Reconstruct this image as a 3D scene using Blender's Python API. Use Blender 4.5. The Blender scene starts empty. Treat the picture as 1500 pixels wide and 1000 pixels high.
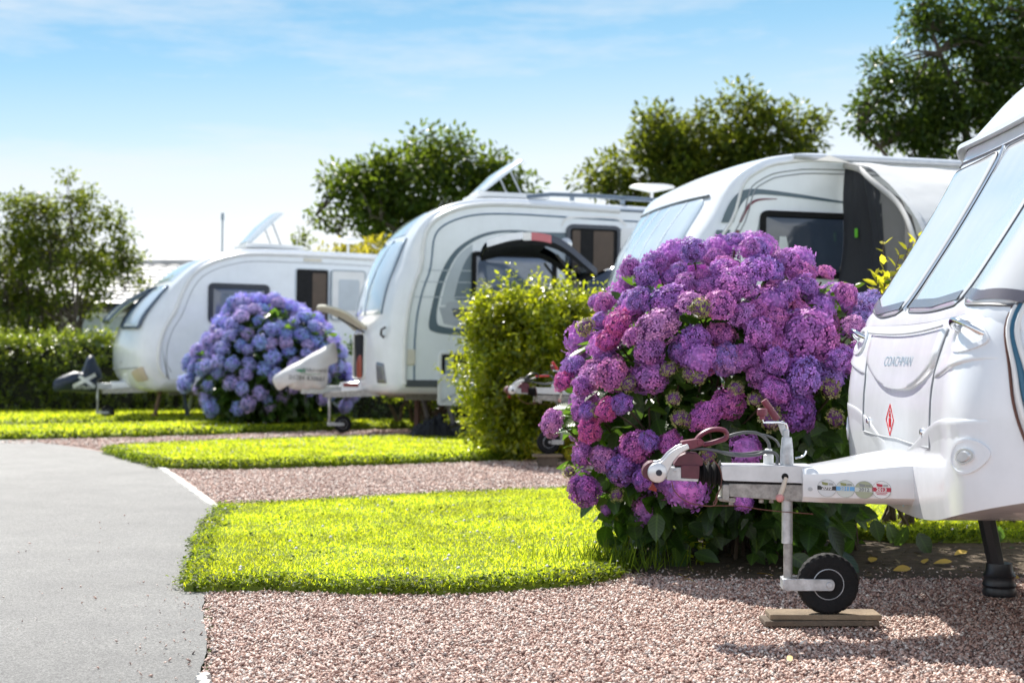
import bpy, bmesh, math, random
import numpy as np
from mathutils import Vector, Matrix, noise as mnoise
random.seed(7); rng = np.random.default_rng(11)
R = math.radians
F, H, CX, CY = 2083.3, 0.87, 750.0, 528.0      # focal length in pixels of the 1500 px photograph, eye height, horizon row
scene = bpy.context.scene
COL = scene.collection

def G(px, py, z=0.0):
    "ground point seen at a pixel of the photograph (a survey of the site from the picture)"
    Y = F * (H - z) / (py - CY)
    return ((px - CX) / F * Y, Y, z)
def P(px, py, Y):
    return ((px - CX) / F * Y, Y, H - (py - CY) / F * Y)

# ------------------------------------------------------------------ materials
def nt(name):
    m = bpy.data.materials.new(name); m.use_nodes = True
    t = m.node_tree; b = t.nodes['Principled BSDF']
    return m, t, b
def node(t, kind, **kw):
    n = t.nodes.new(kind)
    for k, v in kw.items(): setattr(n, k, v)
    return n
def ramp(t, stops, interp='LINEAR'):
    r = t.nodes.new('ShaderNodeValToRGB'); r.color_ramp.interpolation = interp
    e = r.color_ramp.elements
    while len(e) < len(stops): e.new(0.5)
    for i, (p, c) in enumerate(stops):
        e[i].position = p; e[i].color = (*c, 1) if len(c) == 3 else c
    return r
def mixc(t, a, b, fac, mode='MIX'):
    n = node(t, 'ShaderNodeMix', data_type='RGBA', blend_type=mode)
    for i, s in ((6, a), (7, b)):
        if hasattr(s, 'is_output'): t.links.new(s, n.inputs[i])
        else: n.inputs[i].default_value = (*s, 1)
    if hasattr(fac, 'is_output'): t.links.new(fac, n.inputs[0])
    else: n.inputs[0].default_value = fac
    return n.outputs[2]
def tex_noise(t, scale, detail=4, rough=.55, coord='Object', vec=None):
    n = node(t, 'ShaderNodeTexNoise'); n.inputs['Scale'].default_value = scale
    n.inputs['Detail'].default_value = detail; n.inputs['Roughness'].default_value = rough
    if vec is None:
        c = node(t, 'ShaderNodeTexCoord'); vec = c.outputs[coord]
    t.links.new(vec, n.inputs['Vector'])
    return n.outputs['Fac']
def bump(t, b, h, strength=.3, dist=.01):
    n = node(t, 'ShaderNodeBump'); n.inputs['Strength'].default_value = strength; n.inputs['Distance'].default_value = dist
    t.links.new(h, n.inputs['Height']); t.links.new(n.outputs[0], b.inputs['Normal'])
def M(name, c, rough=.5, metal=0., var=.10, vs=6., bmp=0., coat=0., spec=.5, bs=None):
    m, t, b = nt(name)
    f = tex_noise(t, vs, 5, .6)
    r = ramp(t, [(.3, [x * (1 - var) for x in c]), (.7, [min(1, x * (1 + var * .6)) for x in c])])
    t.links.new(f, r.inputs[0]); t.links.new(r.outputs[0], b.inputs['Base Color'])
    rr = node(t, 'ShaderNodeMapRange'); rr.inputs[3].default_value = max(.02, rough * .85); rr.inputs[4].default_value = min(1, rough * 1.2)
    t.links.new(tex_noise(t, vs * 3, 3), rr.inputs[0]); t.links.new(rr.outputs[0], b.inputs['Roughness'])
    b.inputs['Metallic'].default_value = metal
    b.inputs['Coat Weight'].default_value = coat; b.inputs['Coat Roughness'].default_value = .08
    b.inputs['Specular IOR Level'].default_value = spec
    if bmp: bump(t, b, tex_noise(t, bs or vs * 6, 4), bmp, .01)
    return m
def leaf_mat(name, cols, trans=(.25, .4, .03), tw=.4, rough=.4, veins=False, spec=.5):
    m, t, b = nt(name)
    g = node(t, 'ShaderNodeNewGeometry')
    r = ramp(t, [(i / (len(cols) - 1), c) for i, c in enumerate(cols)])
    t.links.new(g.outputs['Random Per Island'], r.inputs[0])
    col = r.outputs[0]
    big = ramp(t, [(.35, (.40, .40, .40)), (.65, (.95, .95, .95))] if cols[0][1] < .085 else [(.35, (.55, .55, .55)), (.65, (1.15, 1.15, 1.15))])
    t.links.new(tex_noise(t, 2.2, 2), big.inputs[0])
    col = mixc(t, col, big.outputs[0], 1.0, 'MULTIPLY')
    if veins:
        uv = node(t, 'ShaderNodeUVMap'); sx = node(t, 'ShaderNodeSeparateXYZ'); t.links.new(uv.outputs[0], sx.inputs[0])
        a = node(t, 'ShaderNodeMath', operation='ABSOLUTE'); t.links.new(sx.outputs[1], a.inputs[0])
        k = node(t, 'ShaderNodeMath', operation='MULTIPLY_ADD'); t.links.new(a.outputs[0], k.inputs[0]); k.inputs[1].default_value = -.45; t.links.new(sx.outputs[0], k.inputs[2])
        s = node(t, 'ShaderNodeMath', operation='MULTIPLY'); t.links.new(k.outputs[0], s.inputs[0]); s.inputs[1].default_value = 8
        fr = node(t, 'ShaderNodeMath', operation='PINGPONG'); t.links.new(s.outputs[0], fr.inputs[0]); fr.inputs[1].default_value = .5
        v1 = ramp(t, [(0.0, (1, 1, 1)), (.10, (0, 0, 0))]); t.links.new(fr.outputs[0], v1.inputs[0])
        v2 = ramp(t, [(0.02, (1, 1, 1)), (.07, (0, 0, 0))]); t.links.new(a.outputs[0], v2.inputs[0])
        vv = mixc(t, v1.outputs[0], v2.outputs[0], 1.0, 'LIGHTEN')
        col = mixc(t, col, mixc(t, col, (2.2, 2.2, 1.8), 1.0, 'MULTIPLY'), vv)
        bump(t, b, fr.outputs[0], .5, .003)
    t.links.new(col, b.inputs['Base Color']); b.inputs['Roughness'].default_value = rough
    b.inputs['Specular IOR Level'].default_value = spec
    tr = node(t, 'ShaderNodeBsdfTranslucent')
    t.links.new(mixc(t, trans, mixc(t, col, (6, 6, 3), 1.0, 'MULTIPLY'), .35), tr.inputs['Color'])
    mx = node(t, 'ShaderNodeMixShader'); mx.inputs[0].default_value = tw
    t.links.new(b.outputs[0], mx.inputs[1]); t.links.new(tr.outputs[0], mx.inputs[2])
    t.links.new(mx.outputs[0], t.nodes['Material Output'].inputs[0])
    return m

# ------------------------------------------------------------------ mesh builder
class MB:
    def __init__(s): s.v = []; s.f = []; s.m = []; s.sm = []
    def add(s, vs, fs, mi=0, smooth=True):
        o = len(s.v); s.v += [tuple(p) for p in vs]
        for f in fs: s.f.append(tuple(i + o for i in f)); s.m.append(mi); s.sm.append(smooth)
        return s
    def box(s, c, d, mi=0, rot=None):
        x, y, z = d[0] / 2, d[1] / 2, d[2] / 2
        vs = [Vector((i, j, k)) for i in (-x, x) for j in (-y, y) for k in (-z, z)]
        if rot: 
            for v in vs: v.rotate(rot)
        vs = [v + Vector(c) for v in vs]
        return s.add(vs, [(0, 1, 3, 2), (4, 6, 7, 5), (0, 4, 5, 1), (2, 3, 7, 6), (0, 2, 6, 4), (1, 5, 7, 3)], mi, False)
    def tube(s, pts, r, n=10, mi=0, cap=True, closed=False, flat=1.0):
        pts = [Vector(p) for p in pts]; k = len(pts)
        rs = r if isinstance(r, (list, tuple)) else [r] * k
        vs = []; up = None
        for i, p in enumerate(pts):
            if closed: t = pts[(i + 1) % k] - pts[i - 1]
            else: t = pts[min(i + 1, k - 1)] - pts[max(i - 1, 0)]
            t.normalize()
            if up is None:
                up = Vector((0, 1, 0)) if abs(t.y) < .9 else Vector((0, 0, 1))
            a = (up - t * up.dot(t)).normalized(); b = t.cross(a); up = a
            for j in range(n):
                th = 2 * math.pi * j / n
                vs.append(p + a * (math.cos(th) * rs[i] * flat) + b * (math.sin(th) * rs[i]))
        fs = []
        for i in range(k if closed else k - 1):
            i2 = (i + 1) % k
            for j in range(n): fs.append((i * n + j, i * n + (j + 1) % n, i2 * n + (j + 1) % n, i2 * n + j))
        if cap and not closed: fs += [tuple(range(n - 1, -1, -1)), tuple(range((k - 1) * n, k * n))]
        return s.add(vs, fs, mi)
    def lathe(s, prof, c, axis='Y', n=32, mi=0, wob=None):
        vs = []; k = len(prof)
        for i, (r, h) in enumerate(prof):
            for j in range(n):
                th = 2 * math.pi * j / n; rr = r + (wob(i, j) if wob else 0)
                a, b = rr * math.cos(th), rr * math.sin(th)
                p = {'Y': (a, h, b), 'Z': (a, b, h), 'X': (h, a, b)}[axis]
                vs.append(Vector(p) + Vector(c))
        fs = [(i * n + j, (i + 1) * n + j, (i + 1) * n + (j + 1) % n, i * n + (j + 1) % n) for i in range(k - 1) for j in range(n)]
        if prof[0][0] > 1e-6: fs.append(tuple(range(n)))
        if prof[-1][0] > 1e-6: fs.append(tuple(range(k * n - 1, (k - 1) * n - 1, -1)))
        return s.add(vs, fs, mi)
    def prism(s, poly, y0, y1, mi=0, fn=None):
        "polygon in (x,z) extruded along y (or mapped by fn)"
        n = len(poly); fn = fn or (lambda x, z, y: (x, y, z))
        vs = [fn(x, z, y0) for x, z in poly] + [fn(x, z, y1) for x, z in poly]
        fs = [tuple(range(n)), tuple(range(2 * n - 1, n - 1, -1))] + [(i, i + n, (i + 1) % n + n, (i + 1) % n) for i in range(n)]
        return s.add(vs, fs, mi, False)
    def patch(s, surf, outline, off=.004, rings=3, mi=0, skirt=True, back=-.004, edge=None):
        "panel on a surface: surf(a,b)->(pos,normal); outline star-shaped about its middle"
        o = np.array(outline, float); c = o.mean(0); n = len(o); vs = []; fs = []
        p, nn = surf(*c); vs.append(p + nn * off)
        rr = [(k + 1) / rings for k in range(rings)]
        offs = [off] * rings
        if edge: rr = rr[:-1] + [1 - edge[0], 1.0]; offs = [off] * (len(rr) - 1) + [off - edge[1]]
        for r, of in zip(rr, offs):
            for q in o:
                p, nn = surf(*(c + (q - c) * r)); vs.append(p + nn * of)
        if skirt:
            for q in o:
                p, nn = surf(*q); vs.append(p + nn * back)
            rr = rr + [1]
        for j in range(n): fs.append((0, 1 + j, 1 + (j + 1) % n))
        for k in range(len(rr) - 1):
            a = 1 + k * n; b = a + n
            for j in range(n): fs.append((a + j, b + j, b + (j + 1) % n, a + (j + 1) % n))
        return s.add(vs, fs, mi)
    def ring(s, surf, outer, inner, off=.006, mi=0, back=-.004):
        n = len(outer); vs = []; fs = []
        for L, of in ((outer, back), (outer, off), (inner, off), (inner, back)):
            for q in L:
                p, nn = surf(*q); vs.append(p + nn * of)
        for k in range(3):
            for j in range(n): fs.append((k * n + j, (k + 1) * n + j, (k + 1) * n + (j + 1) % n, k * n + (j + 1) % n))
        return s.add(vs, fs, mi)
    def band(s, surf, A, B, off=.003, mi=0):
        "ribbon between two param polylines"
        n = len(A); vs = []
        for L in (A, B):
            for q in L:
                p, nn = surf(*q); vs.append(p + nn * off)
        return s.add(vs, [(i, i + 1, n + i + 1, n + i) for i in range(n - 1)], mi)
    def line(s, surf, pts, r, mi=0, n=6, off=0.):
        return s.tube([surf(*q)[0] + surf(*q)[1] * off for q in pts], r, n, mi)
    def pillow(s, outline, thick, y=0., rings=8, mi=0, wr=0., seed=0., pw=.5):
        o = np.array(outline, float); c = o.mean(0); n = len(o); vs = []; fs = []
        for sg in (-1, 1):
            base = len(vs)
            vs.append(Vector((c[0], y + sg * thick, c[1])))
            for k in range(1, rings + 1):
                r = k / rings; t = thick * max(0, 1 - r ** 2.4) ** pw
                for q in o:
                    a = c + (q - c) * r
                    w = mnoise.noise(Vector((a[0] * 7 + seed, sg * 3.1, a[1] * 9))) * wr * (1 if r < 1 else .3)
                    vs.append(Vector((a[0], y + sg * t + w, a[1] + w * .5)))
            for j in range(n):
                f = (base, base + 1 + j, base + 1 + (j + 1) % n); fs.append(f if sg < 0 else f[::-1])
            for k in range(rings - 1):
                a = base + 1 + k * n; b = a + n
                for j in range(n):
                    f = (a + j, b + j, b + (j + 1) % n, a + (j + 1) % n); fs.append(f if sg < 0 else f[::-1])
        a = 1 + (rings - 1) * n; b = 1 + rings * n + a
        for j in range(n): fs.append((a + j, b + j, b + (j + 1) % n, a + (j + 1) % n))
        return s.add(vs, fs, mi)
    def build(s, name, mats, parent=None, bev=0., ang=40, label=None, sub=0):
        me = bpy.data.meshes.new(name); me.from_pydata(s.v, [], s.f)
        for m in (mats if isinstance(mats, (list, tuple)) else [mats]): me.materials.append(m)
        me.polygons.foreach_set('material_index', s.m); me.polygons.foreach_set('use_smooth', s.sm)
        bm = bmesh.new(); bm.from_mesh(me); bmesh.ops.recalc_face_normals(bm, faces=bm.faces); bm.to_mesh(me); bm.free()
        me.update()
        o = bpy.data.objects.new(name, me); COL.objects.link(o)
        if parent: o.parent = parent
        if any(s.sm): me.set_sharp_from_angle(angle=R(ang))
        if bev:
            b = o.modifiers.new('bevel', 'BEVEL'); b.width = bev; b.segments = 2; b.limit_method = 'ANGLE'; b.angle_limit = R(35)
        if label: o['label'] = label
        return o
def tag(o, label=None, cat=None, group=None, kind=None):
    for k, v in (('label', label), ('category', cat), ('group', group), ('kind', kind)):
        if v: o[k] = v
    return o
def thing(name, label, cat, loc=(0, 0, 0), rotz=0., group=None):
    o = bpy.data.objects.new(name, None); COL.objects.link(o); o.empty_display_size = .2
    o.location = loc; o.rotation_euler = (0, 0, rotz)
    return tag(o, label, cat, group)
def crom(pts, k=8, closed=False):
    "Catmull-Rom resampling of a polyline"
    p = [np.array(q, float) for q in pts]; n = len(p); out = []
    for i in range(n if closed else n - 1):
        if closed: a, b, c, d = p[i - 1], p[i], p[(i + 1) % n], p[(i + 2) % n]
        else:
            b, c = p[i], p[i + 1]; a = p[i - 1] if i else 2 * b - c; d = p[i + 2] if i + 2 < n else 2 * c - b
        for j in range(k):
            t = j / k
            out.append(.5 * ((2 * b) + (-a + c) * t + (2 * a - 5 * b + 4 * c - d) * t * t + (-a + 3 * b - 3 * c + d) * t ** 3))
    if not closed: out.append(p[-1])
    return out
def rpoly(pts, r=.03, n=5):
    "polygon with rounded corners"
    out = []; k = len(pts)
    for i in range(k):
        a, b, c = (np.array(pts[j % k], float) for j in (i - 1, i, i + 1))
        ri = r[i] if isinstance(r, (list, tuple)) else r
        la, lc = np.linalg.norm(a - b), np.linalg.norm(c - b)
        q = min(ri, la * .45, lc * .45); p0 = b + (a - b) / la * q; p1 = b + (c - b) / lc * q
        for j in range(n + 1):
            t = j / n; out.append((1 - t) ** 2 * p0 + 2 * t * (1 - t) * b + t * t * p1)
    return out
def inset(o, d):
    "shrink a roughly convex outline by d"
    o = np.array(o, float); n = len(o); out = []
    A = sum(o[i][0] * o[(i + 1) % n][1] - o[(i + 1) % n][0] * o[i][1] for i in range(n)); sg = 1 if A > 0 else -1
    for i in range(n):
        t = o[(i + 1) % n] - o[i - 1]; t /= (np.linalg.norm(t) + 1e-9)
        out.append(o[i] + sg * np.array((-t[1], t[0])) * d)
    return out
def text2d(body, size, shear=0., align='CENTER', sx=1.0, bold=0.):
    cu = bpy.data.curves.new('lettering', 'FONT'); cu.body = body; cu.size = size; cu.align_x = align; cu.shear = shear; cu.offset = bold
    cu.resolution_u = 3
    o = bpy.data.objects.new('lettering', cu); COL.objects.link(o)
    dg = bpy.context.evaluated_depsgraph_get(); me = o.evaluated_get(dg).to_mesh()
    vs = [(v.co.x * sx, v.co.y) for v in me.vertices]; fs = [tuple(p.vertices) for p in me.polygons]
    bpy.data.objects.remove(o); bpy.data.curves.remove(cu)
    return vs, fs
def put_text(mb, surf, body, at, size, off=.004, mi=0, rot=0., flip=False, **kw):
    vs, fs = text2d(body, size, **kw); out = []
    c, s = math.cos(rot), math.sin(rot)
    for x, y in vs:
        if flip: x = -x
        p, n = surf(at[0] + x * c - y * s, at[1] + x * s + y * c); out.append(p + n * off)
    mb.add(out, fs, mi, False)

# ------------------------------------------------------------------ foliage
def np_mesh(name, V, Fc, mat, parent=None, uv=None, smooth=False, attr=None):
    "V (n,3); Fc (m,k) faces of equal size"
    me = bpy.data.meshes.new(name); n, (m, k) = len(V), Fc.shape
    me.vertices.add(n); me.vertices.foreach_set('co', np.ascontiguousarray(V, dtype=np.float32).ravel())
    me.loops.add(m * k); me.loops.foreach_set('vertex_index', np.ascontiguousarray(Fc, dtype=np.int32).ravel())
    me.polygons.add(m); me.polygons.foreach_set('loop_start', np.arange(0, m * k, k, dtype=np.int32))
    if smooth: me.polygons.foreach_set('use_smooth', np.ones(m, dtype=bool))
    me.update(calc_edges=True)
    if uv is not None:
        l = me.uv_layers.new(name='UVMap'); l.data.foreach_set('uv', uv[Fc.ravel()].astype(np.float32).ravel())
    if attr is not None:
        a = me.attributes.new('rad', 'FLOAT', 'POINT'); a.data.foreach_set('value', attr.astype(np.float32))
    for q in (mat if isinstance(mat, (list, tuple)) else [mat]): me.materials.append(q)
    me.validate()
    o = bpy.data.objects.new(name, me); COL.objects.link(o)
    if parent: o.parent = parent
    return o
def unit(a): return a / (np.linalg.norm(a, axis=-1, keepdims=True) + 1e-9)
LEAF6 = np.array([(0, 0, 0), (.3, .46, .12), (.68, .36, .10), (1, 0, -.06), (.68, -.36, .10), (.3, -.46, .12)])
LEAF6F = np.array([(0, 5, 4, 3), (0, 3, 2, 1)])
LEAFB = np.array([(0, 0, 0), (.12, .26, .05), (.35, .47, .10), (.62, .40, .08), (.84, .2, .0), (1, 0, -.10), (.84, -.2, .0), (.62, -.40, .08), (.35, -.47, .10), (.12, -.26, .05), (.33, 0, .0), (.64, 0, .01)])
LEAFBF = np.array([(0, 9, 8, 10), (10, 8, 7, 11), (11, 7, 6, 5), (0, 10, 2, 1), (10, 11, 3, 2), (11, 5, 4, 3)])
def leaf_arrays(Pp, D, N, L, W, T=LEAF6, TF=LEAF6F):
    D = unit(D); S = unit(np.cross(N, D)); N = np.cross(D, S); n = len(Pp); k = len(T)
    V = Pp[:, None] + T[None, :, 0, None] * (D * L[:, None])[:, None] + T[None, :, 1, None] * (S * W[:, None])[:, None] + T[None, :, 2, None] * (N * W[:, None])[:, None]
    Fc = (TF[None] + (np.arange(n) * k)[:, None, None]).reshape(-1, TF.shape[1])
    uv = np.tile(T[:, :2], (n, 1))
    return V.reshape(-1, 3), Fc, uv
def shoots(base, d, length, k, L, spread=.9, wl=.5, jit=.25, T=LEAF6, TF=LEAF6F):
    "leaves along shoots: base (n,3), d (n,3), length (n,)"
    n = len(base); d = unit(d)
    a = unit(np.cross(d, rng.normal(size=(n, 3)))); b = np.cross(d, a)
    t = (np.arange(k) + rng.random((n, k))) / k
    th = np.arange(k)[None] * 2.4 + rng.random((n, 1)) * 6.28 + rng.normal(size=(n, k)) * .3
    pos = base[:, None] + d[:, None] * (t * length[:, None])[..., None]
    out = a[:, None] * np.cos(th)[..., None] + b[:, None] * np.sin(th)[..., None]
    D = d[:, None] * (1 - .55 * spread) + out * spread + rng.normal(size=(n, k, 3)) * jit
    N = d[:, None] + out * .1 + rng.normal(size=(n, k, 3)) * jit * 1.3
    Ls = L * (1.1 - .35 * t) * rng.uniform(.65, 1.2, (n, k))
    return leaf_arrays(pos.reshape(-1, 3), D.reshape(-1, 3), N.reshape(-1, 3), Ls.ravel(), Ls.ravel() * wl, T, TF)
def join(parts):
    V = []; Fs = []; U = []; o = 0
    for v, f, u in parts: V.append(v); Fs.append(f + o); U.append(u); o += len(v)
    return np.concatenate(V), np.concatenate(Fs), np.concatenate(U)
def sph(n): return unit(rng.normal(size=(n, 3)))
# ------------------------------------------------------------------ camera, light, sky
cam = bpy.data.cameras.new('camera'); co = bpy.data.objects.new('camera', cam); COL.objects.link(co); scene.camera = co
co.location = (0, 0, H); co.rotation_euler = (R(90), 0, 0)
cam.sensor_width = 36; cam.lens = F / 1500 * 36; cam.shift_y = (CY - 500) / 1500
cam.clip_start = .05; cam.clip_end = 3000
cam.dof.use_dof = True; cam.dof.focus_distance = 5.0; cam.dof.aperture_fstop = 3.6
SUN = Vector((-.37, .88, 1.0)).normalized()      # towards the sun: behind the vans, a little left
el, az = math.asin(SUN.z), math.atan2(SUN.x, SUN.y)
sl = bpy.data.lights.new('sun', 'SUN'); so = bpy.data.objects.new('sun', sl); COL.objects.link(so)
sl.energy = 5.0; sl.angle = R(.53); sl.color = (1, .955, .88)
so.rotation_euler = SUN.to_track_quat('Z', 'Y').to_euler(); so.location = (0, 0, 30)
w = bpy.data.worlds.new('World'); scene.world = w; w.use_nodes = True
t = w.node_tree; bg = t.nodes['Background']
sky = node(t, 'ShaderNodeTexSky', sky_type='NISHITA', sun_disc=False); sky.sun_elevation = el; sky.sun_rotation = az
sky.air_density = 1.0; sky.dust_density = .8; sky.ozone_density = 2.5
tc = node(t, 'ShaderNodeTexCoord'); sp = node(t, 'ShaderNodeSeparateXYZ'); t.links.new(tc.outputs['Generated'], sp.inputs[0])
# milky haze near the horizon, deeper blue above, lighter to the right, unseen sky behind the camera brightened as added fill
ad = node(t, 'ShaderNodeMath', operation='MULTIPLY_ADD'); t.links.new(sp.outputs[0], ad.inputs[0]); ad.inputs[1].default_value = -.075; t.links.new(sp.outputs[2], ad.inputs[2])
hz_ = ramp(t, [(0.0, (1.0, 1.01, 1.02)), (.10, (.97, .99, 1.02)), (.14, (.80, .90, .98)), (.175, (.54, .77, .93)), (.215, (.32, .63, .88)), (.26, (.18, .50, .79)), (.40, (.15, .33, .55)), (.62, (.22, .32, .50)), (1, (.30, .40, .55))])
t.links.new(ad.outputs[0], hz_.inputs[0])
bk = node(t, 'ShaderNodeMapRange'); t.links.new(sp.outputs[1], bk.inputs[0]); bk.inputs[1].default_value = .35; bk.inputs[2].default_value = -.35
hb_ = ramp(t, [(0.0, (1.8, 1.85, 1.92)), (.24, (1.6, 1.7, 1.85)), (.42, (.55, .68, .88)), (1, (.20, .28, .42))]); t.links.new(sp.outputs[2], hb_.inputs[0])      # added white fill low behind the camera, unseen, lifting the shaded sides
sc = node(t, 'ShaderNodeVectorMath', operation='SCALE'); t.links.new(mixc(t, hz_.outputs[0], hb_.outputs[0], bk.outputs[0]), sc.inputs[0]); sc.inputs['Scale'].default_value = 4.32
mp = node(t, 'ShaderNodeMapping'); mp.inputs['Scale'].default_value = (1.5, 1.0, 9.0); mp.inputs['Rotation'].default_value = (0, R(-9), 0)
t.links.new(tc.outputs['Generated'], mp.inputs[0])
cl = tex_noise(t, 2.3, 8, .66, vec=mp.outputs[0])
cr = ramp(t, [(.45, (0, 0, 0)), (.73, (.72, .72, .72))]); t.links.new(cl, cr.inputs[0])
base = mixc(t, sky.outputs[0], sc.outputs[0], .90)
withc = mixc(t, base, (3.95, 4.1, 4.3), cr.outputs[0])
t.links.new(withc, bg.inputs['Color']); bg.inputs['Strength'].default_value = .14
scene.view_settings.view_transform = 'Standard'; scene.view_settings.look = 'None'; scene.view_settings.exposure = 0
scene.render.engine = 'CYCLES'
scene.cycles.max_bounces = 6; scene.cycles.transparent_max_bounces = 4; scene.cycles.use_denoising = True
try: scene.cycles.denoiser = 'OPENIMAGEDENOISE'
except Exception: pass
scene.cycles.sample_clamp_indirect = 8; scene.cycles.film_exposure = 1.68      # the photograph is exposed for the shade

# ------------------------------------------------------------------ materials of the site
def paint(name, c, rough=.2, dirt=.12):
    m, t, b = nt(name)
    tc = node(t, 'ShaderNodeTexCoord'); s = node(t, 'ShaderNodeSeparateXYZ'); t.links.new(tc.outputs['Object'], s.inputs[0])
    f = tex_noise(t, 5, 6, .65); st = node(t, 'ShaderNodeMapping'); st.inputs['Scale'].default_value = (14, 14, 1.2); t.links.new(tc.outputs['Object'], st.inputs[0])
    f2 = tex_noise(t, 1.5, 5, .6, vec=st.outputs[0])
    r = ramp(t, [(.30, [x * (1 - dirt) * .98 for x in c]), (.62, c)]); t.links.new(f, r.inputs[0])
    r2 = ramp(t, [(.28, (1 - dirt * .5, 1 - dirt * .5, 1 - dirt * .55)), (.5, (1, 1, 1))]); t.links.new(f2, r2.inputs[0])
    col = mixc(t, r.outputs[0], r2.outputs[0], 1.0, 'MULTIPLY')
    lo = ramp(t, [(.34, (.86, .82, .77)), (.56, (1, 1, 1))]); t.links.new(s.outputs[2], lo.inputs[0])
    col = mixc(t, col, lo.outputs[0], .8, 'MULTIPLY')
    t.links.new(col, b.inputs['Base Color'])
    rr = node(t, 'ShaderNodeMapRange'); rr.inputs[3].default_value = rough * .7; rr.inputs[4].default_value = rough * 1.7
    t.links.new(f, rr.inputs[0]); t.links.new(rr.outputs[0], b.inputs['Roughness'])
    b.inputs['Coat Weight'].default_value = .5; b.inputs['Coat Roughness'].default_value = .06
    wv = tex_noise(t, 1.6, 2); bump(t, b, wv, .10, .02)
    return m
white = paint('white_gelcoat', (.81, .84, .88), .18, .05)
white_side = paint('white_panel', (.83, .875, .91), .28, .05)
white_plain = M('white_plastic', (.78, .785, .78), .35, var=.06)
cream = M('cream_plastic', (.70, .66, .56), .45)
acrylic = M('pale_acrylic_window', (.63, .64, .655), .07, var=.10, vs=1.5, coat=1.0)
acrylic_b = M('streaked_acrylic_window', (.56, .66, .75), .10, var=.10, vs=1.5, coat=1.0)
dark_glass = M('dark_acrylic_window', (.045, .062, .095), .05, var=.35, vs=1.2, coat=1.0)
for m_ in (acrylic, acrylic_b): bump(m_.node_tree, m_.node_tree.nodes['Principled BSDF'], tex_noise(m_.node_tree, 2.2, 2), .25, .03)
smoke_strip = M('smoked_window_border', (.11, .105, .13), .2)
rubber = M('black_rubber', (.010, .010, .011), .75, var=.3, vs=20, bmp=.15, spec=.25)
black_pl = M('black_plastic', (.022, .023, .026), .38, var=.2)
void = M('unlit_interior', (.006, .006, .007), .8)
galv = M('galvanised_steel', (.50, .52, .545), .42, .55, var=.32, vs=28, bmp=.12, bs=120)
galv_w = M('weathered_zinc', (.36, .35, .335), .55, .35, var=.42, vs=38, bmp=.25, bs=140)
alu = M('cast_aluminium', (.66, .67, .69), .30, .45, var=.10, vs=20)
chrome = M('polished_chrome', (.82, .83, .85), .10, 1.0, var=.05)
maroon = M('maroon_plastic', (.17, .030, .055), .42, var=.25, vs=18)
red_m = M('signal_red', (.55, .022, .035), .35)
red_lens = M('dark_red_reflector', (.20, .012, .010), .2)
seam = M('panel_seam_shadow', (.30, .32, .345), .6)
rail_blue = M('blue_awning_rail', (.020, .115, .20), .35)
rail_brown = M('rusty_rail_edge', (.13, .055, .04), .6)
grey_letter = M('silver_grey_lettering', (.34, .45, .53), .3)
teal = M('dark_teal_graphic', (.085, .135, .17), .3, var=.12)
mid_grey = M('grey_graphic', (.33, .385, .43), .3, var=.1)
lt_grey = M('pale_grey_graphic', (.50, .555, .60), .3, var=.06)
char_g = M('charcoal_graphic', (.10, .115, .125), .3, var=.12)
wine = M('wine_red_graphic', (.16, .03, .05), .3)
skirt_g = M('dark_skirt', (.075, .085, .095), .45)
timber = M('weathered_timber', (.235, .175, .115), .85, var=.35, vs=9, bmp=.5, bs=60)
timber_d = M('damp_timber', (.135, .10, .072), .85, var=.4, vs=9, bmp=.5, bs=60)
interior = M('brown_cabinet', (.085, .055, .036), .5, var=.2)
ivory = M('ivory_plastic', (.62, .52, .42), .4)
pinkpl = M('faded_pink_knob', (.62, .28, .27), .45)
cable_m = M('grey_cable_sheath', (.10, .105, .11), .45)
brown_wire = M('brown_breakaway_wire', (.14, .05, .04), .5)
gasred = M('terracotta_gas_bottle', (.35, .075, .040), .45, var=.2)
def fabric(name, c, rough=.85, tw=.0, sc=3.0):
    m, t, b = nt(name)
    f = tex_noise(t, sc, 6, .6); r = ramp(t, [(.3, [x * .78 for x in c]), (.7, c)]); t.links.new(f, r.inputs[0])
    t.links.new(r.outputs[0], b.inputs['Base Color']); b.inputs['Roughness'].default_value = rough
    b.inputs['Sheen Weight'].default_value = .0
    bump(t, b, tex_noise(t, sc * 3.5, 4), .4, .02)
    if tw:
        tr = node(t, 'ShaderNodeBsdfTranslucent'); tr.inputs[0].default_value = (*c, 1)
        mx = node(t, 'ShaderNodeMixShader'); mx.inputs[0].default_value = tw
        t.links.new(b.outputs[0], mx.inputs[1]); t.links.new(tr.outputs[0], mx.inputs[2]); t.links.new(mx.outputs[0], t.nodes['Material Output'].inputs[0])
    return m
white_cloth = fabric('white_vinyl_cloth', (.74, .74, .75), .5, .25)
navy_cloth = fabric('navy_cloth', (.012, .024, .055), .5)
black_cloth = fabric('black_awning_cloth', (.020, .023, .030), .75, .04)
grey_cloth = fabric('grey_awning_cloth', (.22, .217, .215), .8, .3)
canopy_cloth = fabric('white_awning_roof_cloth', (.96, .96, .95), .8, .30, 1.2)
bag_cloth = fabric('black_vinyl', (.006, .0065, .008), .5, 0, 9); bag_cloth.node_tree.nodes['Principled BSDF'].inputs['Sheen Weight'].default_value = 0; bag_cloth.node_tree.nodes['Principled BSDF'].inputs['Specular IOR Level'].default_value = .25

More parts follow.
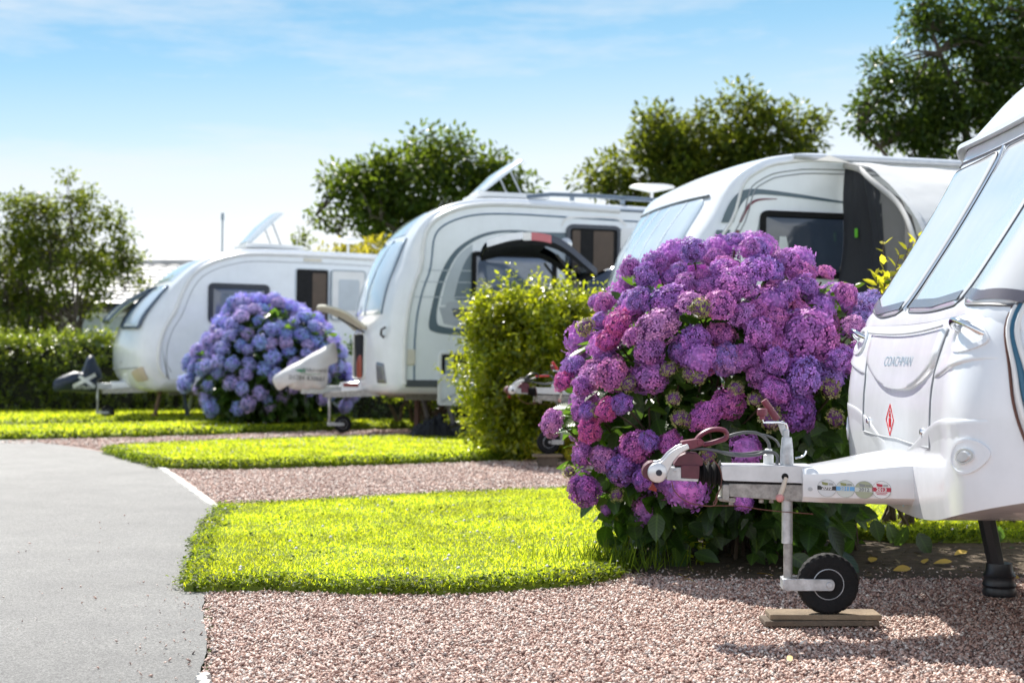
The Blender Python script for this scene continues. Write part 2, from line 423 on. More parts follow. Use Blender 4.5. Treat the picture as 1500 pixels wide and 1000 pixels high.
# ground materials -------------------------------------------------
def ground_mat(name, stops, scale, rough, bstr, bdist, kind='noise', spec=.5, extra=None):
    m, t, b = nt(name)
    tc = node(t, 'ShaderNodeTexCoord')
    if kind == 'noise': f = tex_noise(t, scale, 8, .7)
    else:
        v = node(t, 'ShaderNodeTexVoronoi'); v.inputs['Scale'].default_value = scale; t.links.new(tc.outputs['Object'], v.inputs['Vector'])
        sx = node(t, 'ShaderNodeSeparateColor'); t.links.new(v.outputs['Color'], sx.inputs[0]); f = sx.outputs[0]; dist = v.outputs['Distance']
    r = ramp(t, stops); t.links.new(f, r.inputs[0]); col = r.outputs[0]
    big = ramp(t, [(.35, (.82, .82, .82)), (.65, (1.1, 1.1, 1.1))]); t.links.new(tex_noise(t, .55, 5, .6), big.inputs[0])
    col = mixc(t, col, big.outputs[0], 1.0, 'MULTIPLY')
    if extra: col = extra(t, col)
    t.links.new(col, b.inputs['Base Color']); b.inputs['Roughness'].default_value = rough; b.inputs['Specular IOR Level'].default_value = spec
    bump(t, b, f if kind == 'noise' else dist, bstr, bdist)
    return m
def specks(t, col):
    v = node(t, 'ShaderNodeTexVoronoi'); v.inputs['Scale'].default_value = 220
    c = node(t, 'ShaderNodeTexCoord'); t.links.new(c.outputs['Object'], v.inputs['Vector'])
    s = node(t, 'ShaderNodeSeparateColor'); t.links.new(v.outputs['Color'], s.inputs[0])
    r = ramp(t, [(.0, (.45, .45, .45)), (.5, (1, 1, 1)), (1, (1.75, 1.72, 1.68))]); t.links.new(s.outputs[0], r.inputs[0])
    col = mixc(t, col, r.outputs[0], 1.0, 'MULTIPLY')
    st = ramp(t, [(.40, (.86, .86, .87)), (.60, (1.06, 1.06, 1.05))]); t.links.new(tex_noise(t, 2.6, 7, .75), st.inputs[0])
    return mixc(t, col, st.outputs[0], 1.0, 'MULTIPLY')
asphalt = ground_mat('asphalt', [(.3, (.105, .105, .104)), (.7, (.17, .169, .167))], 240, .72, .7, .006, spec=.6, extra=specks)
gravel_m = ground_mat('pink_gravel_bed', [(0, (.10, .065, .055)), (.35, (.38, .24, .20)), (.7, (.52, .36, .31)), (1, (.64, .52, .46))], 75, .85, 1.0, .012, 'vor')
soil = ground_mat('bare_soil', [(.3, (.050, .034, .020)), (.7, (.13, .092, .055))], 18, .95, .9, .03)
turf = ground_mat('turf_base', [(.3, (.10, .14, .012)), (.7, (.22, .28, .025))], 30, .9, .8, .02)
field = ground_mat('field_grass', [(.3, (.05, .085, .012)), (.7, (.12, .17, .025))], 4, .9, .8, .05)
edge_m = ground_mat('white_concrete_edging', [(.3, (.50, .47, .42)), (.7, (.74, .72, .68))], 25, .85, .4, .005)
pebble_m, t, b = nt('pink_stone_chippings')
g = node(t, 'ShaderNodeNewGeometry')
r = ramp(t, [(0, (.12, .085, .078)), (.14, (.28, .155, .120)), (.38, (.54, .345, .275)), (.64, (.67, .475, .395)), (.80, (.47, .40, .36)), (.92, (.78, .66, .58)), (1, (.84, .77, .69))])
t.links.new(g.outputs['Random Per Island'], r.inputs[0]); t.links.new(r.outputs[0], b.inputs['Base Color']); b.inputs['Roughness'].default_value = .6
grass_m = leaf_mat('lawn_blades', [(.12, .19, .012), (.25, .32, .016), (.36, .40, .020), (.50, .48, .07)], (.68, .72, .015), .5, .45, spec=.35)
clover_m = leaf_mat('clover_leaves', [(.030, .065, .010), (.07, .12, .014), (.15, .21, .02)], (.40, .48, .02), .4, .6, spec=.15)
petal_w = M('white_clover_flower', (.75, .74, .68), .8)
# ------------------------------------------------------------------ the ground
def sheet(name, poly, z, mat, kind='structure'):
    me = bpy.data.meshes.new(name); bm = bmesh.new()
    vs = [bm.verts.new((p[0], p[1], z)) for p in poly]; f = bm.faces.new(vs)
    if f.normal.z < 0: f.normal_flip()
    bmesh.ops.triangulate(bm, faces=[f]); bm.to_mesh(me); bm.free(); me.materials.append(mat)
    o = bpy.data.objects.new(name, me); COL.objects.link(o); return tag(o, kind=kind)
def wob(poly, step=.08, amp=.02, seed=0., closed=True):
    out = []; n = len(poly)
    for i in range(n if closed else n - 1):
        a, b = np.array(poly[i][:2], float), np.array(poly[(i + 1) % n][:2], float); L = np.linalg.norm(b - a); k = max(1, int(L / step))
        nrm = np.array((-(b - a)[1], (b - a)[0])) / (L + 1e-9)
        for j in range(k):
            q = a + (b - a) * j / k
            w = mnoise.noise(Vector((q[0] * 3.1 + seed, q[1] * 3.1, 0))) + .6 * mnoise.noise(Vector((q[0] * 9 + seed, q[1] * 9, 4)))
            out.append(q + nrm * w * amp)
    return out
sheet('ground', [(-900, -60), (900, -60), (900, 1800), (-900, 1800)], -.030, field)
sheet('gravel', wob([(-1.0, -3), (9, -3), (9, 20), (-9, 24.5), (-12, 20), (-7.5, 15.9), (-5.2, 15.3), (-2.8, 11.2), (-1.6, 8.2), (-1.1, 5.2), (-.80, 3.8), (-.7, 1)], .4, .01), -.014, gravel_m)
road_edge = [(-.55, -3), (-.72, 1.5), G(287, 1000)[:2], G(296, 900)[:2], G(298, 868)[:2], G(286, 800)[:2], G(314, 747)[:2], G(280, 715)[:2], G(236, 686)[:2], G(150, 661)[:2], G(60, 647)[:2], G(0, 643.6)[:2], (-9, 15.9), (-30, 15.0)]
re_ = crom(road_edge, 10)
sheet('road', [tuple(p) for p in wob([tuple(p) for p in re_], .06, .012, 3., False)] + [(-30, -3)], -.004, asphalt)
# concrete edging between the road and the gravel bays
mb = MB()
def edging(a, b, wd=.055):
    a, b = np.array(a[:2]), np.array(b[:2]); k = 24; d = (b - a) / np.linalg.norm(b - a); n = np.array((d[1], -d[0])); vs = []
    for i in range(k + 1):
        q = a + (b - a) * i / k; o = rng.normal() * .006
        vs += [(*(q + n * (.0 + o)), -.006), (*(q + n * (.004 + o)), .007), (*(q + n * (wd + o)), .007), (*(q + n * (wd + .006 + o)), -.012)]
    mb.add(vs, [(i * 4 + j, i * 4 + j + 1, i * 4 + j + 5, i * 4 + j + 4) for i in range(k) for j in range(3)], 0, False)
edging(G(317, 748), G(232, 685)); edging(G(288, 1030), G(290, 988), .03)
tag(mb.build('kerb_edging', edge_m), kind='structure')
soil_poly = [(.42, 5.95), (.75, 5.72), (1.6, 5.72), (2.6, 5.8), (5.5, 5.75), (5.5, 7.15), (2.6, 7.05), (1.9, 6.9), (1.2, 7.3), (.3, 7.1), (.25, 6.3)]
sheet('soil_bed', wob(soil_poly, .1, .04, 9.), -.006, soil)

# lawns: raised turf with rolled edges, blades and clover on top
def inside(px, py, poly):
    poly = np.array(poly); c = np.zeros(len(px), bool); j = len(poly) - 1
    for i in range(len(poly)):
        xi, yi = poly[i]; xj, yj = poly[j]
        c ^= ((yi > py) != (yj > py)) & (px < (xj - xi) * (py - yi) / (yj - yi + 1e-12) + xi); j = i
    return c
def dist_edge(px, py, poly):
    poly = np.array(poly); d = np.full(len(px), 1e9); q = np.stack([px, py], 1)
    for i in range(len(poly)):
        a, b = poly[i], poly[(i + 1) % len(poly)]; ab = b - a
        t_ = np.clip(((q - a) @ ab) / (ab @ ab + 1e-12), 0, 1); d = np.minimum(d, np.linalg.norm(q - a - t_[:, None] * ab, axis=1))
    return d
def gnoise(x, y, s, seed=0):
    return np.array([mnoise.noise(Vector((a * s, b * s, seed))) for a, b in zip(x, y)])
def lawn(name, poly, hgt, n, bl, bw, edge_n, clover, flowers, label_grass, amp=.03, box=None):
    ol = wob(poly, .07, amp, len(poly)); base = sheet(name, ol, -.002, turf)
    me = base.data; bm = bmesh.new(); N = len(ol)
    rings = [bm.verts.new((*q, -.012)) for q in ol]; prev = rings; cur = ol
    for d, z in ((.012, hgt * .55), (.04, hgt * .85), (.10, hgt)):
        ins = inset(ol, d); lay = [bm.verts.new((*q, z)) for q in ins]
        for i in range(N): bm.faces.new((prev[i], prev[(i + 1) % N], lay[(i + 1) % N], lay[i]))
        prev = lay
    f = bm.faces.new(prev); bmesh.ops.triangulate(bm, faces=[f]); bmesh.ops.recalc_face_normals(bm, faces=bm.faces)
    bm.to_mesh(me); bm.free(); me.update()
    A = np.array(ol); lo, hi = A.min(0), A.max(0)
    if box: lo, hi = np.maximum(lo, box[:2]), np.minimum(hi, box[2:])
    def scatter(k, near=None, over=3.0):
        out = np.zeros((0, 2))
        while len(out) < k:
            q = rng.uniform(lo, hi, (int(k * over), 2)); q = q[inside(q[:, 0], q[:, 1], ol)]
            if near is not None:
                d = dist_edge(q[:, 0], q[:, 1], ol); q = q[rng.random(len(q)) < np.exp(-(d / near) ** 2)]
            out = np.concatenate([out, q])
        return out[:k]
    def blades(q, L, Wd, z0):
        k = len(q); th = rng.random(k) * 6.283; ln = rng.random(k) * .8 + .1
        D = np.stack([np.cos(th) * ln, np.sin(th) * ln, np.ones(k)], 1); D = unit(D); S = unit(np.stack([-np.sin(th), np.cos(th), np.zeros(k)], 1) + rng.normal(size=(k, 3)) * .3)
        Ls = L * rng.uniform(.5, 1.25, k); b0 = np.stack([q[:, 0], q[:, 1], z0], 1)
        mid = b0 + D * (Ls * .6)[:, None]; tip = b0 + D * Ls[:, None] + np.stack([np.cos(th) * .3, np.sin(th) * .3, -.12 * np.ones(k)], 1) * Ls[:, None]
        s = S * (Wd * .5)
        V = np.stack([b0 - s, b0 + s, mid + s * .8, mid - s * .8, tip], 1).reshape(-1, 3)
        return V, k
    q = scatter(n); d = dist_edge(q[:, 0], q[:, 1], ol); cl = gnoise(q[:, 0] , q[:, 1], 2.2)
    V, k = blades(q, bl * (1 + .35 * cl), bw, hgt * np.clip(.5 + d / .1, 0, 1) - .006)
    F3 = np.concatenate([np.array([(0, 1, 2, 3)]) + (np.arange(k) * 5)[:, None], np.array([(3, 2, 4, 4)]) + (np.arange(k) * 5)[:, None]])
    # quads + tip triangles: write triangles throughout
    i5 = (np.arange(k) * 5)[:, None]; T3 = np.concatenate([np.array([[0, 1, 2]]) + i5, np.array([[0, 2, 3]]) + i5, np.array([[3, 2, 4]]) + i5])
    tag(np_mesh('grass', V, T3, grass_m), label_grass, 'grass', kind='stuff')
    if clover:
        q = np.concatenate([scatter(clover, edge_n, 6.), scatter(clover // 4)]); k = len(q); d = dist_edge(q[:, 0], q[:, 1], ol)
        q = q + rng.normal(size=q.shape) * np.where(d < .06, .022, .004)[:, None]; th = rng.random(k) * 6.283; D = np.stack([np.cos(th), np.sin(th), rng.normal(size=k) * .25], 1); Nn = np.array((0, 0, 1.)) + rng.normal(size=(k, 3)) * .35
        L = rng.uniform(.55, 1.2, k) * bl * .65; z = hgt * np.clip(.3 + d / .07, 0, 1) + rng.random(k) * bl * .75 - np.where(d < .03, rng.random(k) * hgt * .5, 0)
        V, Fc, uv = leaf_arrays(np.stack([q[:, 0], q[:, 1], z], 1), D, Nn, L, L * .85)
        tag(np_mesh('clover', V, Fc, clover_m, uv=uv), label_grass.replace('grass', 'clover leaves'), 'clover', kind='stuff')
        # leafy fringe hanging over the cut edge
        k = int(edge_n * 90000); i_ = rng.integers(0, N, k); tt = rng.random(k); A2 = np.array(ol); Bn = np.roll(A2, -1, 0); q = A2[i_] + (Bn[i_] - A2[i_]) * tt[:, None]
        ins_ = np.array(inset(ol, 1.0)) - A2; out = -ins_[i_]
        kk = (q[:, 0] > lo[0] - .1) & (q[:, 0] < hi[0]) & (q[:, 1] < hi[1]) & (unit(out)[:, 1] < -.45); q, out = q[kk], out[kk]; k = len(q)
        patchy = gnoise(q[:, 0], q[:, 1], 5.0, 8.) * .5 + .5
        z = rng.random(k) ** .8 * (hgt + bl * .9); off = (rng.random(k) * .055 - .018) * (.5 + patchy); q = q + out * off[:, None]
        D = np.stack([out[:, 0], out[:, 1], rng.normal(size=k) * .4], 1) + rng.normal(size=(k, 3)) * .7; Nn = np.stack([out[:, 0] * .6, out[:, 1] * .6, np.ones(k)], 1) + rng.normal(size=(k, 3)) * .45
        L = rng.uniform(.5, 1.2, k) * bl * .75 * (.7 + .6 * patchy); V, Fc, uv = leaf_arrays(np.stack([q[:, 0], q[:, 1], z], 1), D, Nn, L, L * .8)
        tag(np_mesh('clover', V, Fc, clover_m, uv=uv), label_grass.replace('grass', 'leafy clover fringe'), 'clover', kind='stuff')
    if flowers:
        q = scatter(flowers); cl = gnoise(q[:, 0], q[:, 1], 1.3, 5); q = q[cl > -.12]; k = len(q)
        O = np.array([(1, 0, 0), (0, 1, 0), (-1, 0, 0), (0, -1, 0), (0, 0, .9), (0, 0, -.5)]); OF = np.array([(0, 1, 4), (1, 2, 4), (2, 3, 4), (3, 0, 4), (1, 0, 5), (2, 1, 5), (3, 2, 5), (0, 3, 5)])
        rad = rng.uniform(.0045, .010, k)
        V = (np.stack([q[:, 0], q[:, 1], hgt + bl * rng.uniform(.6, 1.05, k)], 1)[:, None] + O[None] * rad[:, None, None]).reshape(-1, 3)
        tag(np_mesh('clover_flowers', V, (OF[None] + (np.arange(k) * 6)[:, None, None]).reshape(-1, 3), petal_w), label_grass.replace('grass', 'small white clover flowers'), 'clover flowers', kind='stuff')
    return ol
g2 = lambda px, py: G(px, py)[:2]
lawn_near = lawn('lawn', [g2(268, 864), g2(400, 861), g2(520, 868), g2(640, 868), g2(760, 861), g2(870, 853), (.45, 5.75), (.55, 6.3), (.6, 7.1), (1.3, 7.2), (1.9, 6.85), (5.2, 6.95), (5.2, 9.9), (2.5, 9.75), g2(830, 722), g2(660, 729), g2(500, 738), g2(322, 747), g2(300, 772), g2(284, 812)],
    .035, 170000, .027, .0036, .06, 15000, 260, 'short sunlit green grass of the nearest lawn strip', .045, box=(-1.95, 5.3, 3.4, 10))
lawn_mid = lawn('lawn', [g2(150, 661.5), g2(190, 674), g2(235, 685), g2(330, 686), g2(450, 683), g2(600, 678), g2(700, 674), (1.2, 13.2), (6, 14.6), (6, 17.2), (1.5, 16.6), g2(700, 641), g2(560, 645), g2(420, 648.5), g2(280, 653), g2(190, 657.5)],
    .04, 80000, .04, .007, .09, 7000, 700, 'short sunlit green grass of the middle lawn strip', box=(-4.2, 11, 2.2, 17))
lawn_far = lawn('lawn', [(-12, 16.2), g2(-60, 643.3), g2(60, 642.3), g2(170, 640), g2(300, 636.5), g2(360, 634), (-1.5, 18.4), (3, 19.6), (3, 21.6), (-2, 20.7), (-4.6, 18.9), (-6.6, 18.0), (-12, 17.7)],
    .04, 34000, .055, .011, .1, 2600, 350, 'sunlit green grass along the far bend of the road', box=(-7.2, 15.8, 2, 21))
lawn_back = lawn('lawn', [(-12, 19.0), (-7, 19.3), (-5.2, 19.75), (-2, 21.4), (4, 23), (4, 25.5), (-14, 22.6)],
    .04, 22000, .055, .012, .1, 800, 120, 'sunlit green grass at the foot of the long clipped hedge', box=(-9, 18.7, 1, 24))

# loose chippings
OCT = np.array([(1, 0, 0), (0, 1, 0), (-1, 0, 0), (0, -1, 0), (0, 0, 1), (0, 0, -1)], float)
OCTF = np.array([(0, 1, 4), (1, 2, 4), (2, 3, 4), (3, 0, 4), (1, 0, 5), (2, 1, 5), (3, 2, 5), (0, 3, 5)])
def pebbles(name, q, rmin, rmax, z, label, mat=None):
    k = len(q); rad = rmin + (rmax - rmin) * rng.random(k) ** 2
    T = OCT[None] * (1 + rng.normal(size=(k, 6, 1)) * .22) + rng.normal(size=(k, 6, 3)) * .18
    T = T * np.array((1, .8, .62))[None, None] * rad[:, None, None]
    a = rng.random(k) * 6.283; c, s = np.cos(a)[:, None], np.sin(a)[:, None]
    X = T[..., 0] * c - T[..., 1] * s; Y = T[..., 0] * s + T[..., 1] * c
    tl = rng.normal(size=(k, 1)) * .5; Z = T[..., 2] + X * tl
    V = np.stack([X + q[:, :1], Y + q[:, 1:], Z + z + rng.random((k, 1)) * rad[:, None] * .7], 2).reshape(-1, 3)
    return tag(np_mesh(name, V, (OCTF[None] + (np.arange(k) * 6)[:, None, None]).reshape(-1, 3), mat or pebble_m), label, 'gravel', kind='stuff')
edge_line = np.array([tuple(p) for p in re_])
def right_of_road(q, m=.0): return q[:, 0] > np.interp(q[:, 1], edge_line[:, 1], edge_line[:, 0]) + m
near_poly, mid_poly = lawn_near, lawn_mid
q = rng.uniform((-1.3, 3.2), (3.2, 6.05), (185000, 2))
q = q[(q[:, 1] < 4.9) | (rng.random(len(q)) < .85)]; q = q[right_of_road(q, .0)]; q = q[~inside(q[:, 0], q[:, 1], near_poly)]
q = q[~inside(q[:, 0], q[:, 1], soil_poly) | (rng.random(len(q)) < .10)]
pebbles('gravel_stones', q, .0034, .0098, -.010, 'pink and grey stone chippings covering the nearest caravan bay')
q = rng.uniform((-3.2, 8.2), (1.6, 13), (85000, 2)); q = q[right_of_road(q, .06)]; q = q[~inside(q[:, 0], q[:, 1], near_poly)]; q = q[~inside(q[:, 0], q[:, 1], mid_poly)]
pebbles('gravel_stones', q, .005, .013, -.012, 'pink stone chippings covering the bay between the two nearer lawns')
q = rng.uniform((-5.5, 13.4), (1.5, 18), (26000, 2)); q = q[~inside(q[:, 0], q[:, 1], mid_poly)]; q = q[~inside(q[:, 0], q[:, 1], lawn_far)]; q = q[q[:, 1] > 13.3 + .0 * q[:, 0]]
q = q[right_of_road(q, .1)]
pebbles('gravel_stones', q, .009, .02, -.012, 'pale pink stone chippings covering the bay behind the middle lawn')
# stray stones on the tarmac, thicker near the edge
k = 420; yy = rng.uniform(3.3, 9, k); off = rng.exponential(.16, k) + .004
q = np.stack([np.interp(yy, edge_line[:, 1], edge_line[:, 0]) - off, yy], 1); q = q[q[:, 1] < 5.6]
q2 = rng.uniform((-2.6, 3.6), (-.9, 8), (70, 2))
pebbles('loose_stones', np.concatenate([q, q2]), .0025, .0075, 0.0, 'stray dark and pink stones scattered on the tarmac edge')
# ------------------------------------------------------------------ touring caravans
def sstep(a, b, x):
    t_ = min(1, max(0, (x - a) / (b - a))); return t_ * t_ * (3 - 2 * t_)
class Van:
    """local frame: x towards the rear, -y the side facing the camera, z up; origin on the ground under the coupling"""
    def __init__(s, label, loc, ang, tilt, W, B=.2, zfade=(1.7, 2.4), Rn=.2, Rr=.07, lift=0., group='white touring caravans in their bays'):
        s.root = thing('touring_caravan', label, 'caravan', loc, 0, group); s.root.rotation_euler = (0, R(tilt), R(ang)); s.root['label'] = label
        s.M = Matrix.Translation(loc) @ s.root.rotation_euler.to_matrix().to_4x4(); s.Mi = s.M.inverted()
        s.W = W; s.B = B; s.zf = zfade; s.Rn = Rn; s.Rr = Rr; s.lift = lift
    def ray(s, px, py):
        o = s.Mi @ Vector((0, 0, H)); d = (s.Mi.to_3x3() @ Vector(((px - CX) / F, 1, -(py - CY) / F))); return o, d
    def sp(s, px, py, v=None):
        "where the line of sight through a pixel meets the plane y=v: (u,z)"
        o, d = s.ray(px, py); v = -s.W / 2 if v is None else v; k = (v - o.y) / d.y; p = o + d * k; return (p.x, p.z)
    def prof(s, pts, n=110):
        "side profile on the centre line, nose bottom -> roof -> rear bottom"
        c = np.array(crom(pts, 14)); L = np.concatenate([[0], np.cumsum(np.linalg.norm(np.diff(c, axis=0), axis=1))])
        s.cu = c; s.L = L / L[-1]; s.tot = L[-1]
        m = int(np.argmax(c[:, 1])); s.tz_t = s.L[:m + 1]; s.tz_z = np.maximum.accumulate(c[:m + 1, 1])
    def tz(s, z): return float(np.interp(z, s.tz_z, s.tz_t))
    def S(s, t_, v):
        e = .002
        u, z = np.interp(t_, s.L, s.cu[:, 0]), np.interp(t_, s.L, s.cu[:, 1])
        a, b = max(0, t_ - e), min(1, t_ + e)
        du, dz = np.interp(b, s.L, s.cu[:, 0]) - np.interp(a, s.L, s.cu[:, 0]), np.interp(b, s.L, s.cu[:, 1]) - np.interp(a, s.L, s.cu[:, 1])
        l = math.hypot(du, dz) + 1e-9; nu, nz = dz / l, -du / l     # inward
        f = 1 - sstep(s.zf[0], s.zf[1], z) if t_ < .5 else 0
        Rr = s.Rr + (s.Rn - s.Rr) * f
        x = min(1, max(0, (abs(v) - (s.W / 2 - Rr)) / Rr)); d = Rr * (1 - math.sqrt(max(0, 1 - x * x)))
        k = abs(2 * v / s.W) ** 2.2
        lz = s.lift * k * (1 - sstep(.36, .85, z)) if t_ < .5 else 0
        crown = -.03 * k * (1 - f)
        return Vector((u + nu * d + s.B * f * k, v, z + nz * d + lz + crown))
    def front(s, v, z):
        "surface point and outward normal at lateral v and height z of the nose"
        return s.surf(s.tz(z), v)
    def surf(s, t_, v):
        p = s.S(t_, v); e = .004
        a = s.S(min(1, t_ + e), v) - s.S(max(0, t_ - e), v); b = s.S(t_, v + e) - s.S(t_, v - e)
        n = a.cross(b)
        n = n.normalized() if n.length > 1e-9 else Vector((-1, 0, 0))
        if n.dot(Vector((-1, 0, .6 if t_ < .5 else 1))) < 0: n = -n
        return p, n
    def fgrid(s, zmax=2.2):
        T = np.linspace(.004, s.tz(zmax), 120); V = np.linspace(-s.W / 2 + .004, s.W / 2 - .004, 90)
        s.gz = [(float(np.interp(t_, s.L, s.cu[:, 1])), v) for t_ in T for v in V]
        A = [s.M @ s.S(t_, v) for t_ in T for v in V]
        s.gp = np.array([(CX + F * p.x / p.y, CY - F * (p.z - H) / p.y, p.y) for p in A])
    def fp(s, px, py):
        "(v,z) of the nose surface seen at a pixel"
        d = np.hypot(s.gp[:, 0] - px, s.gp[:, 1] - py) + (s.gp[:, 2] - s.gp[:, 2].min()) * .9
        i = np.argsort(d)[:4]; w_ = 1 / (d[i] + .3); z, v = [(sum(s.gz[j][k] * q for j, q in zip(i, w_)) / w_.sum()) for k in (0, 1)]
        return (v, z)
    def side(s, u, z): return Vector((u, -s.W / 2, z)), Vector((0, -1, 0))
    def far_side(s, u, z): return Vector((u, s.W / 2, z)), Vector((0, 1, 0))
    def body(s, nt_=100, nv=41):
        mb = MB(); T = np.concatenate([np.linspace(0, .5, int(nt_ * .75)), np.linspace(.5, 1, int(nt_ * .25) + 1)[1:]])
        h = s.W / 2; x = np.linspace(-1, 1, nv); V = h * np.sign(x) * (1 - (1 - np.abs(x)) ** 1.8); n = len(T)
        vs = [s.S(t_, v) for t_ in T for v in V]
        fs = [(i * nv + j, i * nv + j + 1, (i + 1) * nv + j + 1, (i + 1) * nv + j) for i in range(n - 1) for j in range(nv - 1)]
        fs += [((n - 1) * nv + j, (n - 1) * nv + j + 1, j + 1, j) for j in range(nv - 1)]
        mb.add(vs, fs, 0)
        for jj in (0, nv - 1): mb.add([vs[i * nv + jj] for i in range(n)], [tuple(range(n))], 1, False)
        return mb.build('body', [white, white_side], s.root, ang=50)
def rectuz(a, b, r=.04, n=5):
    (u0, z0), (u1, z1) = a, b
    return rpoly([(u0, z0), (u1, z0), (u1, z1), (u0, z1)], r, n)
def wheel_profile(Rw, w_):
    return [(Rw * .52, -w_ * .42), (Rw * .70, -w_ * .52), (Rw * .90, -w_ * .47), (Rw * .985, -w_ * .34), (Rw, -w_ * .12), (Rw, w_ * .12), (Rw * .985, w_ * .34), (Rw * .90, w_ * .47), (Rw * .70, w_ * .52), (Rw * .52, w_ * .42)]
def jockey(root, u, v, ztop, zmid, zax, Rw, off, r=.018, detail=True):
    "post in two stages, cranked arm and tyre; axle lies across the van; off = how far the wheel trails behind the post"
    j = MB()
    j.tube([(u, v, ztop), (u, v, zmid)], r, 16); j.tube([(u + r * .15, v, zmid + .01), (u + r * .15, v, zax - r * .8)], r * .82, 16, 1)
    post = j.build('jockey_wheel', [galv, galv_w], root)
    a = MB(); yy = v - .036
    a.prism(rpoly([(u - r * .8, zax - .020), (u + off + .012, zax - .019), (u + off + .020, zax), (u + off + .012, zax + .019), (u - r * .8, zax + .020)], .01, 3), yy - .003, yy + .003)
    a.prism(rpoly([(u - r * .8, zax - .020), (u + off + .012, zax - .019), (u + off + .020, zax), (u + off + .012, zax + .019), (u - r * .8, zax + .020)], .01, 3), v + .033, v + .039)
    a.box((u - r * .2, v, zax), (r * 1.6, .075, .036)); a.lathe([(.011, -.046), (.011, -.038), (.006, -.038)], (u + off, v, zax), n=12); a.tube([(u + off, v - .045, zax), (u + off, v + .045, zax)], .006, 10)
    a.build('fork', galv, post, bev=.002)
    tw = .055 if detail else .05
    ty = MB(); n = 72 if detail else 28
    def tread(i, jj):
        if not detail or i < 2 or i > 7: return 0
        return .0022 if ((jj + (0 if i in (2, 4, 6) else 1)) // 1) % 3 else -.0018
    ty.lathe(wheel_profile(Rw, tw), (u + off, v, zax), n=n, wob=tread); ty.build('tyre', rubber, post, ang=25)
    ri = MB(); ri.lathe([(Rw * .54, -tw * .40), (Rw * .50, -tw * .44), (Rw * .44, -tw * .34), (Rw * .40, -tw * .16), (Rw * .15, -tw * .14), (Rw * .12, -tw * .4), (0, -tw * .4)], (u + off, v, zax), n=28)
    ri.lathe([(Rw * .54, tw * .40), (Rw * .44, tw * .34), (Rw * .40, tw * .16), (0, tw * .16)], (u + off, v, zax), n=28)
    ri.build('rim', galv, post)
    return post
def hq(zx, zy): return ((zx - 175) / 2215, .7752 - zy / 2215)
def hitch(van, dz=0., handle_col=None, black_top=False, simple=False):
    "stabiliser coupling, gaiter, drawbar housing, hand brake and winder, laid out on the van's centre line"
    rt = van.root; hc = handle_col or maroon
    q = lambda a, b: (hq(a, b)[0], hq(a, b)[1] + dz)
    # ------ coupling head
    s = MB(); bc = q(172, 608); y0 = -.052
    s.lathe([(0, -.012), (.026, -.012), (.032, -.008), (.0335, 0), (.0335, .012), (0, .012)], (bc[0], y0, bc[1]), n=32)
    s.lathe([(0, -.012), (.026, -.012), (.032, -.008), (.0335, 0), (.0335, .012), (0, .012)], (bc[0], -y0, bc[1]), n=32)
    s.tube([(bc[0], y0, bc[1]), (bc[0], -y0, bc[1])], .012, 12)
    arm = [q(*p) for p in crom([(112, 590), (140, 548), (205, 525), (255, 470), (320, 425), (392, 398)], 5)] + [q(*p) for p in crom([(405, 432), (340, 470), (290, 525), (262, 580), (235, 640)], 5)]
    s.prism(arm, y0 - .006, y0 + .010); s.prism(arm, -y0 - .010, -y0 + .006)
    hd = s.build('coupling', alu, rt, bev=.003)
    c = MB(); c.lathe([(0, -.0135), (.0095, -.0135), (.0105, -.011), (.0105, -.006)], (bc[0] + .004, y0 - .002, bc[1]), n=20); c.build('pivot_cap', M('navy_cap', (.012, .016, .035), .4), hd)
    m = MB()
    m.prism(rpoly([q(*p) for p in [(60, 600), (75, 565), (110, 535), (150, 530), (150, 690), (105, 665), (65, 640)]], .006, 4), -.045, .045)
    m.prism(rpoly([q(*p) for p in [(285, 560), (330, 490), (390, 462), (470, 472), (505, 510), (505, 560)]], .008, 4), -.042, .042)
    m.prism(rpoly([q(*p) for p in [(342, 556), (478, 556), (474, 655), (345, 645)]], .006, 4), -.054, .054)
    m.prism([q(*k) for k in [(140, 600), (300, 575), (380, 520), (420, 600), (300, 640), (140, 660)]], -.020, .020); m.build('coupling_cover', M('dull_maroon_cover', (.10, .022, .038), .5, var=.3, vs=25), hd, bev=.004)
    p = MB(); p.prism([q(*k) for k in [(238, 575), (345, 570), (345, 648), (470, 652), (468, 674), (240, 664)]], -.050, .050); p.lathe([(0, -.053), (.005, -.053), (.0055, -.050)], (*[q(298, 592)[0]], 0, q(298, 592)[1]), n=10)
    p.build('coupling_plate', galv, hd, bev=.002)
    rf = MB(); rf.prism([q(*k) for k in [(140, 688), (172, 735), (168, 756), (106, 738)]], -.02, .02); rf.build('reflector', red_lens, hd, bev=.002)
    # ------ loop handle
    hb = MB(); hb.prism(rpoly([q(*k) for k in [(342, 390), (360, 382), (490, 362), (512, 378), (515, 410), (430, 438), (395, 445)]], .005, 3), -.030, .030)
    lp = crom([(455, 385), (500, 335), (560, 303), (625, 296), (672, 308), (686, 340), (672, 366), (640, 378), (560, 402), (510, 412)], 5)
    hb.tube([(q(*k)[0], 0, q(*k)[1]) for k in lp], .0085, 10, flat=2.2)
    hb.lathe([(0, -.034), (.008, -.034), (.009, -.031), (.009, -.028)], (q(484, 392)[0], 0, q(484, 392)[1]), n=14)
    hb.build('lift_handle', black_pl if black_top else hc, hd, bev=.003)
    if black_top:
        tg = MB(); tg.prism(rpoly([q(*k) for k in [(640, 330), (900, 325), (900, 352), (640, 362)]], .005, 3), -.014, .014); tg.build('handle_grip', red_m, hd, bev=.003)
    # ------ rubber gaiter
    g_ = MB(); a0 = q(470, 625); pr = []
    for i in range(29):
        f = i / 28; pr.append((.030 + .010 * f + (.0065 * math.cos(f * 4 * 2 * math.pi)), f * .0765))
    g_.lathe(pr, (a0[0], 0, a0[1]), axis='X', n=28); g_.build('gaiter', rubber, rt)
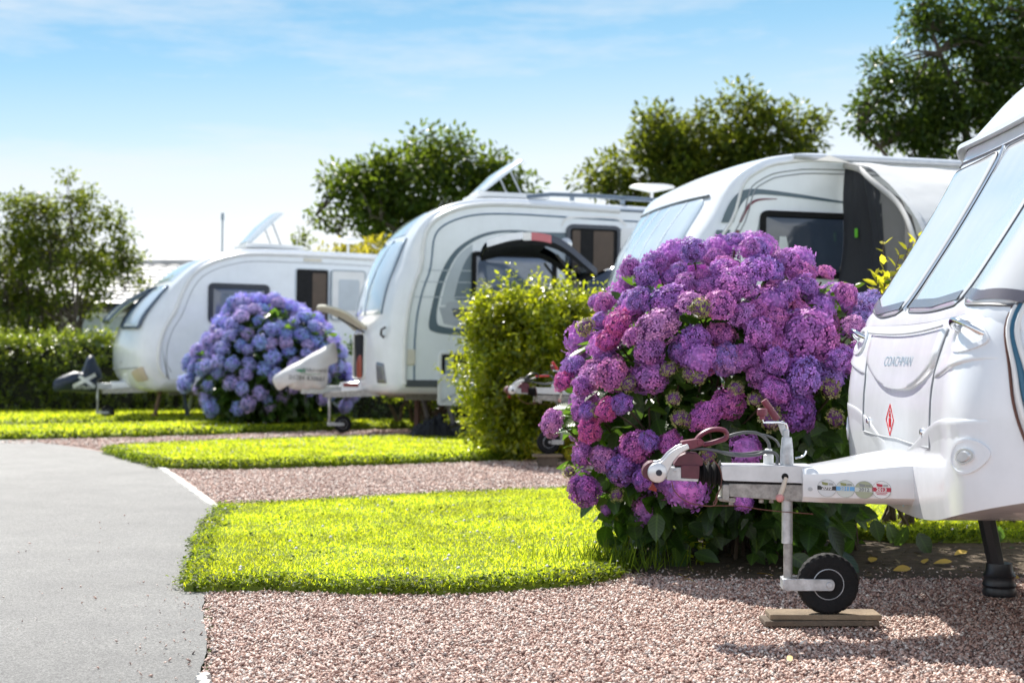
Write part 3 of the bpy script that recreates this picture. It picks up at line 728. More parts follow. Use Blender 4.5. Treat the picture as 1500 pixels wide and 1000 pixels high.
    # ------ drawbar
    d = MB()
    d.prism(rpoly([q(*k) for k in [(632, 562), (655, 553), (1290, 556), (1312, 565), (1262, 600), (1252, 680), (645, 662)]], .006, 3), -.066, .066)
    up = d.build('drawbar', M('grey_painted_housing', (.60, .62, .645), .35, .15, var=.12, vs=18), rt, bev=.006)
    d = MB(); d.prism([q(*k) for k in [(690, 686), (1254, 694), (1248, 818), (690, 780)]], -.058, .058)
    d.prism(rpoly([q(*k) for k in [(644, 690), (688, 690), (688, 815), (640, 800)]], .004, 2), -.075, .075)
    d.prism(rpoly([q(*k) for k in [(615, 790), (742, 790), (738, 828), (620, 815)]], .004, 2), -.05, .05)
    for zx in (712, 930, 1005): d.lathe([(.0085, .0), (.0085, .012), (.005, .012), (.005, .022)], (q(zx, 0)[0], -.03, q(0, 852 - (0 if zx < 800 else 22))[1]), axis='Z', n=6)
    d.build('lower_beam', galv_w, up, bev=.003)
    e = MB(); e.prism([q(*k) for k in [(640, 668), (1252, 686), (1252, 698), (690, 688), (640, 688)]], -.055, .055); e.build('beam_gap', void, up)
    hole = MB(); hc_ = q(1092, 632); hole.lathe([(0, -.0675), (.0105, -.0675), (.0115, -.0665), (.0115, -.06)], (hc_[0], 0, hc_[1]), n=18); hole.build('clamp_hole', void, up)
    k_ = MB(); A, Bq = q(1098, 640), q(1048, 768); k_.tube([(A[0], -.07, A[1]), ((A[0] + Bq[0]) / 2, -.085, (A[1] + Bq[1]) / 2), (Bq[0], -.090, Bq[1])], [.006, .0085, .0085], 12); cl = k_.build('clamp_handle', ivory, up)
    k_ = MB(); k_.lathe([(0, -.014), (.009, -.012), (.0135, -.005), (.0135, .005), (.009, .012), (0, .014)], (Bq[0], -.092, Bq[1] - .006), n=16); k_.build('clamp_knob', pinkpl, cl)
    # ------ jockey clamp tube, crank and hand brake
    t1, t0 = q(1116, 350), q(1116, 556)
    c = MB(); c.lathe([(.0215, 0), (.0225, .01), (.021, .05), (.0175, t1[1] - t0[1] - .008), (.016, t1[1] - t0[1])], (t0[0], -.03, t0[1]), axis='Z', n=20)
    tp = q(1112, 300); c.lathe([(.010, -.024), (.010, 0), (.006, .004), (0, .004)], (tp[0], -.03, tp[1]), axis='Z', n=12)
    ct = c.build('winder_tube', galv, rt)
    c = MB(); c.tube([(q(*k)[0], -.03 - y, q(*k)[1]) for k, y in [((1114, 320), 0), ((1120, 285), 0), ((1108, 252), .006), ((1060, 240), .014), ((940, 240), .02), ((932, 215), .02)]], .0042, 8)
    cr_ = c.build('winder_crank', chrome, ct)
    c = MB(); kx = q(932, 175); c.lathe([(.009, -.020), (.0095, -.008), (.0165, -.006), (.0175, 0), (.0165, .014), (.012, .017), (0, .017)], (kx[0], -.05, kx[1]), axis='Z', n=12); c.build('knob', hc, cr_)
    b_ = MB(); b_.prism([q(*k) for k in [(1055, 245), (1100, 232), (1128, 270), (1130, 345), (1092, 345)]], .0, .010); lv = b_.build('handbrake_lever', galv, rt, bev=.002)
    b_ = MB(); A, Bq = q(1058, 225), q(958, 82); b_.tube([(A[0], .005, A[1]), (Bq[0], .005, Bq[1])], [.0125, .0115], 12, flat=1.1); b_.build('brake_grip', hc if not black_top else red_m, lv)
    # ------ cables
    c = MB(); c.tube([(q(*k)[0], .03, q(*k)[1]) for k in crom([(690, 358), (760, 335), (840, 322), (920, 330), (970, 360), (1000, 400), (1006, 440)], 6)], .0058, 10)
    c.tube([(q(*k)[0], -.012, q(*k)[1]) for k in crom([(420, 445), (500, 440), (600, 452), (700, 478), (800, 490), (900, 482), (960, 466), (1030, 468), (1055, 500), (1050, 550)], 6)], .0055, 10)
    c.tube([(q(*k)[0], -.004, q(*k)[1]) for k in crom([(520, 440), (640, 462), (800, 476), (940, 460), (1040, 470)], 6)], .0045, 8)
    c.tube([(q(*k)[0], .04, q(*k)[1]) for k in crom([(930, 335), (1000, 350), (1060, 385), (1085, 430)], 6)], .004, 8)
    c.build('cable', cable_m, up)
    c = MB(); c.lathe([(.017, -.03), (.017, 0), (.0125, .004), (.0125, .020), (.008, .022), (0, .022)], (q(1000, 0)[0], .03, q(0, 490)[1]), axis='Z', n=16, mi=0); c.build('cable_socket', white_plain, up)
    c = MB(); c.tube([(q(*k)[0], -.056, q(*k)[1]) for k in crom([(275, 672), (290, 730), (340, 790), (420, 832), (520, 848), (580, 846), (604, 810), (598, 770)], 6)], .0021, 6)
    c.tube([(q(*k)[0], -.05, q(*k)[1]) for k in crom([(585, 848), (760, 850), (900, 870), (1060, 888), (1300, 905)], 5)], .0016, 6)
    c.tube([(q(*k)[0], -.045, q(*k)[1]) for k in crom([(500, 470), (560, 500), (615, 560), (640, 640), (630, 720), (600, 780), (590, 850), (580, 830), (600, 800), (612, 770)], 6)], .0019, 6)
    c.build('breakaway_cable', brown_wire, up)
    c = MB(); c.tube([(q(*k)[0], -.05, q(*k)[1]) for k in crom([(1170, 500), (1215, 490), (1240, 470), (1250, 445)], 5)], .003, 8); c.build('cable_hook', chrome, ct)
    return hd
def steady(root, A, B_, foot=.06, r=.02, mat=None, fm=None):
    s = MB(); s.tube([A, B_], [r * 1.1, r], 8, flat=1.4); st = s.build('corner_steady', mat or galv_w, root)
    f = MB(); f.lathe([(foot, 0), (foot, .012), (foot * .5, .02), (foot * .45, .05), (0, .05)], (B_[0], B_[1], B_[2]), axis='Z', n=16); f.build('foot', fm or black_pl, st)
def road_wheel(van, u, side=-1, Rw=.32, w_=.19):
    v = side * (van.W / 2 - .13); zc = (van.Mi @ Vector(tuple((van.M @ Vector((u, v, 0)))[:2]) + (Rw,))).z
    m = MB(); m.lathe(wheel_profile(Rw, w_), (u, v, zc), n=40); wl = m.build('wheel', rubber, van.root)
    m = MB(); sd = side
    m.lathe([(Rw * .55, sd * w_ * .42), (Rw * .5, sd * w_ * .5), (Rw * .42, sd * w_ * .38), (Rw * .16, sd * w_ * .44), (0, sd * w_ * .46)], (u, v, zc), n=30); m.build('rim', alu, wl)
def chassis(van, u0, u1, z, arms=True):
    m = MB()
    for v in (-.55, .55): m.box(((u0 + u1) / 2, v, z - .05), (u1 - u0, .05, .10))
    for u in np.arange(u0 + .5, u1, 1.2): m.box((u, 0, z - .04), (.05, 1.1, .05))
    for v in (-1, 1) if arms else ():
        m.prism([(.42, z - .03), (1.0, z + .03), (1.0, z - .06), (.42, z - .09)], -.03, .03, fn=lambda x, zz, y, v=v: (x, y + v * (.08 + (x - .42) * .75), zz))
    m.build('chassis', galv_w, van.root)
def aframe_cover(van, U, w_fn, zb, zt, rz=.03, n=18):
    mb = MB(); vs = []; sec = 22
    for i in range(n + 1):
        u = U[0] + (U[1] - U[0]) * i / n; w_ = w_fn(u); t_ = zt(u); b = zb(u)
        for j in range(sec):
            a = math.pi * 2 * j / sec; c, s_ = math.cos(a), math.sin(a)
            k = (abs(c) ** 5 + abs(s_) ** 5) ** (-.2)
            vs.append((u, w_ * c * k, (t_ + b) / 2 + (t_ - b) / 2 * s_ * k))
    fs = [(i * sec + j, i * sec + (j + 1) % sec, (i + 1) * sec + (j + 1) % sec, (i + 1) * sec + j) for i in range(n) for j in range(sec)]
    fs += [tuple(range(sec))]
    mb.add(vs, fs); return mb.build('drawbar_cover', white, van.root, ang=35)
def marker(mb, surf, q, r=.02): mb.patch(surf, [(q[0] + r * math.cos(a), q[1] + r * .8 * math.sin(a)) for a in np.linspace(0, 6.283, 14)[:-1]], .008, 2)
# ================================================================== nearest caravan
V1 = Van('nearest white caravan with tow hitch pointing left beside purple hydrangea', (.485, 4.75, 0), -3.0, 0, 2.0, B=-.05, zfade=(1.75, 2.35), Rn=.30, Rr=.08, lift=.12)
def from_sil(van, pts, v=.7):
    out = []
    for a, b in pts:
        u, z = van.sp(a, b, v); f = 1 - sstep(van.zf[0], van.zf[1], z); out.append((u - van.B * f * abs(2 * v / van.W) ** 2.2, z))
    return out
s1 = from_sil(V1, [(1241, 640), (1243, 560), (1260, 490), (1299, 430), (1350, 350), (1400, 262), (1418, 212), (1441, 185), (1500, 126)], .75)
b0 = s1[0]
V1.prof([(b0[0] + .012, .372), (b0[0] + .008, .42), (b0[0] + .003, .50)] + s1 + [(s1[-1][0] + .28, 2.13), (s1[-1][0] + .68, 2.34), (s1[-1][0] + 1.25, 2.49), (s1[-1][0] + 2.1, 2.56), (4.6, 2.58), (6.4, 2.55), (6.85, 2.40), (6.95, 2.1), (6.95, 1.2), (6.93, .42)])
V1.body(); V1.fgrid(2.0); fp = V1.fp
def on1(pts): return [fp(*p) for p in pts]
# windows: three panes across the nose with a dark drip border at the foot
zt_, zb_ = 1.60, 1.03
gaps = [(.93, .27), (.20, -.55), (-.60, -.93)]
for k, (a, b_) in enumerate(gaps):
    dz0 = (.085, 0, .03)[k]
    pts = [(a, zt_ - (.02 if k == 0 else 0)), (b_, zt_ - (.02 if k == 2 else 0)), (b_, zb_ + (dz0 if k == 2 else 0)), ((a + b_) / 2, zb_ - .012), (a, zb_ + (dz0 if k == 0 else 0))]
    o = rpoly(pts, [.06, .06, .07, .3, .07], 6)
    dense = [np.array(o[i]) + (np.array(o[(i + 1) % len(o)]) - np.array(o[i])) * f for i in range(len(o)) for f in np.linspace(0, 1, 1 + max(1, int(np.linalg.norm(np.array(o[(i + 1) % len(o)]) - np.array(o[i])) / .06)))[:-1]]
    m = MB(); m.patch(V1.front, dense, .016, 8, edge=(.035, .007)); pn = m.build('front_window', acrylic, V1.root, ang=60)
    m = MB(); m.tube([V1.front(*q_)[0] + V1.front(*q_)[1] * .009 for q_ in dense], .0048, 6, closed=True); m.build('window_seal', M('grey_window_rubber', (.10, .105, .12), .4), pn)
    m = MB(); zlo = zb_ + .012
    lo = [(v, zlo + .022 + (.03 if k != 1 else 0) * abs((v - (a if k == 2 else b_)) / (a - b_)) * 0) for v in np.linspace(a * .985 + b_ * .015, a * .015 + b_ * .985, 16)]
    A = []; Bp = []
    for v in np.linspace(a + (b_ - a) * .05, b_ - (b_ - a) * .05, 16):
        s_ = (v - a) / (b_ - a); base = zb_ - .012 + (.012 + (dz0 if k == 0 else 0)) * max(0, 1 - s_ * 2) + (.012 + (dz0 if k == 2 else 0)) * max(0, s_ * 2 - 1)
        A.append((v, base + .012)); Bp.append((v, base + .040))
    m.band(V1.front, A, Bp, .0185); m.build('window_border', smoke_strip, pn)
m = MB()
for v, wd in ((.235, .036), (-.575, .018)):
    m.band(V1.front, [(v + wd * (.1 + .9 * s_), zt_ + .02 - (zt_ - zb_ + .02) * s_) for s_ in np.linspace(0, 1, 14)], [(v - wd * (.1 + .9 * s_), zt_ + .02 - (zt_ - zb_ + .02) * s_) for s_ in np.linspace(0, 1, 14)], .004)
m.build('window_gap', black_pl, V1.root)
m = MB(); m.line(V1.front, [(.235 - .004 + .012 * s_, zt_ + .01 - (zt_ - zb_) * s_) for s_ in np.linspace(0, 1, 14)], .005, off=.012); m.build('window_stay', chrome, V1.root)
m = MB(); m.line(V1.front, [(v, zt_ + .018) for v in np.linspace(.95, -.95, 26)], .0035, off=.004); m.build('window_seal', smoke_strip, V1.root)
# overhanging roof cap lip
m = MB(); A = []
zl = 1.675
vsec = [( .0, .0), (.030, -.012), (.036, .004), (.012, .030), (.0, .036)]
vs = []; Vv = np.linspace(.99, -.99, 44)
for v in Vv:
    p, n = V1.front(v, zl); pu = V1.front(v, zl + .03)[0] - p; pu.normalize()
    for a, b_ in vsec: vs.append(p + n * a + pu * b_)
k = len(vsec); m.add(vs, [(i * k + j, i * k + j + 1, (i + 1) * k + j + 1, (i + 1) * k + j) for i in range(len(Vv) - 1) for j in range(k - 1)])
rl = m.build('roof_lip', white, V1.root, ang=30)
m = MB(); m.line(V1.front, [(v, zl - .004) for v in np.linspace(.96, -.96, 30)], .006, off=.026); m.build('lip_strip', galv, rl)
# sill ridge under the windows
m = MB(); A = [(v, 1.045 - .02 * math.cos(v * 1.6)) for v in np.linspace(.98, -.98, 40)]
vs = []; prf = [(-.002, .045), (.006, .022), (.009, 0), (.006, -.02), (-.002, -.04)]
for v, z in A:
    p, n = V1.front(v, z); pu = (V1.front(v, z + .03)[0] - p).normalized()
    for a, b_ in prf: vs.append(p + n * a + pu * b_)
m.add(vs, [(i * 5 + j, i * 5 + j + 1, (i + 1) * 5 + j + 1, (i + 1) * 5 + j) for i in range(len(A) - 1) for j in range(4)]); m.build('sill_moulding', white, V1.root, ang=60)
# gas locker lid: raised shield with a deep curved lower lip
lidL, lidR = .50, -.50
lid_top = [(v, .955 - .012 * math.cos(v * 3.3) ) for v in np.linspace(lidL, lidR, 14)]
lid_low = [(v, .772 + .075 * abs(v / .47) ** 2.4) for v in np.linspace(lidR, lidL, 22)]
o = rpoly([p for p in lid_top], .01, 2)
lid_top = [(v * 1.09, z + .008) for v, z in lid_top]; out = lid_top + [(lidR * 1.05, .90)] + lid_low + [(lidL * 1.05, .90)]
m = MB(); m.patch(V1.front, out, .014, 8, edge=(.045, .008)); lid = m.build('gas_locker_lid', white, V1.root, ang=60)
m = MB(); m.line(V1.front, lid_top, .0035, off=.021); m.line(V1.front, [(lidR * (1.0 + .1 * max(0, z - .80) / .16) - .004, z) for z in np.linspace(.962, .60, 16)], .0028, off=.002); m.line(V1.front, [(lidL * (1.0 + .1 * max(0, z - .80) / .16) + .004, z) for z in np.linspace(.962, .60, 16)], .0028, off=.002)
m.line(V1.front, [(v, .598 + .014 * (1 - abs(v / .5))) for v in np.linspace(lidL, lidR, 26)], .0032, off=.001)
m.build('panel_seam', seam, V1.root)
# swage mouldings sweeping outwards from the lid
def swage(path, hgt, up=1, name='swage_moulding'):
    "a pressed crease: a long ramp on one side, a short step on the other"
    m = MB(); vs = []; n = len(path); pr = ((0, .060), (.45, .030), (.85, .010), (1, .002), (.75, -.004), (-.2, -.008)) if up > 0 else ((-.2, .010), (.7, .006), (1, 0), (.85, -.012), (.45, -.035), (-.1, -.07))
    for i, (v, z) in enumerate(path):
        p, nn = V1.front(v, z); pu = (V1.front(v, z + .03)[0] - p).normalized(); e = min(1, i / 5, (n - 1 - i) / 5); h_ = hgt * e
        for a, b_ in pr:
            pp, n2 = V1.front(v, z + b_); vs.append(pp + n2 * (h_ * a - .0008))
    k = len(pr); m.add(vs, [(i * k + j, i * k + j + 1, (i + 1) * k + j + 1, (i + 1) * k + j) for i in range(n - 1) for j in range(k - 1)]); return m.build(name, white, V1.root, ang=75)
for sg in (1, -1):
    swage(crom([(sg * .49, .822), (sg * .6, .832), (sg * .76, .862), (sg * .92, .905)], 6), .008, 1)
    swage(crom([(sg * .12, .570), (sg * .30, .608), (sg * .45, .648), (sg * .60, .676), (sg * .76, .684), (sg * .93, .680)], 6), .007 if sg < 0 else .004, -1)
# grab handles, each in a moulded scoop
for sg, c in ((1, (.72, .955)), (-1, (-.78, .957))):
    m = MB(); scoop = [(c[0] + .098 * math.cos(a), c[1] - .012 + (.050 + .012 * math.cos(a) * -sg) * math.sin(a)) for a in np.linspace(0, 6.283, 26)[:-1]]
    m.ring(V1.front, scoop, inset(scoop, .014), .007); sc = m.build('handle_scoop', white, V1.root, ang=60)
    m = MB(); pts = []
    for a in np.linspace(0, 1, 15):
        v = c[0] + (a - .5) * .155; h_ = .045 * math.sin(math.pi * a) ** .45; p, n = V1.front(v, c[1] + .012 * math.sin(math.pi * a)); pts.append(p + n * (h_ - .004))
    m.tube(pts, .0085, 12, flat=1.25); m.build('grab_handle', chrome, V1.root)
# front position light in a round dish
lc = fp(1415, 668); circ = lambda c, r, n=30, k=1.0: [(c[0] + r * math.cos(a), c[1] + r * k * math.sin(a)) for a in np.linspace(0, 6.2832, n + 1)[:-1]]
for sg in (1, -1):
    c = (-sg * .845, lc[1]); circ = lambda c, r, n=30: [(c[0] + r * 1.12 * math.cos(a), c[1] + r * math.sin(a)) for a in np.linspace(0, 6.2832, n + 1)[:-1]]
    m = MB(); m.ring(V1.front, circ(c, .064), circ(c, .055), .005); m.ring(V1.front, circ(c, .056), circ(c, .030), .0032); dsh = m.build('light_dish', white, V1.root, ang=60)
    m = MB(); m.patch(V1.front, circ(c, .024), .012, 4, edge=(.3, .006)); m.build('position_light', M('clear_lens', (.62, .64, .66), .08, .3, coat=1.0), dsh)
    m = MB(); m.ring(V1.front, circ(c, .030), circ(c, .023), .009); m.build('light_rim', chrome, dsh)
# locks
circ = lambda c, r, n=30, k=1.0: [(c[0] + r * math.cos(a), c[1] + r * k * math.sin(a)) for a in np.linspace(0, 6.2832, n + 1)[:-1]]
for v in (.42, -.40):
    m = MB(); m.patch(V1.front, circ((v, .648), .012, 14), .010, 3, edge=(.3, .004)); m.build('lid_lock', chrome, V1.root)
# lettering and gas sign
V1.root['label'] = V1.root['label']
m = MB(); put_text(m, V1.front, 'COACHMAN', (.0, .850), .045, .0156, flip=True, shear=.3, sx=1.6); m.build('lettering', grey_letter, lid)
gc = (.10, .670)
m = MB(); D = [(gc[0], gc[1] + .054), (gc[0] + .060, gc[1]), (gc[0], gc[1] - .054), (gc[0] - .060, gc[1])]
def dens(o, k=6): return [tuple(np.array(o[i]) + (np.array(o[(i + 1) % len(o)]) - np.array(o[i])) * j / k) for i in range(len(o)) for j in range(k)]
D = dens(D); m.ring(V1.front, D, [tuple(np.array(gc) + (np.array(p) - np.array(gc)) * .90) for p in D], .0022, back=.0005)
m.patch(V1.front, rectuz((gc[0] - .014, gc[1] - .024), (gc[0] + .014, gc[1] + .006), .003, 2), .0022, 2, back=.0005)
m.patch(V1.front, rectuz((gc[0] - .010, gc[1] + .009), (gc[0] + .010, gc[1] + .022), .003, 2), .0022, 2, back=.0005)
m.patch(V1.front, rectuz((gc[0] - .004, gc[1] + .024), (gc[0] + .004, gc[1] + .031), .001, 2), .0022, 2, back=.0005)
m.build('gas_sign', M('red_sign_print', (.62, .02, .03), .4), V1.root)
# side edge: awning rail curving down the front corner
rail_path = crom([(-.990, .47), (-.972, .65), (-.945, .88), (-.895, 1.07), (-.90, 1.30), (-.94, 1.65), (-.96, 2.0), (-.965, 2.25)], 8)
def rail_at(dv, off):
    out = []
    for v, z in rail_path:
        p, n = V1.front(max(-.998, v - dv), z); out.append(p + n * off)
    return out
m = MB(); m.tube(rail_at(.012, .004), .0095, 8); m.build('awning_rail', rail_blue, V1.root)
m = MB(); m.tube(rail_at(.003, .006), .0075, 8); m.tube(rail_at(.021, .006), .008, 8); m.build('rail_trim', white_plain, V1.root)
m = MB(); m.tube(rail_at(-.006, .003), .0042, 6); m.build('rail_bead', rail_brown, V1.root)
for k in range(2):
    m = MB(); m.patch(V1.side, rectuz((2.2 + k * 2, 1.1), (3.4 + k * 1.6, 1.75), .06), .02, 3, edge=(.04, .008)); sw = m.build('side_window', dark_glass, V1.root)
m = MB(); m.patch(V1.side, rectuz((5.75, .55), (6.4, 2.3), .05), .012, 2, edge=(.04, .006)); m.build('door', white_plain, V1.root)
m = MB(); m.patch(V1.side, rectuz((1.2, .47), (6.8, .62), .02), .014, 1); m.build('side_skirt', white_plain, V1.root)
# A-frame cover with the four club stickers
wf = lambda u: .078 + max(0, u - .455) * .42 + .02 * sstep(.455, .55, u)
zbf = lambda u: .405 - .0 * u
ztf = lambda u: .520 + .052 * sstep(.44, .85, u)
cov = aframe_cover(V1, (.470, 1.15), wf, zbf, ztf)
def cside(u, z):
    a = Vector((1, -(wf(u + .01) - wf(u)) / .01, 0)).normalized(); n = Vector((a.y, -a.x, 0)); n = n if n.y < 0 else -n
    return Vector((u, -wf(u), z)), n
def cov_uz(px, py):
    o, d = V1.ray(px, py); best = None
    for k in np.linspace(4.0, 4.9, 900):
        p = o + d * (k / d.y - o.y / d.y * 0 ) if False else o + d * k
        e = abs(p.y + wf(p.x))
        if best is None or e < best[0]: best = (e, p.x, p.z)
    return best[1], best[2]
st_m = [M('sticker_clear', (.66, .68, .70), .3), M('sticker_black', (.02, .02, .022), .4), M('sticker_white', (.8, .8, .8), .4), M('sticker_sage', (.36, .39, .27), .4), M('sticker_sky', (.14, .38, .68), .4), M('sticker_red', (.48, .025, .06), .4), M('sticker_olive', (.25, .27, .10), .4), M('sticker_cool_grey', (.22, .24, .24), .4), M('sticker_pale', (.56, .60, .56), .4)]
def sticker(px, py, year, disc, band_, flag, txt, rr=.028):
    c = cov_uz(px, py); m = MB()
    m.ring(cside, circ(c, rr), circ(c, rr - .0008), .0012, 7, back=.0)
    m.patch(cside, circ(c, rr - .0008), .001, 3, disc, back=0)
    hw = rr * .97; m.patch(cside, [(c[0] - hw, c[1] - .0062), (c[0] - hw * .33, c[1] - .0062), (c[0] + hw * .33, c[1] - .0062), (c[0] + hw, c[1] - .0062), (c[0] + hw, c[1] + .0072), (c[0] - hw, c[1] + .0072)], .0018, 2, band_, back=.001)
    m.patch(cside, [(c[0] - .015, c[1] + .020), (c[0] - .004, c[1] + .018), (c[0] + .003, c[1] + .017), (c[0] + .003, c[1] + .010), (c[0] - .004, c[1] + .009), (c[0] - .013, c[1] + .011)], .0022, 1, flag, back=.001)
    for k in range(2): m.patch(cside, rectuz((c[0] + .005, c[1] + .0105 + k * .0035), (c[0] + .019, c[1] + .0125 + k * .0035), .0004, 1), .0022, 1, 7, back=.001)
    if year == '2013':
        for k in range(2): m.patch(cside, rectuz((c[0] - .017 + (1 - k) * .003, c[1] - .0155 + k * .005), (c[0] + .017 - (1 - k) * .003, c[1] - .0135 + k * .005), .0004, 1), .0022, 1, 5, back=.001)
    put_text(m, cside, year, (c[0], c[1] - .0046), .0155, .0026, txt, bold=.0004)
    m.build('sticker', st_m, cov, label='round sticker reading ' + year)
sticker(1211.5, 714.5, '2010', 0, 1, 6, 2); sticker(1238.5, 715.5, '2011', 8, 4, 6, 8); sticker(1266, 717, '2012', 3, 8, 7, 7); sticker(1291.5, 717, '2013', 2, 5, 5, 2)
m = MB(); c = cov_uz(1187, 716); m.patch(cside, circ(c, .0065, 12), .003, 2); m.build('rivet', galv, cov)
c = fp(1323, 730); m = MB()
m.patch(V1.front, [(c[0] + .016, c[1] + .028), (c[0] - .012, c[1] + .028), (c[0] - .010, c[1] + .020), (c[0] + .006, c[1] - .028), (c[0] + .018, c[1] - .028)], .002, 1, back=0); m.build('sticker', M('pale_blue_print', (.25, .52, .68), .4), V1.root, label='small pale blue sticker at the nose foot')
hitch(V1)
ju = V1.sp(1153, 790, -.03)[0]; zax = V1.sp(1212, 854, -.03); 
jockey(V1.root, ju, -.03, .53, V1.sp(1153, 795, -.03)[1], zax[1], .0985, zax[0] - ju)
steady(V1.root, (1.22, .60, .42), (1.30, .60, .03), .052, .030, black_pl)
b_ = MB(); b_.lathe([(.058, 0), (.062, .01), (.056, .03), (.062, .04), (.055, .06), (.060, .075), (.050, .09), (.046, .12)], (1.295, .60, .0), axis='Z', n=22); b_.build('foot_sleeve', black_pl, V1.root)
steady(V1.root, (1.5, -.75, .42), (1.62, -.75, .0), .05, .02)
for sd in (-1, 1): road_wheel(V1, 3.7, sd)
steady(V1.root, (6.0, .7, .42), (6.2, .7, 0)); steady(V1.root, (6.0, -.7, .42), (6.2, -.7, 0))
chassis(V1, 1.35, 6.7, .44, False)
# timber packers under the jockey wheel: two boards, each a thing
zw = zax[1] - .0985; cx_, cy_ = .485 + zax[0] - .015, 4.75 - .03
for k, (dx, dy, L, rz, lb, mt) in enumerate([(-.012, -.006, .375, 1.2, 'lower of two weathered boards under the near caravan jockey wheel', timber_d), (.004, .004, .365, -1.0, 'upper weathered board directly under the near caravan jockey wheel', timber)]):
    th = zw / 2; m = MB(); m.box((0, 0, 0), (L, .115, th - .001)); o = m.build('timber_board', mt, None, bev=.003)
    o.location = (cx_ + dx, cy_ + dy, th * (k + .5)); o.rotation_euler = (0, 0, R(rz)); tag(o, lb, 'board', 'timber boards under jockey wheels')
# ================================================================== second caravan, with awning
V2 = Van('white caravan with open porch awning standing behind the purple hydrangea', (-.02, 11.75, 0), 13, .9, 2.25, B=.15, zfade=(2.0, 2.5), Rn=.13, Rr=.07, lift=.03)
s2 = from_sil(V2, [(876, 560), (880, 520), (886, 470), (898, 407), (916, 363), (955.6, 302), (981, 266), (1006, 248), (1042, 236)])
r2 = V2.sp(1098, 224); r2b = V2.sp(1134, 217); r2c = V2.sp(1400, 229)
V2.prof([(s2[0][0] + .06, .52), (s2[0][0] + .01, .58)] + s2[:6] + [(1.63, 2.44), (1.90, 2.535), (2.5, 2.57), (5.0, r2c[1]), (6.6, r2c[1] - .02), (7.1, 2.4), (7.2, 2.0), (7.2, .5)])
V2.body(); V2.fgrid(2.5); fp = V2.fp
zb_ = 1.30; zt_ = fp(1030, 292)[1]
m = MB(); o = dens(rpoly([(.82, zt_), (-.80, zt_), (-.86, zb_), (.86, zb_)], .08, 5), 3); m.patch(V2.front, o, .022, 8, edge=(.04, .012)); w2 = m.build('front_window', acrylic_b, V2.root, ang=60)
m = MB(); m.line(V2.front, [(v, zt_ + .014) for v in np.linspace(.86, -.84, 26)], .012, off=.012); m.build('window_hinge', char_g, w2)
m = MB()
for v in (.42, .1, -.2, -.52): m.line(V2.front, [(v + .1 * s_, zt_ - .02 - (zt_ - zb_) * s_) for s_ in np.linspace(0, .96, 14)], .018, off=.010)
m.build('window_pleat', M('pale_blind_fold', (.70, .78, .85), .3), w2)
lt = fp(1008, 287); m = MB(); put_text(m, V2.front, 'ECLIPSE', (lt[0], lt[1]), .13, .004, flip=True, shear=.4); m.build('lettering', M('faint_silver_print', (.72, .735, .74), .3), V2.root)
# near-side corner trim with a shadow groove
def trim(van, z0, z1, du, r, mat, name='corner_trim', t1=None):
    m = MB(); pts = []
    for t_ in np.linspace(van.tz(z0), t1 or van.tz(z1), 60):
        p = van.S(t_, -van.W / 2 + .004); u, z = p.x, p.z
        a = van.S(min(1, t_ + .004), -van.W / 2) - van.S(max(0, t_ - .004), -van.W / 2); n = Vector((-a.z, 0, a.x)); n = (n.normalized() if n.length > 1e-6 else Vector((0, 0, 1)))
        pts.append(Vector((u, -van.W / 2 - .002, z)) - n * du)
    m.tube(pts, r, 8); return m.build(name, mat, van.root)
trim(V2, .6, 2.5, .015, .014, white_plain, t1=.62); trim(V2, .6, 2.5, .085, .005, seam, 'panel_seam', t1=.60); trim(V2, .6, 2.5, .118, .005, seam, 'panel_seam', t1=.60)
sp2 = V2.sp
def pspoly(van, pts, k=6): return [van.sp(*p) for p in crom(pts, k)]
# grey swoosh graphics
m = MB(); m.band(V2.side, pspoly(V2, [(1056, 326), (1064, 306), (1074, 290), (1088, 279), (1110, 277), (1160, 283), (1210, 291), (1246, 297)]), pspoly(V2, [(1074, 326), (1081, 308), (1090, 294), (1100, 287), (1118, 285), (1162, 289), (1210, 295), (1246, 299)]), .004)
m.band(V2.side, [sp2(1049, 337), sp2(1046, 350)], [sp2(1070, 337), sp2(1064, 352)], .004); m.build('side_graphic', teal, V2.root)
m = MB(); m.band(V2.side, pspoly(V2, [(1082, 326), (1090, 308), (1098, 297), (1112, 291), (1138, 291)]), pspoly(V2, [(1086, 326), (1094, 310), (1101, 300), (1113, 294), (1138, 292)]), .004)
m.band(V2.side, [sp2(1078, 337), sp2(1074, 350)], [sp2(1084, 337), sp2(1079, 350)], .004); m.build('side_graphic', wine, V2.root)
m = MB(); m.patch(V2.side, [sp2(1109, 336), sp2(1113, 320), sp2(1112, 350), sp2(1108, 352)], .003, 1); m.build('side_graphic', mid_grey, V2.root)
def side_win(van, a, b, r=.06, mat=None, fr=None, f=.05, name='side_window', off=.03):
    o = rectuz(a, b, r, 6); m = MB(); m.patch(van.side, inset(o, f), off - .006, 3, edge=(.06, .01)); w_ = m.build(name, mat or dark_glass, van.root, ang=60)
    m = MB(); m.ring(van.side, o, inset(o, f), off); m.build('window_frame', fr or rubber, w_, bev=.004); return w_
a_, b_ = sp2(1113, 308), sp2(1262, 410); side_win(V2, (a_[0], b_[1]), (b_[0] + .25, a_[1]), .07, f=.045)
a_ = sp2(1131, 400); m = MB(); m.prism([(a_[0], a_[1] - .1), (a_[0] + .045, a_[1] + .285), (a_[0] + .10, a_[1] + .285), (a_[0] + .19, a_[1] - .1)], -.004, .004, fn=lambda x, z, y: (x, -V2.W / 2 - .032 + y * .3, z)); m.build('window_reflection', M('painted_reflection', (.66, .70, .72), .5), V2.root)  # white trapezoid paints light reflected in the side window
o = rectuz((4.6, .62), (5.25, 2.35), .06); m = MB(); m.patch(V2.side, o, .014, 2, edge=(.04, .006)); m.build('door', white_plain, V2.root)
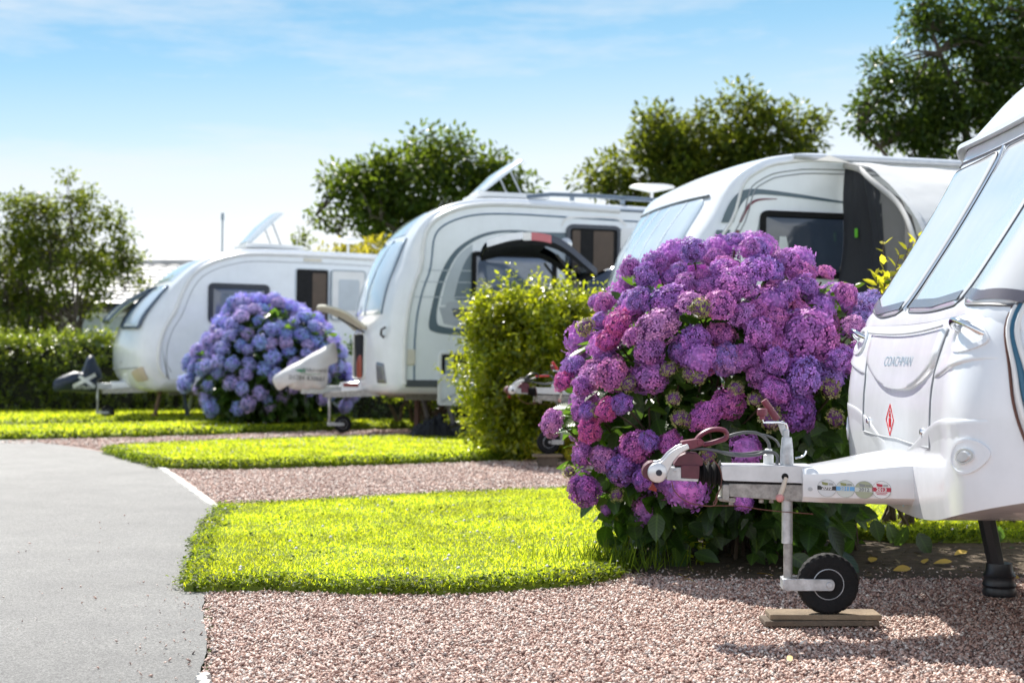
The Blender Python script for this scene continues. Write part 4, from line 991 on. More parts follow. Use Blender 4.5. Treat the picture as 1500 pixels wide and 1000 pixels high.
m = MB(); m.tube([V2.side(u, r2c[1] - .075 + .012 * (1 - abs(u - 3.9) / 3))[0] + Vector((0, -.02, 0)) for u in np.linspace(r2b[0] + .15, 6.6, 20)], .022, 8); m.build('awning_rail', alu, V2.root)
m = MB(); m.patch(V2.side, rectuz((1.7, .52), (7.1, .70), .02), .014, 1); m.build('side_skirt', skirt_g, V2.root)
hitch(V2, .125, black_top=True)
ju = V2.sp(818, 640, -.03); wz = V2.Mi @ Vector((0, 0, 0))
jz = V2.sp(800, 647, -.03); jockey(V2.root, jz[0] + .13, -.03, .62, .42, jz[1], .098, -.13 + .02, detail=False)
steady(V2.root, (1.7, .7, .55), (1.8, .7, .03), .07); steady(V2.root, (1.7, -.7, .55), (1.8, -.7, .03), .07)
for sd in (-1, 1): road_wheel(V2, 3.9, sd)
for v in (-.7, .7): steady(V2.root, (6.2, v, .5), (6.3, v, .1), .06)
chassis(V2, 1.3, 7, .56)
aframe_cover(V2, (.50, 1.4), lambda u: .085 + max(0, u - .5) * .55, lambda u: .50, lambda u: .645 + .05 * sstep(.5, 1, u))
wb = (V2.M @ Vector((jz[0] + .02, -.03, jz[1])))
for nm, d, z0, rz, lb, mt in (('timber_block', (.16, .10, wb.z - .098 - .024), 0, 4, 'stout timber block on the gravel under the second caravan jockey wheel', timber_d), ('timber_board', (.24, .13, .022), wb.z - .098 - .023, 6, 'short board on a block under the second caravan jockey wheel', timber)):
    m = MB(); m.box((0, 0, d[2] / 2), d); o = m.build(nm, mt, None, bev=.004); o.location = (wb.x - .01, wb.y - .02, z0); o.rotation_euler = (0, 0, R(rz)); tag(o, lb, 'timber', 'timber boards under jockey wheels')

# ------------------------------------------------------------------ porch awning hung on the second caravan
AW = thing('porch_awning', 'black grey and white porch awning hung from caravan behind purple hydrangea', 'awning', V2.root.location); AW.rotation_euler = V2.root.rotation_euler
uA = sp2(1240, 300)[0]; hs = -V2.W / 2
arch = crom([(0, 2.45), (.33, 2.36), (.65, 2.20), (.95, 2.0), (1.15, 1.82), (1.34, 1.50), (1.47, 1.05), (1.56, .6), (1.6, .02)], 6)   # (outwards, height)
def aw_pt(o_, z, du=0.): return Vector((uA + du + .02 * math.sin(o_ * 9) + .03 * math.sin(z * 4 + o_ * 3), hs - .03 - o_, z))
def aw_wall(name, o0, o1, mat, du0=0., wr=.02):
    no, nz = 14, 22; vs = []
    for i in range(no + 1):
        oo = o0 + (o1 - o0) * i / no; zt = np.interp(oo, [a[0] for a in arch], [a[1] for a in arch])
        for j in range(nz + 1):
            z = .03 + (zt - .03) * j / nz; w_ = mnoise.noise(Vector((oo * 5, z * 1.6, 3))) * wr * 2 + math.sin(oo * 34 + z * 2) * wr * .6
            vs.append(aw_pt(oo, z, du0 + w_ - .10 * math.sin(math.pi * min(1, z / zt)) * math.exp(-((oo - .06) / .12) ** 2) ))
    m = MB(); m.add(vs, [(i * (nz + 1) + j, i * (nz + 1) + j + 1, (i + 1) * (nz + 1) + j + 1, (i + 1) * (nz + 1) + j) for i in range(no) for j in range(nz)]); return m.build(name, mat, AW, ang=80)
aw_wall('side_wall', 0, .62, black_cloth, 0., .025); aw_wall('side_wall', .60, 1.6, grey_cloth, .0, .018)
m = MB(); o = [(1.0 + .26 * math.cos(a), 1.12 + .50 * math.sin(a)) for a in np.linspace(0, 6.283, 30)[:-1]]
m.patch(lambda a, b_: (aw_pt(a, b_, -.05), Vector((-1, 0, 0))), o, .012, 3); m.build('awning_window', M('clear_awning_film', (.30, .34, .38), .15, coat=1.0), AW)
m = MB(); m.tube([aw_pt(a, z - .01, -.03) for a, z in arch], [.012] * len(arch), 8, flat=2.); m.build('arch_pole_sleeve', M('pale_grey_sleeve', (.45, .45, .45), .7), AW)
vs = []; nu = 16
for i in range(nu + 1):
    for a, z in arch[:31]:
        s_ = i / nu; sag = -.05 * math.sin(math.pi * s_) * (.3 + a); vs.append(Vector((uA - .0 + 2.6 * s_, hs - .03 - a, z + sag + .02 + .015 * mnoise.noise(Vector((s_ * 9, a * 4, 0))))))
na = len(arch[:31]); m = MB(); m.add(vs, [(i * na + j, i * na + j + 1, (i + 1) * na + j + 1, (i + 1) * na + j) for i in range(nu) for j in range(na - 1)]); m.build('canopy', canopy_cloth, AW, ang=80)
vs = []
for i in range(9):
    s_ = i / 8
    for j in range(5):
        f = j / 4; vs.append(aw_pt(.02 + .30 * f * (1 - .3 * s_), r2c[1] - .10 - .10 * f * s_, -.30 + .42 * s_ ) )
m = MB(); m.add(vs, [(i * 5 + j, i * 5 + j + 1, (i + 1) * 5 + j + 1, (i + 1) * 5 + j) for i in range(8) for j in range(4)]); m.build('roof_flap', canopy_cloth, AW, ang=80)
lg = sp2(1254, 300); m = MB(); m.patch(lambda a, b_: (aw_pt(a, b_, -.06), Vector((-1, 0, 0))), rectuz((.16, 1.86), (.185, 1.93), .008), .01, 1); m.build('awning_tag', M('lime_green_tab', (.18, .62, .05), .5), AW)
for u_ in (uA + .05, uA + 2.6):
    m = MB(); m.tube([Vector((u_, hs - .03 - a, z)) for a, z in arch], .014, 8); m.build('awning_pole', galv, AW)

# ================================================================== third caravan
V3 = Van('white caravan with raised roof hatch and open gas locker in the middle bay', (-2.66, 16.85, 0), 15, .9, 2.25, B=.25, zfade=(1.9, 2.65), Rn=.13, Rr=.08, lift=.02)
s3 = from_sil(V3, [(520.6, 545), (521, 520), (522, 492), (526.5, 455), (538, 414), (556, 373), (584, 331), (612, 308), (640, 299)])
r3 = V3.sp(690, 289.5); r3b = V3.sp(720, 286); r3c = V3.sp(945, 300)
V3.prof([(s3[0][0] + .06, .50), (s3[0][0] + .01, .56)] + s3[:6] + [(1.36, 2.50), (1.62, 2.68), (1.95, 2.78), (2.4, 2.81), (3.2, 2.80), (5.5, r3c[1] - .02), (6.9, r3c[1] - .05), (7.3, 2.4), (7.4, 2.0), (7.4, .52)])
V3.body(); V3.fgrid(2.6); fp = V3.fp; sp3 = V3.sp
trim(V3, .6, 2.5, .02, .028, white_plain, t1=.45); trim(V3, .6, 2.5, .13, .010, M('blue_grey_seam', (.10, .17, .26), .35), 'panel_seam', t1=.62)
wz0 = fp(560, 460)[1]; wz1 = fp(604, 352)[1]
for a, b_ in ((.80, .33), (.29, -.29), (-.33, -.80)):
    m = MB(); o = dens(rpoly([(a, wz1), (b_, wz1), (b_ * 1.02, wz0), (a * 1.02, wz0)], .07, 5), 3); m.patch(V3.front, o, .02, 6, edge=(.05, .012)); pn = m.build('front_window', acrylic_b, V3.root, ang=60)
m = MB(); o = dens(rpoly([(.62, wz1 + .36), (-.62, wz1 + .36), (-.70, wz1 + .07), (.70, wz1 + .07)], .06, 5), 3); m.patch(V3.front, o, .012, 5, edge=(.05, .008)); m.build('sky_window', acrylic_b, V3.root, ang=60)
m = MB()
for v in (.31, -.31, .82, -.82): m.line(V3.front, [(v, z) for z in np.linspace(wz0, wz1 + .03, 12)], .010, off=.008)
m.build('window_divider', M('blue_grey_divider', (.13, .20, .28), .3), V3.root)
# gas locker: dark opening, raised lid and its stay
op = dens(rpoly([(.42, fp(540, 489)[1]), (-.42, fp(540, 489)[1]), (-.42, .68), (.42, .68)], .08, 5), 3)
m = MB(); m.patch(V3.front, op, .004, 4); lk = m.build('gas_locker', void, V3.root)
m = MB(); m.ring(V3.front, [(p[0] * 1.05, .9 + (p[1] - .9) * 1.06) for p in op], op, .022); m.build('locker_rim', white_plain, lk, bev=.004)
zt3 = fp(540, 489)[1]; hp = V3.front(0, zt3 + .06)[0]; n_ = 9; vs = []
for i in range(n_ + 1):
    f = i / n_
    for j in range(13):
        v = -.45 + .9 * j / 12; base = V3.front(v, zt3 + .08)[0]
        vs.append(base + Vector((-.48 * f, 0, .25 * f + .05 * math.sin(math.pi * f) - .02 * (abs(v) / .45) ** 2)))
m = MB(); m.add(vs, [(i * 13 + j, i * 13 + j + 1, (i + 1) * 13 + j + 1, (i + 1) * 13 + j) for i in range(n_) for j in range(12)]); ld = m.build('gas_locker_lid', cream, V3.root, ang=60); sm_ = ld.modifiers.new('thick', 'SOLIDIFY'); sm_.thickness = .035; sm_.offset = 0
m = MB(); A = V3.front(-.40, zt3 + .02)[0]; m.tube([A + Vector((-.02, 0, 0)), A + Vector((-.33, .0, .17))], .011, 8); m.build('lid_stay', black_pl, ld)
gb = thing('gas_bottle', 'terracotta red gas bottle inside the open front locker', 'gas bottle', (0, 0, 0)); gp = V3.M @ (V3.front(-.2, .72)[0] + Vector((.10, 0, -.06))); gb.location = gp
m = MB(); m.lathe([(.10, 0), (.135, .02), (.14, .06), (.14, .20), (.125, .27), (.085, .31), (.03, .325), (0, .325)], (0, 0, 0), axis='Z', n=24); m.build('cylinder', gasred, gb)
m = MB(); m.lathe([(.05, .315), (.05, .36), (.044, .36), (.044, .315)], (0, 0, 0), axis='Z', n=20); m.lathe([(.016, .32), (.018, .36), (0, .365)], (0, 0, 0), axis='Z', n=10); m.build('valve', galv_w, gb)
# front lamp, handle, reflector
c = fp(558, 545); m = MB(); m.patch(V3.front, dens(rpoly([(c[0] + .11, c[1] + .12), (c[0] - .06, c[1] + .10), (c[0] - .12, c[1] - .13), (c[0] + .08, c[1] - .13)], .02, 3), 2), .012, 3, edge=(.1, .008)); m.build('front_lamp', M('smoked_lamp', (.13, .13, .15), .12, coat=1), V3.root)
c = fp(565, 487); m = MB(); p, n = V3.front(*c); m.tube([p + n * .01 + Vector((0, .05, -.06)), p + n * .06 + Vector((0, .02, -.03)), p + n * .06 + Vector((0, -.02, .03)), p + n * .01 + Vector((0, -.05, .06))], .014, 8); m.build('grab_handle', black_pl, V3.root)
wf3 = lambda u: .09 + max(0, u - .62) * .55
cv3 = aframe_cover(V3, (.62, 1.5), wf3, lambda u: .47, lambda u: .62 + .06 * sstep(.6, 1.1, u))
m = MB(); a_ = sp3(516, 564, -.25); m.patch(lambda u, z: (Vector((u, -wf3(u), z)), Vector((-.48, -.87, 0))), rectuz((a_[0] - .085, a_[1] - .022), (a_[0] + .085, a_[1] + .022), .015), .006, 1); m.build('reflector', red_lens, cv3)
# drawbar and jockey wheel
m = MB(); m.box((.45, 0, .53), (.6, .13, .10)); m.build('drawbar', galv, V3.root, bev=.006)
m = MB(); m.tube([(.40, 0, .60), (.44, 0, .68)], .016, 8); m.build('brake_grip', red_m, V3.root)
jt, jw = sp3(483, 560, -.03), sp3(502, 621, -.03)
jockey(V3.root, jt[0], -.03, .58, .33, jw[1], .105, jw[0] - jt[0], .02, False)
# side: windows, door, graphics
a_, b_ = sp3(691, 368), sp3(814, 445); side_win(V3, (a_[0], b_[1]), (b_[0], a_[1]), .05, M('blue_grey_window', (.13, .17, .25), .06, var=.5, vs=1.1, coat=1), rubber, .05)
a_, b_ = sp3(829, 328), sp3(907, 520); o = rectuz((a_[0], .62), (b_[0], a_[1]), .10, 6)
m = MB(); m.patch(V3.side, inset(o, .035), .006, 2); dr = m.build('doorway', void, V3.root); m = MB(); m.ring(V3.side, o, inset(o, .05), .03); m.build('door_frame', M('dark_slate_frame', (.05, .06, .08), .4), dr, bev=.005)
m = MB()
for f0, f1 in ((.12, .26), (.50, .86)):
    u0, u1 = a_[0] + (b_[0] - a_[0]) * f0, a_[0] + (b_[0] - a_[0]) * f1
    m.patch(V3.side, rectuz((u0, .75), (u1, a_[1] - .07), .01, 1), .010, 1)
m.build('cabinet', interior, dr)
m = MB(); m.band(V3.side, [sp3(*p) for p in crom([(821, 331), (826, 321), (836, 317), (868, 317), (900, 318), (912, 323), (918, 331)], 5)], [sp3(*p) for p in crom([(823, 332), (828, 324), (838, 320), (868, 320), (899, 321), (910, 326), (915, 332)], 5)], .012); m.build('door_hood', white_plain, V3.root)
a_ = sp3(908, 334); m = MB(); m.patch(V3.side, rectuz((a_[0], 1.35), (a_[0] + .55, a_[1]), .05), .045, 2, edge=(.05, .01), back=.01); tp = m.build('door', white_plain, V3.root); m = MB(); m.box((a_[0] + .05, -V3.W / 2 - .055, 2.0), (.03, .03, .10)); m.build('door_handle', black_pl, tp)
B3 = lambda A, Bp, mat, off=.004: None
def band3(top, low, mat, off=.004, k=6):
    m = MB(); m.band(V3.side, pspoly(V3, top, k), pspoly(V3, low, k), off); return m.build('side_graphic', mat, V3.root)
band3([(830, 341), (790, 340), (752, 337), (716, 340), (686, 352), (662, 372), (644, 405), (632, 450), (628, 478), (636, 486), (660, 490), (690, 491)], [(830, 360), (790, 352), (752, 341), (718, 344), (690, 356), (668, 376), (652, 408), (641, 448), (640, 472), (648, 478), (668, 481), (690, 482)], teal)
band3([(692, 357), (672, 374), (656, 405), (645, 447)], [(692, 442), (680, 443), (664, 445), (650, 447)], lt_grey, .003)
band3([(692, 368), (681, 384), (672, 408), (665, 436)], [(692, 440), (686, 440), (676, 440), (668, 439)], M('mid_teal_graphic', (.16, .21, .25), .3), .005)
band3([(643, 450), (652, 449), (658, 442), (692, 441)], [(650, 474), (664, 477), (676, 479), (692, 480)], M('silver_graphic', (.42, .46, .51), .28), .0045)
m = MB(); a_ = sp3(663, 452); m.patch(V3.side, [sp3(662, 452), sp3(692, 452), sp3(692, 467), sp3(672, 467), sp3(664, 462)], .008, 1); m.build('gas_flap', char_g, V3.root)
m = MB()
for y in (395, 412, 434): m.band(V3.side, [sp3(600 + 30 * (434 - y) / 60 + 6, y), sp3(692, y + 1)], [sp3(600 + 30 * (434 - y) / 60 + 6, y + 1.4), sp3(692, y + 2.4)], .0055)
m.build('side_pinstripe', lt_grey, V3.root)
a_, b_ = sp3(594, 511), sp3(608, 535); m = MB(); m.patch(V3.side, rectuz((a_[0], b_[1]), (b_[0], a_[1]), .02), .016, 2, edge=(.1, .008)); m.build('fridge_vent', cream, V3.root)
m = MB(); a_, b_ = sp3(594, 556), sp3(640, 567); m.patch(V3.side, rectuz((a_[0], b_[1]), (7.2, a_[1]), .02), .012, 1); m.build('side_skirt', skirt_g, V3.root)
a_, b_ = sp3(643, 515), sp3(700, 552); o = rectuz((a_[0], b_[1]), (b_[0], a_[1]), .05); m = MB(); m.patch(V3.side, inset(o, .03), .010, 1); lo = m.build('service_locker', void, V3.root); m = MB(); m.ring(V3.side, o, inset(o, .03), .02); m.build('locker_rim', white_plain, lo, bev=.004)
m = MB(); m.box((a_[0] + .12, -V3.W / 2 - .012, b_[1] + .12), (.10, .006, .20)); m.box((a_[0] + .25, -V3.W / 2 - .012, b_[1] + .08), (.12, .006, .13)); m.build('locker_fitting', mid_grey, lo)
a_, b_ = sp3(640, 553), sp3(700, 594); m = MB(); m.prism(rectuz((a_[0], b_[1]), (b_[0], a_[1]), .04), -V3.W / 2 - .07, -V3.W / 2 - .035); fl = m.build('locker_flap', white_plain, V3.root, bev=.006)
m = MB(); m.prism(inset(rectuz((a_[0], b_[1]), (b_[0], a_[1]), .04), .05), -V3.W / 2 - .074, -V3.W / 2 - .071); m.build('flap_panel', white_side, fl)
# roof: rail, raised hatch, aerial
m = MB(); zr = r3c[1]
rp = [(r3b[0] + .45, r3b[1] + .015), (r3b[0] + .75, r3b[1] + .055), (r3b[0] + 1.2, r3b[1] + .06)]
m.tube([(u, -V3.W / 2 + .10, z) for u, z in rp] + [(5.5, -V3.W / 2 + .10, zr + .05), (6.6, -V3.W / 2 + .10, zr + .02)], .026, 8)
m.tube([(u, -V3.W / 2 - .005, z - .10) for u, z in [(r3b[0] + .5, r3b[1] + .0), (5.5, zr + .01), (6.6, zr - .02)]], .014, 8)
for u in np.linspace(r3b[0] + 1, 6.3, 6): m.box((u, -V3.W / 2 + .10, np.interp(u, [r3b[0] + 1, 6.3], [r3b[1] + .03, zr])), (.05, .03, .08))
m.build('roof_rail', M('blue_grey_rail', (.20, .25, .31), .3, .4), V3.root)
def hatch(van, u, z, L, wd, ang_, name='roof_hatch'):
    m = MB(); rot = Matrix.Rotation(R(-ang_), 3, 'Y'); P0 = Vector((u, 0, z)); vs = []
    prof = [(0, 0), (.02, .05), (L * .5, .085), (L - .03, .06), (L, .0)]
    for v in np.linspace(-wd / 2, wd / 2, 9):
        e = 1 - (abs(v) / (wd / 2)) ** 6 * .6
        for a, b_ in prof + [(L - .02, -.01), (L * .5, -.005), (.02, -.01)]: vs.append(P0 + rot @ Vector((a, v, b_ * e)))
    k = 8; m.add(vs, [(i * k + j, i * k + (j + 1) % k, (i + 1) * k + (j + 1) % k, (i + 1) * k + j) for i in range(8) for j in range(k)] + [tuple(range(k)), tuple(range(8 * k, 9 * k))])
    h_ = m.build(name, M('translucent_hatch', (.58, .65, .70), .15, coat=.8), van.root, ang=40)
    m = MB(); tip = P0 + rot @ Vector((L * .85, 0, 0))
    for v in (-wd * .38, wd * .38): m = MB(); m.tube([P0 + rot @ Vector((L * .7, v, 0)), (tip.x + .06, v, z + .02)], .012, 6); m.build('hatch_stay', galv, h_)
    m = MB(); m.box((u + .38, 0, z - .02), (.9, wd + .1, .06)); m.build('hatch_frame', white_plain, h_, bev=.01)
ha, hb = sp3(697, 287, 0), sp3(757, 241, 0); hatch(V3, ha[0], ha[1], math.hypot(hb[0] - ha[0], hb[1] - ha[1]), .72, math.degrees(math.atan2(hb[1] - ha[1], hb[0] - ha[0])))
def saucer(van, px, py, v, r=.22):
    u, z = van.sp(px, py, v); m = MB(); m.lathe([(0, -.05), (.05, -.05), (r * .55, -.02), (r, .012), (r * .95, .028), (r * .5, .045), (0, .05)], (u, v, z), axis='Z', n=26); a = m.build('television_aerial', white_plain, van.root)
    m = MB(); m.tube([(u, v, z - .04), (u, v, 2.45)], .02, 8); m.build('aerial_mast', white_plain, a)
saucer(V3, 955, 276, .5, .30)
for v in (.75, -.75): steady(V3.root, (1.75, v, .52), (1.85, v, .02 + .12), .09, .03, M('grey_steady', (.16, .16, .17), .5, .3))
steady(V3.root, (1.52, -.2, .5), (1.52, -.2, .06), .1, .035, M('rust_brown_stand', (.10, .05, .035), .7))
for sd in (-1, 1): road_wheel(V3, 4.1, sd)
for v in (-.7, .7): steady(V3.root, (6.4, v, .5), (6.5, v, .1), .06)
chassis(V3, 1.3, 7, .53)
# small block under the steady, water container beneath the floor
def covered(name, van, outline, th, mat, label, cat, wr, seed):
    o = thing(name, label, cat, van.root.location); o.rotation_euler = van.root.rotation_euler
    m = MB(); m.pillow(outline, th, 0, 9, 0, wr, seed); m.build('fabric', mat, o, ang=85); return o
zq3 = lambda a, b_: V3.sp(395 + a / 10, 490 + b_ / 10, 0)
C3 = covered('hitch_cover', V3, [zq3(*p) for p in crom([(40, 650), (150, 550), (300, 450), (450, 380), (600, 290), (750, 210), (890, 125), (968, 150), (1000, 380), (930, 430), (862, 480), (850, 700), (800, 815), (650, 815), (540, 850), (450, 815), (300, 790), (250, 750), (180, 800), (110, 800)], 4, True)], .15, white_cloth, 'white vinyl hitch cover with printed lettering on the caravan drawbar', 'hitch cover', .035, 2.)
def c3s(u, z): 
    return Vector((u, -.160, z)), Vector((0, -1, 0))
def on_mesh(obj, u, z):
    ok, loc, nn, fi = obj.ray_cast(Vector((u, -1.0, z)), Vector((0, 1, 0))); return (loc, Vector((0, -1, 0))) if ok else (Vector((u, -.05, z)), Vector((0, -1, 0)))
f3 = C3.children[0]; bpy.context.view_layer.update()
sf3 = lambda u, z: on_mesh(f3, u, z)
a_ = zq3(530, 665); m = MB(); put_text(m, sf3, '01284 830661', a_, .075, .006, rot=-.05); m.build('lettering', M('dark_print', (.06, .06, .07), .6), C3)
m = MB(); m.band(sf3, [zq3(*p) for p in [(360, 515), (420, 505), (500, 500)]], [zq3(*p) for p in [(375, 530), (430, 545), (500, 548)]], .006); m.band(sf3, [zq3(*p) for p in [(430, 555), (560, 575), (720, 572)]], [zq3(*p) for p in [(430, 562), (560, 583), (720, 578)]], .006); m.build('printed_band', M('green_print', (.04, .25, .11), .6), C3)
a_ = zq3(640, 545); m = MB(); put_text(m, sf3, 'CARAVANS', a_, .06, .006, rot=-.04); m.build('lettering', M('grey_print', (.15, .15, .16), .6), C3)
m = MB()
for a, b_ in ((250, 745), (505, 800), (680, 810)):
    q_ = zq3(a, b_); m.tube([(q_[0], -.05, q_[1] + .03), (q_[0] + .012, -.05, q_[1] - .05), (q_[0] + .02, -.05, q_[1] - .16)], .012, 6)
m.build('cover_strap', black_cloth, C3)
# ================================================================== farthest caravan
V4 = Van('farthest white caravan at the left with opened front window', (-6.47, 20.9, 0), 24, .8, 2.2, B=.27, zfade=(1.6, 2.35), Rn=.20, Rr=.08, lift=.0)
s4 = from_sil(V4, [(183, 563), (171, 545), (168, 526), (170, 501), (182, 469), (202.5, 442), (230, 414), (258, 389), (290, 374)])
r4 = V4.sp(335, 366); r4b = V4.sp(360, 362); r4c = V4.sp(555, 372)
V4.prof([(s4[0][0] + .12, .44), (s4[0][0] + .04, .47)] + s4[:7] + [(1.66, 2.36), (2.04, 2.51), (2.6, 2.58), (4.5, r4c[1] + .02), (6.3, r4c[1] - .04), (6.8, 2.25), (6.95, 1.9), (6.95, .45)])
V4.body(); V4.fgrid(2.4); fp = V4.fp; sp4 = V4.sp
trim(V4, .55, 2.4, .02, .03, white_plain, t1=.6); trim(V4, .55, 2.3, .13, .005, seam, 'panel_seam', t1=.6)
z0, z1 = fp(200, 482)[1], fp(245, 420)[1]
m = MB(); o = dens(rpoly([(.86, z1), (-.84, z1), (-.86, z0), (.86, z0)], .07, 5), 3); m.patch(V4.front, o, .006, 5); ow = m.build('front_window', M('shaded_interior', (.10, .11, .13), .5, var=.5, vs=3), V4.root)
for a, b_, sw in ((.86, .32, .20), (.28, -.28, .22), (-.32, -.86, .03)):
    vs = []
    for i in range(9):
        f = i / 8
        for j in range(7):
            v = a + (b_ - a) * j / 6; p, n = V4.front(v, z1 - (z1 - z0) * f); vs.append(p + n * (.02 + sw * f ** 1.1) + Vector((0, 0, sw * .25 * f)))
    m = MB(); m.add(vs, [(i * 7 + j, i * 7 + j + 1, (i + 1) * 7 + j + 1, (i + 1) * 7 + j) for i in range(8) for j in range(6)]); pn = m.build('window_pane', acrylic_b, ow, ang=60); md = pn.modifiers.new('thick', 'SOLIDIFY'); md.thickness = .025; md.material_offset = 0
    m = MB(); m.tube([vs[i * 7 + 6] for i in range(9)] + [vs[8 * 7 + j] for j in range(5, -1, -1)] + [vs[i * 7] for i in range(8, -1, -1)], .014, 6); m.build('pane_edge', M('navy_window_edge', (.02, .05, .10), .3), pn) if False else m.build('window_frame', M('navy_window_edge', (.02, .05, .10), .3), ow)
m = MB(); m.patch(V4.front, dens(rpoly([(.7, z1 + .42), (-.7, z1 + .42), (-.78, z1 + .08), (.78, z1 + .08)], .06, 5), 3), .012, 5, edge=(.05, .006)); m.build('sky_window', acrylic_b, V4.root, ang=60)
m = MB(); c = fp(178, 534); m.line(V4.front, [(v, .80 - .05 * math.cos(v * 1.4)) for v in np.linspace(.9, -.9, 24)], .012, off=.0); m.patch(V4.front, circ((c[0], c[1] + .04), .03, 10, .5), .01, 1); m.build('front_moulding', M('grey_moulding', (.40, .42, .43), .4), V4.root)
c = fp(217, 562); m = MB(); m.patch(V4.front, dens(rpoly([(-.72, .72), (-1.0, .80), (-1.0, .60), (-.72, .58)], .03, 3), 3), .012, 3); m.build('front_lamp', M('peach_lamp_panel', (.58, .48, .40), .3), V4.root)
a_, b_ = sp4(305, 414), sp4(394, 475); side_win(V4, (a_[0], b_[1]), (b_[0], a_[1]), .08, M('deep_blue_window', (.075, .10, .165), .06, var=.5, vs=1.6, coat=1), M('navy_black_frame', (.012, .02, .035), .35), .07)
a_, b_ = sp4(434, 394), sp4(480, 440); o = rectuz((a_[0], .70), (b_[0], a_[1]), .04); m = MB(); m.patch(V4.side, o, .008, 1); d4 = m.build('doorway', void, V4.root); m = MB(); m.ring(V4.side, [(p[0] + (p[0] - np.mean([q_[0] for q_ in o])) * .06, p[1] + (p[1] - 1.5) * .02) for p in o], o, .02); m.build('door_frame', lt_grey, d4)
m = MB(); m.patch(V4.side, rectuz((a_[0] + .25, .8), (b_[0] - .03, a_[1] - .05), .02), .012, 1); m.build('cabinet', interior, d4)
a_, b_ = sp4(484, 395), sp4(534, 470); o = rectuz((a_[0], b_[1]), (b_[0], a_[1]), .06); m = MB(); m.patch(V4.side, inset(o, .02), .04, 2, back=.01); d4b = m.build('door', white_plain, V4.root); m = MB(); m.ring(V4.side, o, inset(o, .02), .045); m.build('door_edge', mid_grey, d4b); m = MB(); o2 = rectuz((a_[0] + .12, b_[1] + .15), (b_[0] - .10, a_[1] - .14), .04); m.patch(V4.side, o2, .046, 2, back=.04); m.build('door_window', lt_grey, d4b)
m = MB(); a_ = sp4(458, 381); m.patch(V4.side, rectuz((a_[0] - .14, a_[1] - .022), (a_[0] + .14, a_[1] + .022), .02), .02, 1); m.build('awning_lamp', cream, V4.root)
a_ = sp4(303, 487); m = MB(); m.patch(V4.side, circ(a_, .045, 14, .5), .012, 1); m.build('side_badge', char_g, V4.root)
m = MB(); m.patch(V4.side, rectuz((1.75, .46), (6.7, .60), .02), .016, 1); m.build('side_skirt', white_plain, V4.root)
hatch(V4, sp4(358, 360, 0)[0], sp4(358, 360, 0)[1], .72, .7, 44)
saucer(V4, 510, 353, .3, .26)
m = MB(); a_ = sp4(338, 366, 0); b_ = sp4(338, 318, 0); m.tube([(a_[0], .6, a_[1] - .15), (a_[0], .6, b_[1])], .014, 6); m.lathe([(.022, 0), (.026, .06), (.022, .12), (0, .125)], (a_[0], .6, b_[1]), axis='Z', n=10); m.build('flue_pole', M('slate_pole', (.20, .26, .30), .5), V4.root)
m = MB(); m.box((.45, 0, .50), (.7, .13, .09)); m.build('drawbar', galv, V4.root, bev=.006)
c4 = aframe_cover(V4, (.55, 1.5), lambda u: .09 + max(0, u - .55) * .5, lambda u: .42, lambda u: .57 + .03 * sstep(.5, 1.1, u))
m = MB(); m.patch(lambda u, z: (Vector((u, -(.09 + max(0, u - .55) * .5), z)), Vector((-.44, -.9, 0))), rectuz((.80, .485), (1.02, .515), .01), .006, 1); m.build('cover_slot', char_g, c4)
jt, jw = sp4(143, 580, -.03), sp4(158, 606, -.03); jockey(V4.root, jt[0], -.03, .54, .30, max(jw[1], .11), .10, jw[0] - jt[0], .02, False)
rusty = M('brown_steady', (.14, .085, .05), .7); bluefoot = M('navy_steady', (.02, .035, .05), .5); redfoot = M('dark_red_foot', (.14, .03, .02), .6)
a_, b_ = sp4(235, 578, -.6), sp4(226, 612, -.6); steady(V4.root, (a_[0], -.6, .46), (b_[0], -.6, b_[1]), .11, .03, rusty, redfoot)
a_, b_ = sp4(268, 576, -.8), sp4(275, 612, -.8); steady(V4.root, (a_[0], -.8, .46), (b_[0], -.8, b_[1]), .12, .03, bluefoot)
steady(V4.root, (1.9, .6, .46), (1.8, .6, .02), .1, .03, M('pale_steady', (.40, .45, .40), .6))
for sd in (-1, 1): road_wheel(V4, 3.8, sd)
for v in (-.7, .7): steady(V4.root, (6.0, v, .5), (6.1, v, .1), .06)
chassis(V4, 1.3, 6.8, .48)
wc = V4.M @ Vector((2.75, -.15, 0)); m = MB(); m.lathe([(.17, 0), (.20, .02), (.20, .36), (.18, .40), (.06, .41), (.06, .44), (0, .44)], (0, 0, 0), axis='Z', n=22)
o = m.build('water_container', M('tan_plastic', (.30, .21, .14), .6), None); o.location = (wc.x, wc.y, .0); tag(o, 'tan water container standing under the farthest caravan', 'water container')
zq4 = lambda a, b_: V4.sp(60 + a / 4.167, 400 + b_ / 4.167, 0)
C4 = covered('hitch_cover', V4, [zq4(*p) for p in crom([(72, 690), (82, 655), (140, 622), (205, 600), (255, 602), (272, 545), (290, 505), (322, 505), (345, 560), (368, 600), (374, 640), (346, 660), (342, 728), (240, 730), (150, 726), (84, 722)], 4, True)], .15, navy_cloth, 'navy blue hitch cover with white diagonal cross on the far caravan drawbar', 'hitch cover', .03, 5.)
f4 = C4.children[0]; bpy.context.view_layer.update(); sf4 = lambda u, z: on_mesh(f4, u, z)
m = MB()
def strip(p, q_, wd):
    p, q_ = np.array(zq4(*p)), np.array(zq4(*q_)); d = (q_ - p) / np.linalg.norm(q_ - p); n = np.array((-d[1], d[0])) * wd / 2
    m.band(sf4, [p + (q_ - p) * k / 10 + n for k in range(11)], [p + (q_ - p) * k / 10 - n for k in range(11)], .008)
strip((190, 690), (326, 618), .055); strip((225, 628), (322, 694), .050)
